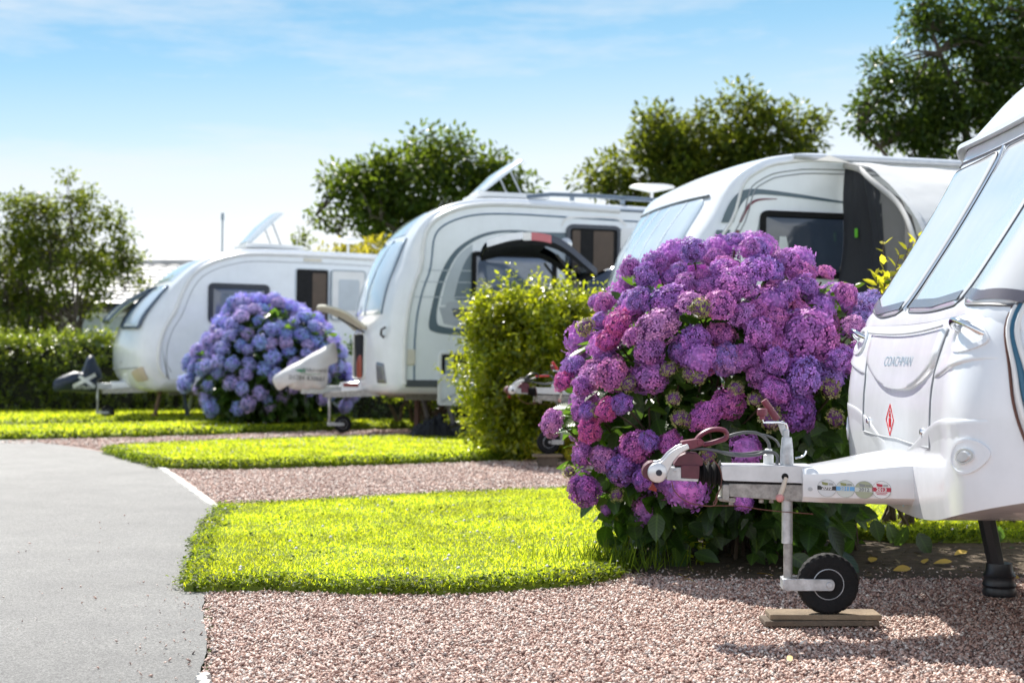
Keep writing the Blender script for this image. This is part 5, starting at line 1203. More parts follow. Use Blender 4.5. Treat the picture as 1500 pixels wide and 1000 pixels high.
put_text(m, sf4, 'SCOTLAND', zq4(258, 704), .062, .008, bold=.001); m.build('printed_flag', M('white_print', (.72, .74, .78), .6), C4)
# ------------------------------------------------------------------ hydrangeas
def petal_mat(name, base_gain=1.0, tint=(.9, .55, 1.0)):
    m, t, b = nt(name)
    oi = node(t, 'ShaderNodeObjectInfo'); g = node(t, 'ShaderNodeNewGeometry'); at = node(t, 'ShaderNodeAttribute', attribute_name='rad')
    hs = node(t, 'ShaderNodeHueSaturation'); t.links.new(oi.outputs['Color'], hs.inputs['Color'])
    nz = tex_noise(t, 9, 3, .6)
    mr = node(t, 'ShaderNodeMapRange'); t.links.new(nz, mr.inputs[0]); mr.inputs[1].default_value = .3; mr.inputs[2].default_value = .7; mr.inputs[3].default_value = .455; mr.inputs[4].default_value = .535
    ri = node(t, 'ShaderNodeMath', operation='MULTIPLY_ADD'); t.links.new(g.outputs['Random Per Island'], ri.inputs[0]); ri.inputs[1].default_value = .05; 
    sb = node(t, 'ShaderNodeMath', operation='SUBTRACT'); t.links.new(mr.outputs[0], sb.inputs[0]); sb.inputs[1].default_value = .025; t.links.new(sb.outputs[0], ri.inputs[2])
    t.links.new(ri.outputs[0], hs.inputs['Hue'])
    va = node(t, 'ShaderNodeMapRange'); t.links.new(g.outputs['Random Per Island'], va.inputs[0]); va.inputs[3].default_value = .72; va.inputs[4].default_value = 1.28; t.links.new(va.outputs[0], hs.inputs['Value'])
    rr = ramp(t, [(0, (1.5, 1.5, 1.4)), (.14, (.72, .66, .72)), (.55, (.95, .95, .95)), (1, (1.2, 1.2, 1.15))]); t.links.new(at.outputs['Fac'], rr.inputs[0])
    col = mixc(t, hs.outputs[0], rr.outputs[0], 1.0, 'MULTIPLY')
    t.links.new(col, b.inputs['Base Color']); b.inputs['Roughness'].default_value = .6; b.inputs['Specular IOR Level'].default_value = .25
    tr = node(t, 'ShaderNodeBsdfTranslucent'); t.links.new(mixc(t, col, tint, .25), tr.inputs['Color'])
    mx = node(t, 'ShaderNodeMixShader'); mx.inputs[0].default_value = .26; t.links.new(b.outputs[0], mx.inputs[1]); t.links.new(tr.outputs[0], mx.inputs[2]); t.links.new(mx.outputs[0], t.nodes['Material Output'].inputs[0])
    return m
petals = petal_mat('hydrangea_petals')
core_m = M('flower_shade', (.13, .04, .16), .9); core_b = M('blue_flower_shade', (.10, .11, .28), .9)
bud_m = leaf_mat('green_flower_buds', [(.16, .19, .04), (.32, .34, .10), (.42, .40, .20), (.34, .20, .24)], (.3, .35, .06), .3, .6)
def head_mesh(name, nf, rad, fr, flat=.82, bud=False, seed=0):
    "a mophead: florets of four cupped petals spread over a dome"
    i = np.arange(nf); zc = 1 - (i + .5) / nf * 1.72; th = i * 2.39996
    s = np.sqrt(np.maximum(0, 1 - zc ** 2)); N = np.stack([s * np.cos(th), s * np.sin(th), zc], 1); N = unit(N + rng.normal(size=(nf, 3)) * .07)
    lob = np.array([mnoise.noise(Vector(n * 1.7 + seed * 3.3)) for n in N])
    Rr = rad * (1 + lob * .34 + rng.normal(size=nf) * .05)
    C = N * Rr[:, None] * np.array((1, 1, flat))
    T = unit(N + rng.normal(size=(nf, 3)) * .30); A = unit(np.cross(T, rng.normal(size=(nf, 3)))); B_ = np.cross(T, A)
    size = fr * rng.uniform(.75, 1.22, nf)
    vs = [(0, 0, -.10, 0)]; fs = []
    for k in range(4):
        a0 = k * math.pi / 2
        for da, r_, h_, q in ((-.52, .52, .03, .45), (-.44, .90, .10, .9), (0, 1.05, .06, 1), (.44, .90, .10, .9), (.52, .52, .03, .45)):
            vs.append((r_ * math.cos(a0 + da), r_ * math.sin(a0 + da), h_, q))
        b0 = 1 + k * 5; fs += [(0, b0, b0 + 1, b0 + 2), (0, b0 + 2, b0 + 3, b0 + 4)]
    vs = np.array(vs); fs = np.array(fs); nv = len(vs)
    cup = rng.uniform(-.5, 1.6, nf)
    V = C[:, None] + (A[:, None] * vs[None, :, 0, None] + B_[:, None] * vs[None, :, 1, None] + T[:, None] * (vs[None, :, 2] * cup[:, None])[..., None]) * size[:, None, None]
    V = V + rng.normal(size=V.shape) * fr * .06
    Fc = (fs[None] + (np.arange(nf) * nv)[:, None, None]).reshape(-1, 4); rad_a = np.tile(vs[:, 3], nf); V = V.reshape(-1, 3)
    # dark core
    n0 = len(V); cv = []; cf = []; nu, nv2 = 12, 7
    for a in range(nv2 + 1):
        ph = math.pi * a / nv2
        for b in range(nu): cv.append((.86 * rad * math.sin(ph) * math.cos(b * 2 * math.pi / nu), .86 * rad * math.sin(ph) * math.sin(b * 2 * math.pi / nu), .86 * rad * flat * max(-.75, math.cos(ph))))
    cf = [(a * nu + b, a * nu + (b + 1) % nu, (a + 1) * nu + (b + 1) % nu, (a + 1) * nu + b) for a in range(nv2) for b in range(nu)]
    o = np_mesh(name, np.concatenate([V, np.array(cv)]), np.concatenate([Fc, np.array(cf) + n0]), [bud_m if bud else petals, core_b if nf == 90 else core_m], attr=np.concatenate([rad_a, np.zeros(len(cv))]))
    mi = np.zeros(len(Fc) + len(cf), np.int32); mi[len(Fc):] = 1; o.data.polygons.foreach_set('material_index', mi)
    me = o.data; bpy.data.objects.remove(o); return me
heads_near = [head_mesh('flower_head', 230, .100, .0185, .70 + .04 * k, seed=k) for k in range(7)]
heads_far = [head_mesh('flower_head', 90, .100, .0235, .86, seed=10 + k) for k in range(4)]
buds = [head_mesh('flower_bud', 46, .034, .0085, .75, True, seed=30 + k) for k in range(3)]
def place_head(me, p, up, r, col, parent, base=.1):
    o = bpy.data.objects.new(me.name.split('.')[0], me); COL.objects.link(o); o.parent = parent; o.location = p
    d = Vector(up).normalized(); qt = d.to_track_quat('Z', 'Y'); o.rotation_mode = 'QUATERNION'; o.rotation_quaternion = qt @ Vector((0, 0, 1)).rotation_difference(Vector((0, 0, 1))) 
    o.rotation_quaternion = qt.to_matrix().to_4x4().to_quaternion() @ Matrix.Rotation(random.random() * 6.28, 4, 'Z').to_quaternion()
    s = r / base; o.scale = (s * random.uniform(.86, 1.14), s * random.uniform(.86, 1.14), s * random.uniform(.82, 1.08)); o.color = (*col, 1); return o
def ray_dome(px, py, c, rad):
    "first point of the shrub's dome along a line of sight, or the nearest rim point"
    o = (np.array((0, 0, H)) - c) / rad; d = np.array(((px - CX) / F, 1, -(py - CY) / F)) / rad
    A, B_, C_ = d @ d, o @ d, o @ o - 1; D = B_ * B_ - A * C_
    k = (-B_ - math.sqrt(D)) / A if D > 0 else -B_ / A
    p = o + d * k; n = unit(p / rad); return c + p * rad, n
def stems_mesh(base, tips, r0, mat, parent, wav=.04):
    m = MB()
    for a, b_ in zip(base, tips):
        a, b_ = np.array(a), np.array(b_); pts = []
        for i in range(6):
            f = i / 5; q_ = a + (b_ - a) * f; q_[2] = a[2] + (b_ - a)[2] * f ** .8; q_[:2] += rng.normal(size=2) * wav * math.sin(math.pi * f); pts.append(q_)
        m.tube(pts, [r0 * (1 - .55 * i / 5) for i in range(6)], 6)
    return m.build('stems', mat, parent)
bark_g = M('brown_shrub_stems', (.075, .052, .033), .85, var=.3, vs=20)
hyd_leaf = leaf_mat('hydrangea_leaves', [(.018, .042, .010), (.030, .068, .014), (.045, .092, .018), (.070, .115, .022)], (.22, .40, .04), .30, .36, veins=True)
def shell_leaves(c, rad, n, L, zmin, bias=1.0, tex=(LEAFB, LEAFBF), inner=.45, wl=.62, droop=.35):
    d = sph(n * 3); d = d[(c[2] + d[:, 2] * rad[2]) > zmin][:n]; n = len(d)
    k = 1 - inner * rng.random(n) ** 1.6; p = c + d * rad * k[:, None]
    D = unit(d * np.array((1, 1, .3)) + rng.normal(size=(n, 3)) * .55 - np.array((0, 0, droop))); N = unit(d + np.array((0, 0, .9)) + rng.normal(size=(n, 3)) * .4)
    Ls = L * rng.uniform(.55, 1.2, n)
    return leaf_arrays(p, D, N, Ls, Ls * wl, *tex)

hc1 = np.array((.995, 6.58, .615)); hr1 = np.array((.845, .80, .845))
HY = thing('hydrangea', 'big purple and pink hydrangea in full bloom behind the nearest tow hitch', 'shrub', (hc1[0], hc1[1], 0))
loc1 = np.array((hc1[0], hc1[1], 0))
z2 = [(765, 110, 75), (905, 115, 70), (1040, 150, 65), (840, 170, 85), (985, 215, 60), (650, 215, 70), (425, 290, 80), (545, 270, 60), (500, 330, 55), (690, 290, 62), (860, 270, 95), (1040, 310, 90), (1150, 250, 92), (735, 365, 85), (590, 370, 68), (910, 390, 100), (490, 480, 108), (370, 370, 78), (320, 500, 88), (200, 420, 75), (215, 490, 58), (290, 340, 66), (85, 500, 78), (60, 610, 66), (170, 630, 80), (110, 720, 76), (250, 650, 72), (440, 660, 112), (640, 530, 92), (810, 540, 98), (960, 560, 88), (1080, 500, 92), (1180, 590, 84), (640, 710, 86), (560, 750, 80), (370, 790, 92), (290, 730, 52), (820, 640, 82), (1060, 690, 112), (1190, 740, 84), (700, 850, 86), (850, 850, 96), (990, 830, 86), (1140, 880, 82), (1060, 930, 72), (40, 820, 70), (80, 900, 62), (160, 950, 95), (340, 940, 106), (1230, 400, 84), (1200, 190, 56), (20, 470, 60), (-10, 560, 60)]
z1 = [(770, 520, 52), (840, 560, 70), (700, 545, 60), (755, 635, 80), (860, 625, 62), (940, 690, 72), (1000, 700, 55), (925, 600, 40), (1080, 690, 52), (1100, 740, 56), (1155, 690, 42), (1020, 840, 62), (1065, 810, 52), (850, 720, 46), (830, 850, 90), (900, 890, 80), (840, 930, 62), (960, 960, 62), (770, 900, 70), (985, 770, 45), (1150, 760, 40)]
z3 = [(75, 170, 50), (90, 100, 52), (170, 130, 62), (150, 190, 55), (75, 290, 76), (35, 350, 52), (150, 390, 52), (185, 300, 40), (270, 290, 50), (330, 270, 46), (780, 70, 80), (1100, 150, 85), (1100, 280, 92), (980, 210, 66), (1170, 350, 36), (1270, 120, 76), (690, 320, 66), (790, 265, 66), (430, 430, 46), (520, 450, 62), (340, 470, 86), (220, 510, 52), (290, 560, 100), (115, 500, 55), (180, 630, 66), (420, 600, 50), (500, 670, 86), (620, 620, 86), (385, 790, 58), (235, 745, 27), (870, 480, 76), (850, 685, 42), (560, 20, 60), (660, 70, 70)]
spots = [(860 + x / 4.167, 320 + y / 4.167, r / 4.167) for x, y, r in z2] + [(880 + x / 2.778, 180 + y / 2.778, r / 2.778) for x, y, r in z1] + [(800 + x / 2.942, 500 + y / 2.942, r / 2.942) for x, y, r in z3]
pal = [(.54, .19, .60), (.63, .20, .54), (.45, .21, .66), (.70, .22, .52), (.38, .24, .68), (.58, .25, .64), (.68, .34, .64), (.54, .22, .62), (.50, .17, .54)]
nh = 0; allh = []
for k, (x, y, r) in enumerate(spots):
    p, n = ray_dome(x, y, hc1, hr1); Rw = r / F * p[1] * random.choice((.84, .92, 1.0, 1.07)); p = p - n * (Rw * .45 + random.uniform(-.06, .08))
    c = np.array(pal[int(abs(mnoise.noise(Vector((x * .016, y * .016, 1.3)))) * 15 + random.random() * 2.4) % len(pal)]) * random.uniform(.86, 1.12)
    c = (c * .75 + np.array((.56, .24, .62)) * .25) * np.array((.96, .90, .92))
    if y > 560: c = c * np.array((.92, .80, .95))  # lower heads deeper violet, their shade put into the colour
    if (x < 910 and 440 < y < 640 and random.random() < .3): c = np.array((.66, .13, .42))
    if x > 1245 and y < 480: c = np.array((.40, .30, .66))
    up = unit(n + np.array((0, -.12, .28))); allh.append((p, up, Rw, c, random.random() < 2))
# smaller heads filling the gaps between the big ones
nf_ = 0
for d in sph(900):
    p = hc1 + d * hr1
    if d[1] < -.45 and p[2] > .86 and nf_ < 36 and all(np.linalg.norm(p - q_[0]) > .085 for q_ in allh): allh.append((p - d * .075, d + np.array((0, 0, .3)), random.uniform(.052, .078), np.array(random.choice(pal)), False)); nf_ += 1
# unseen sides of the dome
for d in sph(150):
    p = hc1 + d * hr1
    if d[1] > .05 and p[2] > .45 and all(np.linalg.norm(p - q_[0]) > .13 for q_ in allh): allh.append((p - d * .05, d + np.array((0, 0, .3)), random.uniform(.07, .105), np.array(random.choice(pal)), False))
vis = [h_ for h_ in allh if h_[4]][:100]; rest = [h_ for h_ in allh if not h_[4]] + [h_ for h_ in allh if h_[4]][100:]
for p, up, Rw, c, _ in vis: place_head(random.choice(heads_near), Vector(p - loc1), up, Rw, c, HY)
def merged_heads(name, lst, src, parent, loc):
    Vs, Fs, A, o = [], [], [], 0
    for p, up, Rw, c, _ in lst:
        me = random.choice(src); n = len(me.vertices); v = np.zeros(n * 3, np.float32); me.vertices.foreach_get('co', v); v = v.reshape(-1, 3)
        f = np.array([tuple(q_.vertices) for q_ in me.polygons]); Mx = np.array(Vector(up).normalized().to_track_quat('Z', 'Y').to_matrix())
        Vs.append((v @ Mx.T) * (Rw / .1) + (p - loc)); Fs.append(f + o); o += n; a = np.zeros(n, np.float32); me.attributes['rad'].data.foreach_get('value', a); A.append(a)
    ob = np_mesh(name, np.concatenate(Vs), np.concatenate(Fs), petals, parent, attr=np.concatenate(A)); return ob
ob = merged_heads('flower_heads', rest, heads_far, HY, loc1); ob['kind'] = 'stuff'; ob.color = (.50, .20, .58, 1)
for x, y, r in [(550, 245, 27), (220, 290, 24), (355, 185, 36), (620, 140, 30), (655, 158, 30), (900, 250, 27), (970, 335, 42), (1225, 205, 36), (820, 200, 30), (1245, 330, 42), (700, 495, 36), (100, 560, 27), (575, 330, 30), (610, 340, 30), (305, 660, 25), (530, 120, 30)]:
    p, n = ray_dome(800 + x / 2.942, 500 + y / 2.942, hc1, hr1); place_head(random.choice(buds), Vector(p - loc1 + n * .0), n + np.array((0, -.2, .5)), r / 2.942 / F * p[1] * 1.15, (1, 1, 1), HY, .034)
for zx, zy in ((710, 585), (35, 690), (400, 780)):
    x, y = (860 + zx / 4.167, 320 + zy / 4.167) if zx != 400 else (880 + 410 / 2.778, 180 + 775 / 2.778)
    p, n = ray_dome(x, y, hc1, hr1); place_head(random.choice(buds), Vector(p - loc1 + n * .045), n, .043, (1, 1, 1), HY, .034)
la = shell_leaves(hc1 - loc1, hr1 * .86, 1700, .12, .10)
q_ = np.stack([rng.uniform(.42, 1.42, 420), rng.uniform(5.86, 6.4, 420), rng.uniform(.05, .62, 420)], 1); q_[:, 1] += np.clip(.75 - q_[:, 0], 0, 1) * .9; q_ = q_ - loc1      # low front skirt of leaves
D = np.stack([rng.normal(size=420) * .6, -np.abs(rng.normal(size=420)) * .7, -.5 + rng.normal(size=420) * .5], 1); N = np.stack([rng.normal(size=420) * .4, -.7 + rng.normal(size=420) * .3, .7 + rng.normal(size=420) * .3], 1)
Ls = rng.uniform(.08, .15, 420); lb = leaf_arrays(q_, D, N, Ls, Ls * .64, LEAFB, LEAFBF)
lc = shell_leaves(hc1 - loc1, hr1 * .66, 1300, .13, .12, inner=.3)
V, Fc, uv = join([la, lb, lc]); np_mesh('leaves', V, Fc, hyd_leaf, HY, uv, smooth=True)
tips = [p - loc1 - up_ * .05 for p, up_, *_ in random.sample(vis, 60)]
stems_mesh([(rng.normal() * .22, rng.normal() * .2, 0) for _ in tips], tips, .009, bark_g, HY)

# blue hydrangea by the farthest caravans
hc2 = np.array((-3.17, 18.75, .70)); hr2 = np.array((.99, .93, .97)); loc2 = np.array((hc2[0], hc2[1], 0))
HB = thing('hydrangea', 'rounded blue lilac hydrangea between the two far caravans', 'shrub', tuple(loc2))
pal2 = [(.36, .43, .86), (.42, .44, .86), (.50, .44, .82), (.32, .43, .88), (.56, .46, .78)]
cand = sph(6000); pts = []
for d in cand:
    p = hc2 + d * hr2 * (1 + .22 * mnoise.noise(Vector(d * 1.9 + 3.1)) + .10 * mnoise.noise(Vector(d * 4.5))); z = p[2]
    if z < .22 or (z < .70 and random.random() < .80): continue
    if d[1] > .45: continue
    if all(np.linalg.norm(p - q_) > random.choice((.12, .15, .18)) for q_, _ in pts): pts.append((p, d))
    if len(pts) >= 150: break
pts.sort(key=lambda t_: t_[1][1])
for p, d in pts[:100]: place_head(random.choice(heads_far), Vector(p - d * random.uniform(-.06, .12) - loc2), d + np.array((0, -.1, .25)), random.uniform(.066, .112), np.array(random.choice(pal2)) * random.uniform(.9, 1.1), HB)
bk = [(hc2 + d * hr2 - d * .04, d, .1, None, False) for d in sph(160) if d[1] > .4 and d[2] > -.2]
bk += [(p, d, .1, None, False) for p, d in pts[100:]]
ob = merged_heads('flower_heads', bk, heads_far, HB, loc2); ob['kind'] = 'stuff'; ob.color = (.38, .38, .80, 1)
V, Fc, uv = join([shell_leaves(hc2 - loc2, hr2 * .90, 3000, .15, .05, tex=(LEAF6, LEAF6F)), shell_leaves(hc2 - loc2, hr2 * .66, 1600, .18, .05, tex=(LEAF6, LEAF6F), inner=.25)]); np_mesh('leaves', V, Fc, hyd_leaf, HB, uv)
stems_mesh([(rng.normal() * .25, rng.normal() * .25, 0) for _ in range(24)], [sph(1)[0] * hr2 * .8 + np.array((0, 0, .72)) for _ in range(24)], .014, bark_g, HB)

# ------------------------------------------------------------------ shrubs and hedges
lime = leaf_mat('lime_green_leaves', [(.035, .07, .008), (.10, .15, .012), (.22, .27, .018), (.38, .38, .025)], (.60, .60, .02), .46, .28)
hedge_m = leaf_mat('hedge_leaves', [(.018, .042, .008), (.05, .09, .012), (.12, .17, .018), (.24, .28, .03)], (.44, .52, .03), .42, .30)
yellow_m = leaf_mat('yellow_green_leaves', [(.17, .18, .016), (.30, .28, .02), (.40, .36, .03), (.46, .40, .05)], (.62, .58, .04), .45, .35)
dark_leaf = leaf_mat('dark_shrub_leaves', [(.014, .032, .008), (.026, .055, .010), (.045, .085, .014), (.08, .12, .02)], (.22, .36, .03), .28, .34)
def blob_bush(name, label, loc, blobs, n, L, mat, k=9, slen=.32, stems=10, group=None, zmin=.05, wl=.5, up=.8, stem_r=.012, cat='shrub'):
    "blobs: (cx,cy,cz,rx,ry,rz) relative to loc"
    t_ = thing(name, label, cat, loc, 0, group); parts = []; tot = sum(b[3] * b[5] for b in blobs)
    for b in blobs:
        m_ = int(n * b[3] * b[5] / tot); c, r_ = np.array(b[:3]), np.array(b[3:]); d = sph(m_ * 2); p = c + d * r_ * (1 - .65 * rng.random((len(d), 1)) ** 1.4)
        nz = np.array([mnoise.noise(Vector(q_ * 3.1 + 2.2)) for q_ in p]); p = p + d * (nz * .45 * min(r_))[:, None]
        keep = p[:, 2] > zmin; p, d = p[keep][:m_], d[keep][:m_]
        dirs = unit(d * .7 + np.array((0, 0, up)) + rng.normal(size=d.shape) * .35)
        parts.append(shoots(p - dirs * slen * .45, dirs, slen * rng.uniform(.5, 1.25, len(p)), k, L, wl=wl))
    V, Fc, uv = join(parts); np_mesh('leaves', V, Fc, mat, t_, uv)
    if stems:
        b = blobs[0]; tops = []
        for _ in range(stems):
            b_ = random.choice(blobs); tops.append(np.array(b_[:3]) + sph(1)[0] * np.array(b_[3:]) * .7)
        stems_mesh([(q_[0] * .35 + rng.normal() * .05, q_[1] * .35 + rng.normal() * .05, 0) for q_ in tops], tops, stem_r, bark_g, t_)
    return t_
# central lime bush
blob_bush('garden_bush', 'bright lime green bush in front of the open car tailgate', (.0, 12.75, 0), [(.02, 0, .30, .42, .42, .34), (-.03, 0, .66, .47, .45, .38), (-.02, 0, 1.00, .42, .40, .36), (-.26, -.05, 1.20, .17, .22, .26), (-.02, -.05, 1.30, .15, .2, .26), (.26, .0, 1.26, .18, .22, .26)], 2000, .066, lime, 10, .30, 14)
blob_bush('garden_bush', 'yellow green bush just left of the purple hydrangea top', (.62, 13.1, 0), [(0, 0, .4, .40, .5, .45), (.02, 0, .92, .40, .5, .42), (-.12, 0, 1.32, .18, .3, .26), (.16, 0, 1.22, .18, .3, .24)], 1500, .066, lime, 10, .30, 10)
blob_bush('garden_bush', 'low bright ground foliage under the second caravan hitch', (.42, 12.35, 0), [(0, 0, .12, .34, .25, .16), (.35, .1, .12, .3, .25, .16)], 130, .055, yellow_m, 7, .14, 4)
# shrub behind the nearest caravan with young yellow shoots
SB = blob_bush('garden_bush', 'leafy shrub with yellow top shoots behind the nearest caravan nose', (2.2, 7.35, 0), [(0, 0, .62, .85, .42, .42), (.9, .1, .62, .75, .42, .40), (-.35, 0, .85, .40, .34, .34), (1.8, .1, .7, .8, .4, .5)], 760, .075, dark_leaf, 8, .30, 0, zmin=.20, wl=.62)
bs, tp_ = [], []
for cx__ in (-.22, -.15, .28, .36, 1.0): 
    for _ in range(6): bs.append((cx__ + rng.normal() * .05, rng.normal() * .06, 0)); tp_.append((cx__ + rng.normal() * .30, rng.normal() * .2, .55 + rng.random() * .3))
for b_, t__ in (((-.55, -.1, .02), (-1.0, -.35, .28)), ((-.4, -.1, .02), (-.75, -.4, .33)), ((-.2, -.2, .02), (-.5, -.45, .30))): bs.append(b_); tp_.append(t__)
stems_mesh(bs, tp_, .013, bark_g, SB, .05)
dq = []
for x, y in ((1250, 780), (1262, 790), (1222, 790), (1240, 770), (1300, 765), (1330, 770), (1190, 780), (1390, 790), (1465, 770), (1480, 800), (1450, 800), (1345, 780), (1210, 765), (1280, 760)):
    p = np.array(P(x, y, rng.uniform(6.3, 6.9))); dq.append(p - np.array((2.2, 7.35, 0)))
dq = np.array(dq); n_ = len(dq); V, Fc, uv = leaf_arrays(dq, np.stack([rng.normal(size=n_) * .5, rng.normal(size=n_) * .3, -.8 * np.ones(n_)], 1), np.stack([rng.normal(size=n_) * .3, -np.ones(n_), .4 * np.ones(n_)], 1), rng.uniform(.10, .17, n_), rng.uniform(.07, .10, n_), LEAFB, LEAFBF)
np_mesh('large_leaves', V, Fc, hyd_leaf, SB, uv, smooth=True)
# upright yellow shoots
def shoot_set(parent, loc, lst, L, mat, k=12):
    b = np.array([P(x, y, Y) for x, y, _, _, Y in lst]) - np.array(loc); e = np.array([P(x, y, Y) for _, _, x, y, Y in lst]) - np.array(loc)
    d = e - b; V, Fc, uv = shoots(b, d, np.linalg.norm(d, axis=1), k, L, spread=.8, wl=.42, jit=.2); np_mesh('young_shoots', V, Fc, mat, parent, uv)
    m = MB()
    for a, c in zip(b, e): m.tube([a, a + (c - a) * .5 + rng.normal(size=3) * .01, c], [.006, .004, .002], 5)
    m.build('shoot_stems', bark_g, parent)
shoot_set(SB, (2.2, 7.35, 0), [(1296, 430, 1294, 350, 7.3), (1300, 430, 1318, 372, 7.35), (1310, 430, 1334, 350, 7.4), (1288, 432, 1281, 398, 7.25), (1320, 420, 1340, 385, 7.3), (1290, 440, 1300, 400, 7.2), (1330, 400, 1345, 345, 7.5)], .085, yellow_m, 9)
# long clipped hedge at the back
def box_hedge(name, label, a, b_, hgt, th, n, L, mat, k=8, slen=.26, top=.1):
    a, b_ = np.array(a, float), np.array(b_, float); d = b_ - a; Ln = np.linalg.norm(d); d /= Ln; nn = np.array((d[1], -d[0]))
    if nn[1] > 0: nn = -nn
    mid = (a + b_) / 2; t_ = thing(name, label, 'hedge', (mid[0], mid[1], 0))
    fr = int(n * .62); tp = n - fr; s_ = rng.uniform(-Ln / 2, Ln / 2, n); w_ = np.concatenate([np.full(fr, th / 2), rng.uniform(-th / 2, th / 2, tp)]); z = np.concatenate([rng.uniform(.03, hgt, fr), np.full(tp, hgt)])
    back = rng.random(n) < .12; w_[:fr] = np.where(back[:fr], -w_[:fr], w_[:fr])
    nz = np.array([mnoise.noise(Vector((q_ * .9, zz * 1.1, ww))) for q_, zz, ww in zip(s_, z, w_)])
    w_ = w_ + nz * .16 - rng.random(n) * .14 * np.sign(w_); z = z + np.where(z > hgt - .02, nz * top * 1.6 - rng.random(n) * .12, 0)
    p = np.stack([d[0] * s_ + nn[0] * w_, d[1] * s_ + nn[1] * w_, z], 1)
    out = np.stack([nn[0] * np.sign(w_), nn[1] * np.sign(w_), np.zeros(n)], 1); out[fr:] = 0
    dirs = unit(out * .7 + np.array((0, 0, .75)) + rng.normal(size=(n, 3)) * .4)
    V, Fc, uv = shoots(p - dirs * slen * .5, dirs, slen * rng.uniform(.5, 1.3, n), k, L, wl=.52); np_mesh('leaves', V, Fc, mat, t_, uv)
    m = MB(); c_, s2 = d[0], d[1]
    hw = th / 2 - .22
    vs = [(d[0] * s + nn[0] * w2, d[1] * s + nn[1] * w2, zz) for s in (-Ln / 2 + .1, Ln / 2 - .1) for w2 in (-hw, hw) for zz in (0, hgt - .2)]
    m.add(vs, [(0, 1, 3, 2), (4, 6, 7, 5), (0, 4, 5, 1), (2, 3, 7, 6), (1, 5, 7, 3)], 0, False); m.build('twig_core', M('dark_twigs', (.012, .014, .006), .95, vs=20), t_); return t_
box_hedge('hedge', 'long clipped hedge beneath the sparse tree at the left', (-14.5, 22.5), (-4.2, 24.6), 1.30, 1.0, 3400, .075, hedge_m, 8, .26)
box_hedge('hedge', 'dark low hedge behind the drawbar of the middle caravan', (-2.3, 19.9), (4.5, 21.6), 1.15, .9, 1500, .075, dark_leaf, 8, .26)
blob_bush('garden_bush', 'small dark shrub with open stems under the middle caravan floor', (-1.35, 18.6, 0), [(0, 0, .55, .55, .3, .28), (.6, .1, .55, .5, .3, .3)], 230, .07, hedge_m, 8, .24, 14, zmin=.22, stem_r=.03)

# ------------------------------------------------------------------ trees
bark = M('grey_brown_bark', (.085, .068, .052), .9, var=.35, vs=9, bmp=.8, bs=30)
def tree(name, label, base, hgt, blobs, nclump, lper, L, mat, rcl=.42, trunks=1, r0=.14, gap=.0, kind='tree', seed=0, wl=.5):
    t_ = thing(name, label, kind, base); base = np.array(base)
    cl = []; tot = sum((b[3] * b[4] * b[5]) ** .66 for b in blobs)
    for b in blobs:
        k = max(2, int(nclump * (b[3] * b[4] * b[5]) ** .66 / tot)); d = sph(k); r_ = (.35 + .65 * rng.random((k, 1)) ** .5); cl.append(np.array(b[:3]) + d * np.array(b[3:]) * r_)
    cl = np.concatenate(cl); n = len(cl)
    cs = rcl * rng.uniform(.55, 1.25, n)
    m_ = (lper * np.maximum(.5, (cs / rcl) ** 2)).astype(int); idx = np.repeat(np.arange(n), m_); d = sph(len(idx)); p = cl[idx] + d * (cs[idx] * rng.random(len(idx)) ** .45)[:, None] * np.array((1, 1, .72))
    D = unit(d + np.array((0, 0, -.25)) + rng.normal(size=d.shape) * .7); N = unit(np.array((0, 0, 1.)) + d * .5 + rng.normal(size=d.shape) * .6); Ls = L * rng.uniform(.6, 1.25, len(idx))
    V, Fc, uv = leaf_arrays(p, D, N, Ls, Ls * wl); np_mesh('crown', V, Fc, mat, t_, uv)
    m = MB(); cen = cl.mean(0); lo = cl[:, 2].min()
    for k in range(trunks):
        off = rng.normal(size=2) * .12 * (trunks > 1); sub = [i for i in range(n) if trunks == 1 or i % trunks == k]
        top = np.array((cen[0] * .5 + (rng.normal() * .7 if trunks > 1 else 0), cen[1] * .5 + (rng.normal() * .4 if trunks > 1 else 0), hgt * (.62 if trunks == 1 else .52)))
        pts = [np.array((off[0], off[1], 0)) + (top - np.array((off[0], off[1], 0))) * f + np.array((math.sin(f * 5 + k) * .06, math.cos(f * 4 + k) * .06, 0)) for f in np.linspace(0, 1, 9)]
        m.tube(pts, [r0 * (1.25 if f == 0 else 1) * (1 - .75 * f) for f in np.linspace(0, 1, 9)], 9)
        nl = 7 if trunks == 1 else 3; far = [sub[0]] if sub else []
        while sub and len(far) < min(nl, len(sub)): far.append(max(sub, key=lambda i: min(np.linalg.norm(cl[i] - cl[j]) for j in far)))
        limbs = []
        for i in far:
            f = rng.uniform(.35, .95); a = pts[int(f * 8)]; e = cl[i]; q_ = [a + (e - a) * s + np.array((0, 0, .18 * math.sin(math.pi * s))) + rng.normal(size=3) * .05 * math.sin(math.pi * s) for s in np.linspace(0, 1, 7)]
            limbs.append(q_); m.tube(q_, [r0 * .42 * (1 - .8 * s) for s in np.linspace(0, 1, 7)], 7)
        for i in sub:
            if not limbs: break
            cand_ = [(np.linalg.norm(cl[i] - q_[j]), q_[j]) for q_ in limbs for j in range(2, 7)]; dd, a = min(cand_, key=lambda t2: t2[0])
            if dd > .1: m.tube([a, a + (cl[i] - a) * .5 + np.array((0, 0, .06)) + rng.normal(size=3) * .04, cl[i]], [r0 * .14, r0 * .09, r0 * .04], 5)
    m.build('trunk', bark, t_); return t_
tr_d = leaf_mat('dense_tree_leaves', [(.014, .034, .008), (.028, .058, .011), (.060, .10, .016), (.13, .17, .022)], (.34, .44, .03), .33, .38, spec=.14)
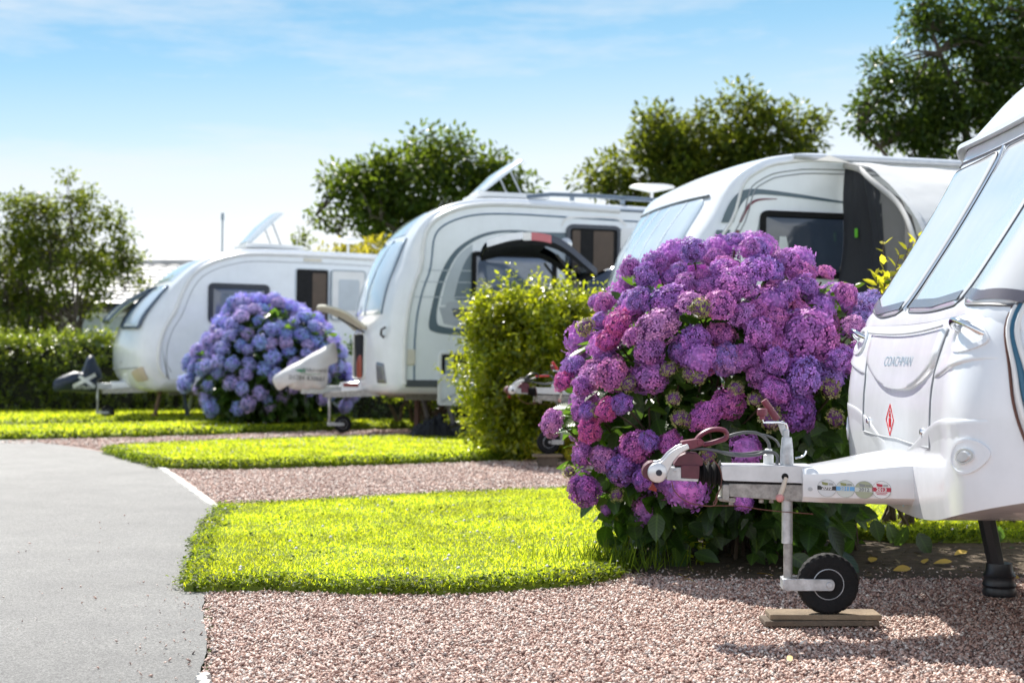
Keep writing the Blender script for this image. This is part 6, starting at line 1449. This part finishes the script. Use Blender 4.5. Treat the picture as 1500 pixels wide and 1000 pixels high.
tr_y = leaf_mat('yellowing_tree_leaves', [(.014, .032, .008), (.03, .058, .010), (.07, .105, .015), (.17, .18, .025)], (.42, .46, .03), .33, .4, spec=.14)
tr_l = leaf_mat('light_tree_leaves', [(.018, .040, .010), (.04, .07, .014), (.09, .125, .02), (.18, .20, .03)], (.42, .48, .04), .40, .4, spec=.14)
tr_r = leaf_mat('deep_green_tree_leaves', [(.010, .026, .009), (.020, .044, .012), (.040, .072, .016), (.085, .12, .025)], (.24, .34, .03), .30, .36, spec=.14)
def bl(px, py, rx, rz, Y, base, ry=None, dy=0):
    p = P(px, py, Y); s = Y / F; return (p[0] - base[0], p[1] - base[1] + dy, p[2] - base[2], rx * s, (ry or rx * .8) * s, rz * s)
b0 = (-8.15, 26.5, 0)
tree('broadleaf_tree', 'sparse many stemmed young tree above the hedge at far left', b0, 4.2, [bl(80, 410, 95, 60, 26.5, b0), bl(45, 345, 50, 50, 26.5, b0), bl(108, 330, 36, 60, 26.5, b0), bl(152, 360, 40, 46, 26.5, b0), bl(5, 390, 60, 90, 26.5, b0), bl(190, 395, 26, 34, 26.5, b0), bl(205, 420, 14, 12, 26.5, b0), bl(101, 270, 10, 20, 26.5, b0), bl(30, 292, 26, 18, 26.5, b0), bl(20, 470, 60, 40, 26.5, b0), bl(124, 285, 12, 16, 26.5, b0), bl(72, 300, 14, 20, 26.5, b0), bl(160, 310, 14, 18, 26.5, b0)], 380, 46, .10, tr_l, .23, 7, .06)
b0 = (-1.55, 30.5, 0)
tree('broadleaf_tree', 'dense dark tree behind the raised hatch of the middle caravan', b0, 5.4, [bl(620, 270, 85, 55, 30.5, b0), bl(640, 225, 50, 28, 30.5, b0), bl(530, 285, 60, 34, 30.5, b0), bl(515, 265, 28, 14, 30.5, b0), bl(560, 320, 80, 26, 30.5, b0), bl(690, 260, 55, 40, 30.5, b0), bl(590, 240, 40, 24, 30.5, b0), bl(740, 275, 48, 18, 30.5, b0), bl(480, 310, 22, 16, 30.5, b0), bl(640, 370, 90, 60, 30.5, b0), bl(720, 235, 20, 14, 30.5, b0)], 165, 105, .15, tr_d, .45, 1, .20)
b0 = (3.9, 28.5, 0)
tree('broadleaf_tree', 'wide yellowing tree above the roof of the caravan with awning', b0, 5.6, [bl(1010, 205, 70, 48, 28.5, b0), bl(1085, 185, 65, 48, 28.5, b0), bl(935, 245, 60, 36, 28.5, b0), bl(1150, 205, 50, 52, 28.5, b0), bl(1050, 215, 60, 50, 28.5, b0), bl(1080, 255, 80, 40, 28.5, b0), bl(880, 270, 42, 24, 28.5, b0), bl(1000, 270, 100, 40, 28.5, b0), bl(1180, 175, 30, 16, 28.5, b0), bl(1130, 270, 80, 50, 28.5, b0), bl(965, 180, 26, 18, 28.5, b0), bl(1030, 330, 150, 50, 28.5, b0)], 235, 125, .135, tr_y, .43, 1, .20)
b0 = (7.6, 22.5, 0)
tree('broadleaf_tree', 'tall dark evergreen tree towering over the right hand caravan roofs', b0, 6.6, [bl(1420, 110, 85, 80, 22.5, b0), bl(1350, 150, 75, 60, 22.5, b0), bl(1470, 50, 70, 65, 22.5, b0), bl(1300, 125, 50, 34, 22.5, b0), bl(1380, 40, 52, 40, 22.5, b0), bl(1320, 190, 65, 34, 22.5, b0), bl(1345, 25, 26, 18, 22.5, b0), bl(1540, 120, 90, 110, 22.5, b0), bl(1440, 210, 110, 60, 22.5, b0), bl(1268, 165, 22, 14, 22.5, b0), bl(1500, 0, 70, 40, 22.5, b0), bl(1405, -5, 30, 22, 22.5, b0)], 270, 100, .105, tr_r, .33, 1, .20)
b0 = (-2.9, 27, 0)
tree('garden_shrub', 'yellow leaved shrub seen over the roof of the farthest caravan', b0, 2.9, [bl(530, 366, 34, 12, 27, b0), bl(552, 355, 16, 10, 27, b0), bl(510, 390, 50, 36, 27, b0)], 30, 80, .11, leaf_mat('ochre_shrub_leaves', [(.10, .11, .012), (.20, .19, .016), (.30, .26, .02), (.36, .30, .03)], (.50, .44, .03), .40, .4), .30, 3, .06, kind='shrub')
b0 = (-3.9, 28, 0)
tree('garden_shrub', 'thin sprig of green foliage left of the yellow shrub', b0, 3.0, [bl(447, 352, 16, 14, 28, b0), bl(437, 358, 8, 8, 28, b0), bl(447, 395, 20, 30, 28, b0)], 14, 32, .11, tr_l, .20, 2, .04, kind='shrub')
b0 = (5.2, 26, 0)
# fallen leaves on the soil
fl = []
leaf_y = M('yellow_fallen_leaf', (.50, .33, .05), .6, var=.3)
for k, (x, y) in enumerate([(1355, 824), (1382, 826), (1322, 836), (1460, 835), (1480, 848), (1278, 822), (1120, 844), (1000, 846), (1408, 812), (1242, 828), (1157, 967), (1010, 852)]):
    p = G(x, y, .0)
    if not fl:
        V, Fc, uv = leaf_arrays(np.zeros((1, 3)) - np.array((.035, 0, 0)), np.array([(1, 0, .1)]), np.array([(0, .2, 1.)]), np.array([.075]), np.array([.042]), LEAFB, LEAFBF); o = np_mesh('fallen_leaf', V, Fc, leaf_y, None, uv, smooth=True)
    else: o = fl[0].copy(); COL.objects.link(o)
    o.location = (p[0], p[1], .006); o.rotation_euler = (random.uniform(-.4, .4), random.uniform(-.3, .3), random.random() * 6.28); s = random.uniform(.6, 1.2) * (.45 if k == 10 else 1); o.scale = (s, s, s)
    fl.append(tag(o, 'small yellow fallen leaf lying on the bare soil or gravel near the nearest caravan', 'leaf', 'yellow fallen leaves'))
# leaf litter on the soil
q_ = rng.uniform((.3, 5.72), (4, 7.0), (900, 2)); th_ = rng.random(900) * 6.283
V, Fc, uv = leaf_arrays(np.stack([q_[:, 0], q_[:, 1], rng.random(900) * .008], 1), np.stack([np.cos(th_), np.sin(th_), rng.normal(size=900) * .15], 1), np.array((0, 0, 1.)) + rng.normal(size=(900, 3)) * .3, rng.uniform(.012, .05, 900), rng.uniform(.006, .02, 900))
tag(np_mesh('leaf_litter', V, Fc, leaf_mat('dry_leaf_litter', [(.03, .02, .012), (.09, .06, .03), (.17, .12, .06), (.24, .19, .10)], (.2, .15, .05), .1, .8), uv=uv), 'dry brown leaf litter scattered over the bare soil', 'leaf litter', kind='stuff')
# weeds at the foot of the purple hydrangea
wd = thing('weed', 'small upright green weed growing in soil under the purple hydrangea', 'weed', P(1018, 832, 6.0)[:2] + (0,))
V, Fc, uv = shoots(np.zeros((4, 3)) + rng.normal(size=(4, 3)) * .02 * np.array((1, 1, 0)), np.array([(0, 0, 1.), (.25, 0, 1), (-.3, .1, 1), (.1, -.3, 1)]), np.array([.26, .2, .18, .12]), 12, .04, spread=1.0); np_mesh('leaves', V, Fc, lime, wd, uv)
gt = thing('grass_tuft', 'long grass tuft at the lawn corner in hydrangea shade', 'grass', P(905, 830, 5.95)[:2] + (0,))
n_ = 260; q_ = np.stack([rng.normal(size=n_) * .13, rng.normal(size=n_) * .08, np.zeros(n_)], 1); D = np.stack([rng.normal(size=n_) * .4, rng.normal(size=n_) * .3, np.ones(n_)], 1); Ls = rng.uniform(.05, .15, n_)
V, Fc, uv = leaf_arrays(q_, D, rng.normal(size=(n_, 3)), Ls, np.full(n_, .007)); np_mesh('blades', V, Fc, clover_m, gt, uv)
# ------------------------------------------------------------------ dark blue car with raised tailgate
navy = M('navy_car_paint', (.008, .020, .050), .14, var=.05, coat=.4, spec=.4); lining = M('tailgate_trim_lining', (.008, .009, .011), .7, spec=.2)
silver_p = M('silver_trim_and_highlight', (.60, .62, .65), .22, .5)
CAR = thing('parked_car', 'dark blue estate car with its rear tailgate raised beside the middle caravan', 'car', (.50, 14.9, 0), R(4))
def carS(prof, y, tuck): return [(u, y, z) for u, z in prof]
# local frame: x forward from the tail (0) to the nose (4.3), y across, z up
prof_low = [(0, .35), (-.03, .55), (.02, .80), (.10, 1.02), (1.1, 1.04), (2.6, 1.06), (3.3, 1.02), (4.05, .88), (4.25, .70), (4.28, .45), (4.15, .28), (.2, .28)]
m = MB(); n = len(prof_low); vs = []
ys = [-.90, -.88, -.80, -.4, 0, .4, .80, .88, .90]; ins = [.06, .02, 0, 0, 0, 0, 0, .02, .06]
pl = np.array(prof_low); cpt = pl.mean(0)
for y, i_ in zip(ys, ins): vs += [(*(pl[k] + (cpt - pl[k]) * i_ * .6)[:1], y, (pl[k] + (cpt - pl[k]) * i_ * .6)[1]) for k in range(n)]
m.add(vs, [(a * n + k, a * n + (k + 1) % n, (a + 1) * n + (k + 1) % n, (a + 1) * n + k) for a in range(8) for k in range(n)] + [tuple(range(n)), tuple(range(8 * n, 9 * n))])
m.build('body', navy, CAR, ang=30, bev=.02)
zr = 1.80
prof_g = [(.05, 1.04), (.20, zr - .14), (.42, zr - .03), (.9, zr), (1.7, zr), (2.3, zr - .09), (3.15, 1.05)]
m = MB(); n = len(prof_g)
for s in (-1, 1):
    m.add([(u, s * (.84 - .20 * (z - 1.04)), z) for u, z in prof_g], [tuple(range(n))], 0, False)
rf = [(u, y * (.84 - .20 * (z - 1.04)), z + .03 * (1 - y * y)) for u, z in prof_g[2:] for y in np.linspace(-1, 1, 9)]
m.add(rf[:3 * 9], [(i * 9 + j, i * 9 + j + 1, (i + 1) * 9 + j + 1, (i + 1) * 9 + j) for i in range(2) for j in range(8)], 0)
m.add(rf[2 * 9:], [(i * 9 + j, i * 9 + j + 1, (i + 1) * 9 + j + 1, (i + 1) * 9 + j) for i in range(2) for j in range(8)], 0)
m.build('roof', navy, CAR)
for s in (-1, 1):
    cs = lambda u, z, s=s: (Vector((u, s * (.84 - .20 * (z - 1.04)), z)), Vector((0, s, .2)).normalized())
    for pts in ([(.28, 1.10), (1.0, 1.10), (1.0, 1.66), (.44, 1.66)], [(1.06, 1.10), (1.9, 1.10), (1.9, 1.68), (1.06, 1.68)], [(1.96, 1.10), (2.95, 1.10), (2.35, 1.62), (1.96, 1.68)]):
        m = MB(); m.patch(cs, rpoly(pts, .05), .008, 2); m.build('side_window', dark_glass, CAR)
    m = MB(); m.tube([(.45, s * .70, zr - .02), (.6, s * .70, zr + .06), (1.9, s * .68, zr + .05), (2.1, s * .67, zr - .03)], .018, 8); m.build('roof_rail', silver_p, CAR)
m = MB(); m.patch(lambda u, z: (Vector((.03 + (z - 1.04) * .2, u, z)), Vector((-1, 0, .1)).normalized()), rpoly([(-.72, .62), (.72, .62), (.62, 1.66), (-.62, 1.66)], .08), .015, 2); m.build('boot_opening', void, CAR)
m = MB(); m.patch(lambda u, z: (Vector((2.3 + (zr - .09 - z) * 1.25, u, z)), Vector((.6, 0, .8))), rpoly([(-.70, 1.10), (.70, 1.10), (.58, 1.66), (-.58, 1.66)], .05), .012, 2); m.build('windscreen', dark_glass, CAR)
for u in (.75, 3.45):
    for s in (-1, 1):
        m = MB(); m.lathe(wheel_profile(.33, .20), (u, s * .80, .33), n=36); wl = m.build('wheel', rubber, CAR); m = MB(); m.lathe([(.18, s * .09), (.16, s * .10), (.05, s * .085), (0, s * .09)], (u, s * .80, .33), n=20); m.build('rim', alu, wl)
# tailgate swung up about its top edge
hx, hz = .30, zr - .03
pth = crom([(0, .02), (-.15, .15), (-.30, .275), (-.46, .355), (-.66, .385), (-.87, .365), (-1.10, .30)], 5)      # outer skin, tail pointing back and up
inn = crom([(-.01, -.02), (-.16, .095), (-.31, .205), (-.47, .275), (-.67, .30), (-.88, .285), (-1.09, .235)], 5)
m = MB(); vs = []; Y_ = np.linspace(-1, 1, 15)
for (a, b_) in pth:
    for y in Y_: vs.append((hx + a - .02 * abs(y) ** 4 * 0, y * .72, hz + b_ - .07 * abs(y) ** 5))
n = len(pth); m.add(vs, [(i * 15 + j, i * 15 + j + 1, (i + 1) * 15 + j + 1, (i + 1) * 15 + j) for i in range(n - 1) for j in range(14) if not (1 <= i < 15 and 2 <= j < 12)]); TG = m.build('tailgate', navy, CAR, ang=60)
m = MB(); vs = []
for (a, b_) in inn:
    for y in Y_: vs.append((hx + a, y * .715, hz + b_ - .05 * abs(y) ** 5))
f_ = [(i * 15 + j, i * 15 + j + 1, (i + 1) * 15 + j + 1, (i + 1) * 15 + j) for i in range(n - 1) for j in range(14) if not (1 <= i < 15 and 2 <= j < 12)]; m.add(vs, f_)
for jj in (0, 14): m.add([(hx + a, (-.72 if jj == 0 else .72), hz + b_ - .07) for a, b_ in pth] + [(hx + a, (-.715 if jj == 0 else .715), hz + b_ - .05) for a, b_ in inn][::1], [(i, i + 1, n + i + 1, n + i) for i in range(n - 1)])
m.build('tailgate_lining', lining, TG)
gm, t, b = nt('tinted_rear_glass'); tb = node(t, 'ShaderNodeBsdfTransparent'); tb.inputs[0].default_value = (.55, .60, .66, 1); b.inputs['Base Color'].default_value = (.02, .025, .03, 1); b.inputs['Roughness'].default_value = .05
mx = node(t, 'ShaderNodeMixShader'); mx.inputs[0].default_value = .78; t.links.new(b.outputs[0], mx.inputs[1]); t.links.new(tb.outputs[0], mx.inputs[2]); t.links.new(mx.outputs[0], t.nodes['Material Output'].inputs[0])
m = MB(); m.add([(hx + a, y, hz + b_ - .02) for a, b_ in pth[1:16] for y in np.linspace(-.53, .53, 7)], [(i * 7 + j, i * 7 + j + 1, (i + 1) * 7 + j + 1, (i + 1) * 7 + j) for i in range(14) for j in range(6)]); m.build('rear_window', gm, TG)
tgs = lambda i_: (hx + pth[i_][0], hz + pth[i_][1])
def tg_band(i0, i1, y0, y1, mat, name, off=.006, zs=0.):
    m = MB(); A = []; B_ = []
    for i in range(i0, i1 + 1): A.append((hx + pth[i][0], y0, hz + pth[i][1] + off - .07 * abs(y0 / .72) ** 5)); B_.append((hx + pth[i][0], y1, hz + pth[i][1] + off - .07 * abs(y1 / .72) ** 5))
    k = len(A); m.add(A + B_, [(i, i + 1, k + i + 1, k + i) for i in range(k - 1)]); return m.build(name, mat, TG)
def edge_band(i0, i1, mat, name, z0, z1):
    m = MB(); A = [(hx + pth[i][0], -.728, hz + pth[i][1] + z1) for i in range(i0, i1 + 1)]; B_ = [(hx + pth[i][0], -.728, hz + pth[i][1] + z0) for i in range(i0, i1 + 1)]; k = len(A); m.add(A + B_, [(i, i + 1, k + i + 1, k + i) for i in range(k - 1)]); return m.build(name, mat, TG)
edge_band(0, 15, navy, 'tailgate_edge', -.075, -.004); edge_band(15, 20, M('rear_lamp_red', (.45, .06, .08), .2, coat=1), 'rear_lamp', -.09, -.01); edge_band(20, 22, M('rear_lamp_clear', (.72, .70, .70), .2, coat=1), 'rear_lamp', -.09, -.01); edge_band(22, 30, silver_p, 'tailgate_edge_highlight', -.075, -.005)
tg_band(22, 30, -.70, .70, silver_p, 'tailgate_highlight')  # silver bands paint the highlight on the raised tailgate's outer skin
for s in (-1, 1): m = MB(); m.tube([(hx - .40, s * .66, hz + .16), (hx - .20, s * .68, hz - .10), (hx - .02, s * .70, hz - .36)], .014, 8); m.build('gas_strut', black_pl, TG)
m = MB(); m.lathe([(.0, -.02), (.05, -.015), (.065, 0), (.05, .015), (0, .02)], (hx - .30, -.60, hz + .27), n=18); m.tube([(hx - .30, -.60, hz + .17), (hx - .30, -.60, hz + .27)], .012, 6); m.build('wiper_boss', silver_p, TG)
m = MB(); m.tube([(1.15, -.3, zr + .03), (.93, -.3, zr + .25)], .008, 6); ae = m.build('aerial', black_pl, CAR); m = MB(); m.lathe([(0, -.045), (.03, -.035), (.045, 0), (.03, .035), (0, .045)], (.92, -.3, zr + .28), axis='Z', n=16); m.build('aerial_ball', white_plain, ae)

# ------------------------------------------------------------------ bungalow behind the hedge
BG = thing('bungalow', 'low pale bungalow with light tiled roof beyond the left hedge', 'house', (-9.2, 33, 0))
wall_m = M('pale_rendered_wall', (.40, .375, .32), .9, var=.12, vs=3, bmp=.4, bs=40); tile_m = M('pale_concrete_tiles', (.50, .485, .47), .55, var=.25, vs=2.2, bmp=.2)
m = MB(); x0, x1, zE, zR, dp = -8.5, 1.15, 2.22, 3.30, 6.0
m.box(((x0 + x1) / 2, dp / 2, zE / 2), (x1 - x0, dp, zE))
for xs in (x0 + .003, x1 - .003): m.add([(xs, .05, zE), (xs, dp - .05, zE), (xs, dp / 2, zR - .1)], [(0, 1, 2)], 0, False)
m.build('wall', wall_m, BG)
m = MB(); nx, nr = 110, 11; vs = []
for sgn in (0, 1):
    for r_ in range(nr):
        for e in (0, 1):
            f = (r_ + e) / nr
            for i in range(nx + 1):
                x = x0 - .3 + (x1 - x0 + .6) * i / nx; yy = -.35 + (dp / 2 + .35) * f; z = zE - .05 + (zR - zE + .05) * f + (.035 if e == 0 else .0) + .028 * abs(math.sin(math.pi * i / 4.0))
                vs.append((x, yy if sgn == 0 else dp - yy, z))
rows = len(vs) // (nx + 1)
m.add(vs, [(a * (nx + 1) + i, a * (nx + 1) + i + 1, (a + 1) * (nx + 1) + i + 1, (a + 1) * (nx + 1) + i) for a in range(rows - 1) if a != 2 * nr - 1 for i in range(nx)], 0, False); rf = m.build('roof', tile_m, BG)
m = MB(); m.tube([(x0 - .32, dp / 2, zR + .04), (x1 + .32, dp / 2, zR + .04)], .11, 10); m.build('ridge_tiles', tile_m, rf)
m = MB(); m.box(((x0 + x1) / 2, -.33, zE - .10), (x1 - x0 + .6, .03, .16)); m.tube([(x0 - .3, -.40, zE - .06), (x1 + .3, -.40, zE - .06)], .055, 8); m.build('gutter', M('black_gutter', (.02, .02, .02), .4), rf)
wm = M('white_window_frame', (.74, .76, .78), .35); wg = M('curtained_glass', (.20, .30, .27), .12, var=.4, vs=1.5, coat=1)
for xc, wd in ((-.28, 1.08), (-3.4, 1.4), (-6.2, 1.0)):
    m = MB(); a, b_, c, d = xc - wd / 2, xc + wd / 2, .82, 1.98
    m.box((xc, -.03, d - .04), (wd, .08, .10)); m.box((xc, -.03, c), (wd + .1, .12, .06)); m.box((a, -.03, (c + d) / 2), (.09, .08, d - c - .12)); m.box((b_, -.03, (c + d) / 2), (.09, .08, d - c - .12)); m.box((xc, -.035, (c + d) / 2), (.06, .07, d - c - .12))
    fr_ = m.build('window', wm, BG, bev=.006); m = MB(); m.box((xc, -.006, (c + d) / 2), (wd - .08, .01, d - c - .1)); m.build('pane', wg, fr_)

# ------------------------------------------------------------------ bags on the grass in front of the middle caravan
def crumple(nm, label, loc, L, Wd, hgt, seed, shape=0):
    t_ = thing(nm, label, 'bag' if shape else 'groundsheet', loc, R(8)); nx, ny = 40, 26; vs = []
    for top in (1, 0):
        for i in range(nx + 1):
            for j in range(ny + 1):
                a, b_ = i / nx * 2 - 1, j / ny * 2 - 1; e = max(0, 1 - max(abs(a), abs(b_)) ** 6) ** .6
                nz = mnoise.noise(Vector((a * 2.3, b_ * 2.3, seed))) + .7 * abs(mnoise.noise(Vector((a * 5, b_ * 5, seed + 4)))) + .3 * mnoise.noise(Vector((a * 11, b_ * 11, seed)))
                env = (.45 + .55 * math.cos(a * 1.8 - .4)) if not shape else (.25 + .75 * (a + 1) / 2)
                z = .01 + top * hgt * e * max(.12, env * (.75 + .55 * nz if not shape else 1 + .10 * nz))
                vs.append((a * L / 2 * (1 + .05 * nz), b_ * Wd / 2 * (1 + .07 * nz), z))
    k = (nx + 1) * (ny + 1); m = MB()
    m.add(vs, [(t2 * k + i * (ny + 1) + j, t2 * k + i * (ny + 1) + j + 1, t2 * k + (i + 1) * (ny + 1) + j + 1, t2 * k + (i + 1) * (ny + 1) + j) for t2 in (0, 1) for i in range(nx) for j in range(ny)])
    m.build('fabric', bag_cloth, t_, ang=70); return t_
p = G(631, 647); crumple('crumpled_groundsheet', 'crumpled black groundsheet lying on grass beside the middle caravan', (p[0] - .02, p[1] + .25, .045), .44, .50, .20, 1.2)
p = G(668, 647); crumple('storage_bag', 'flat wedge shaped black bag on grass next to crumpled groundsheet', (p[0] + .14, p[1] + .30, .045), .60, .50, .20, 6.4, 1)
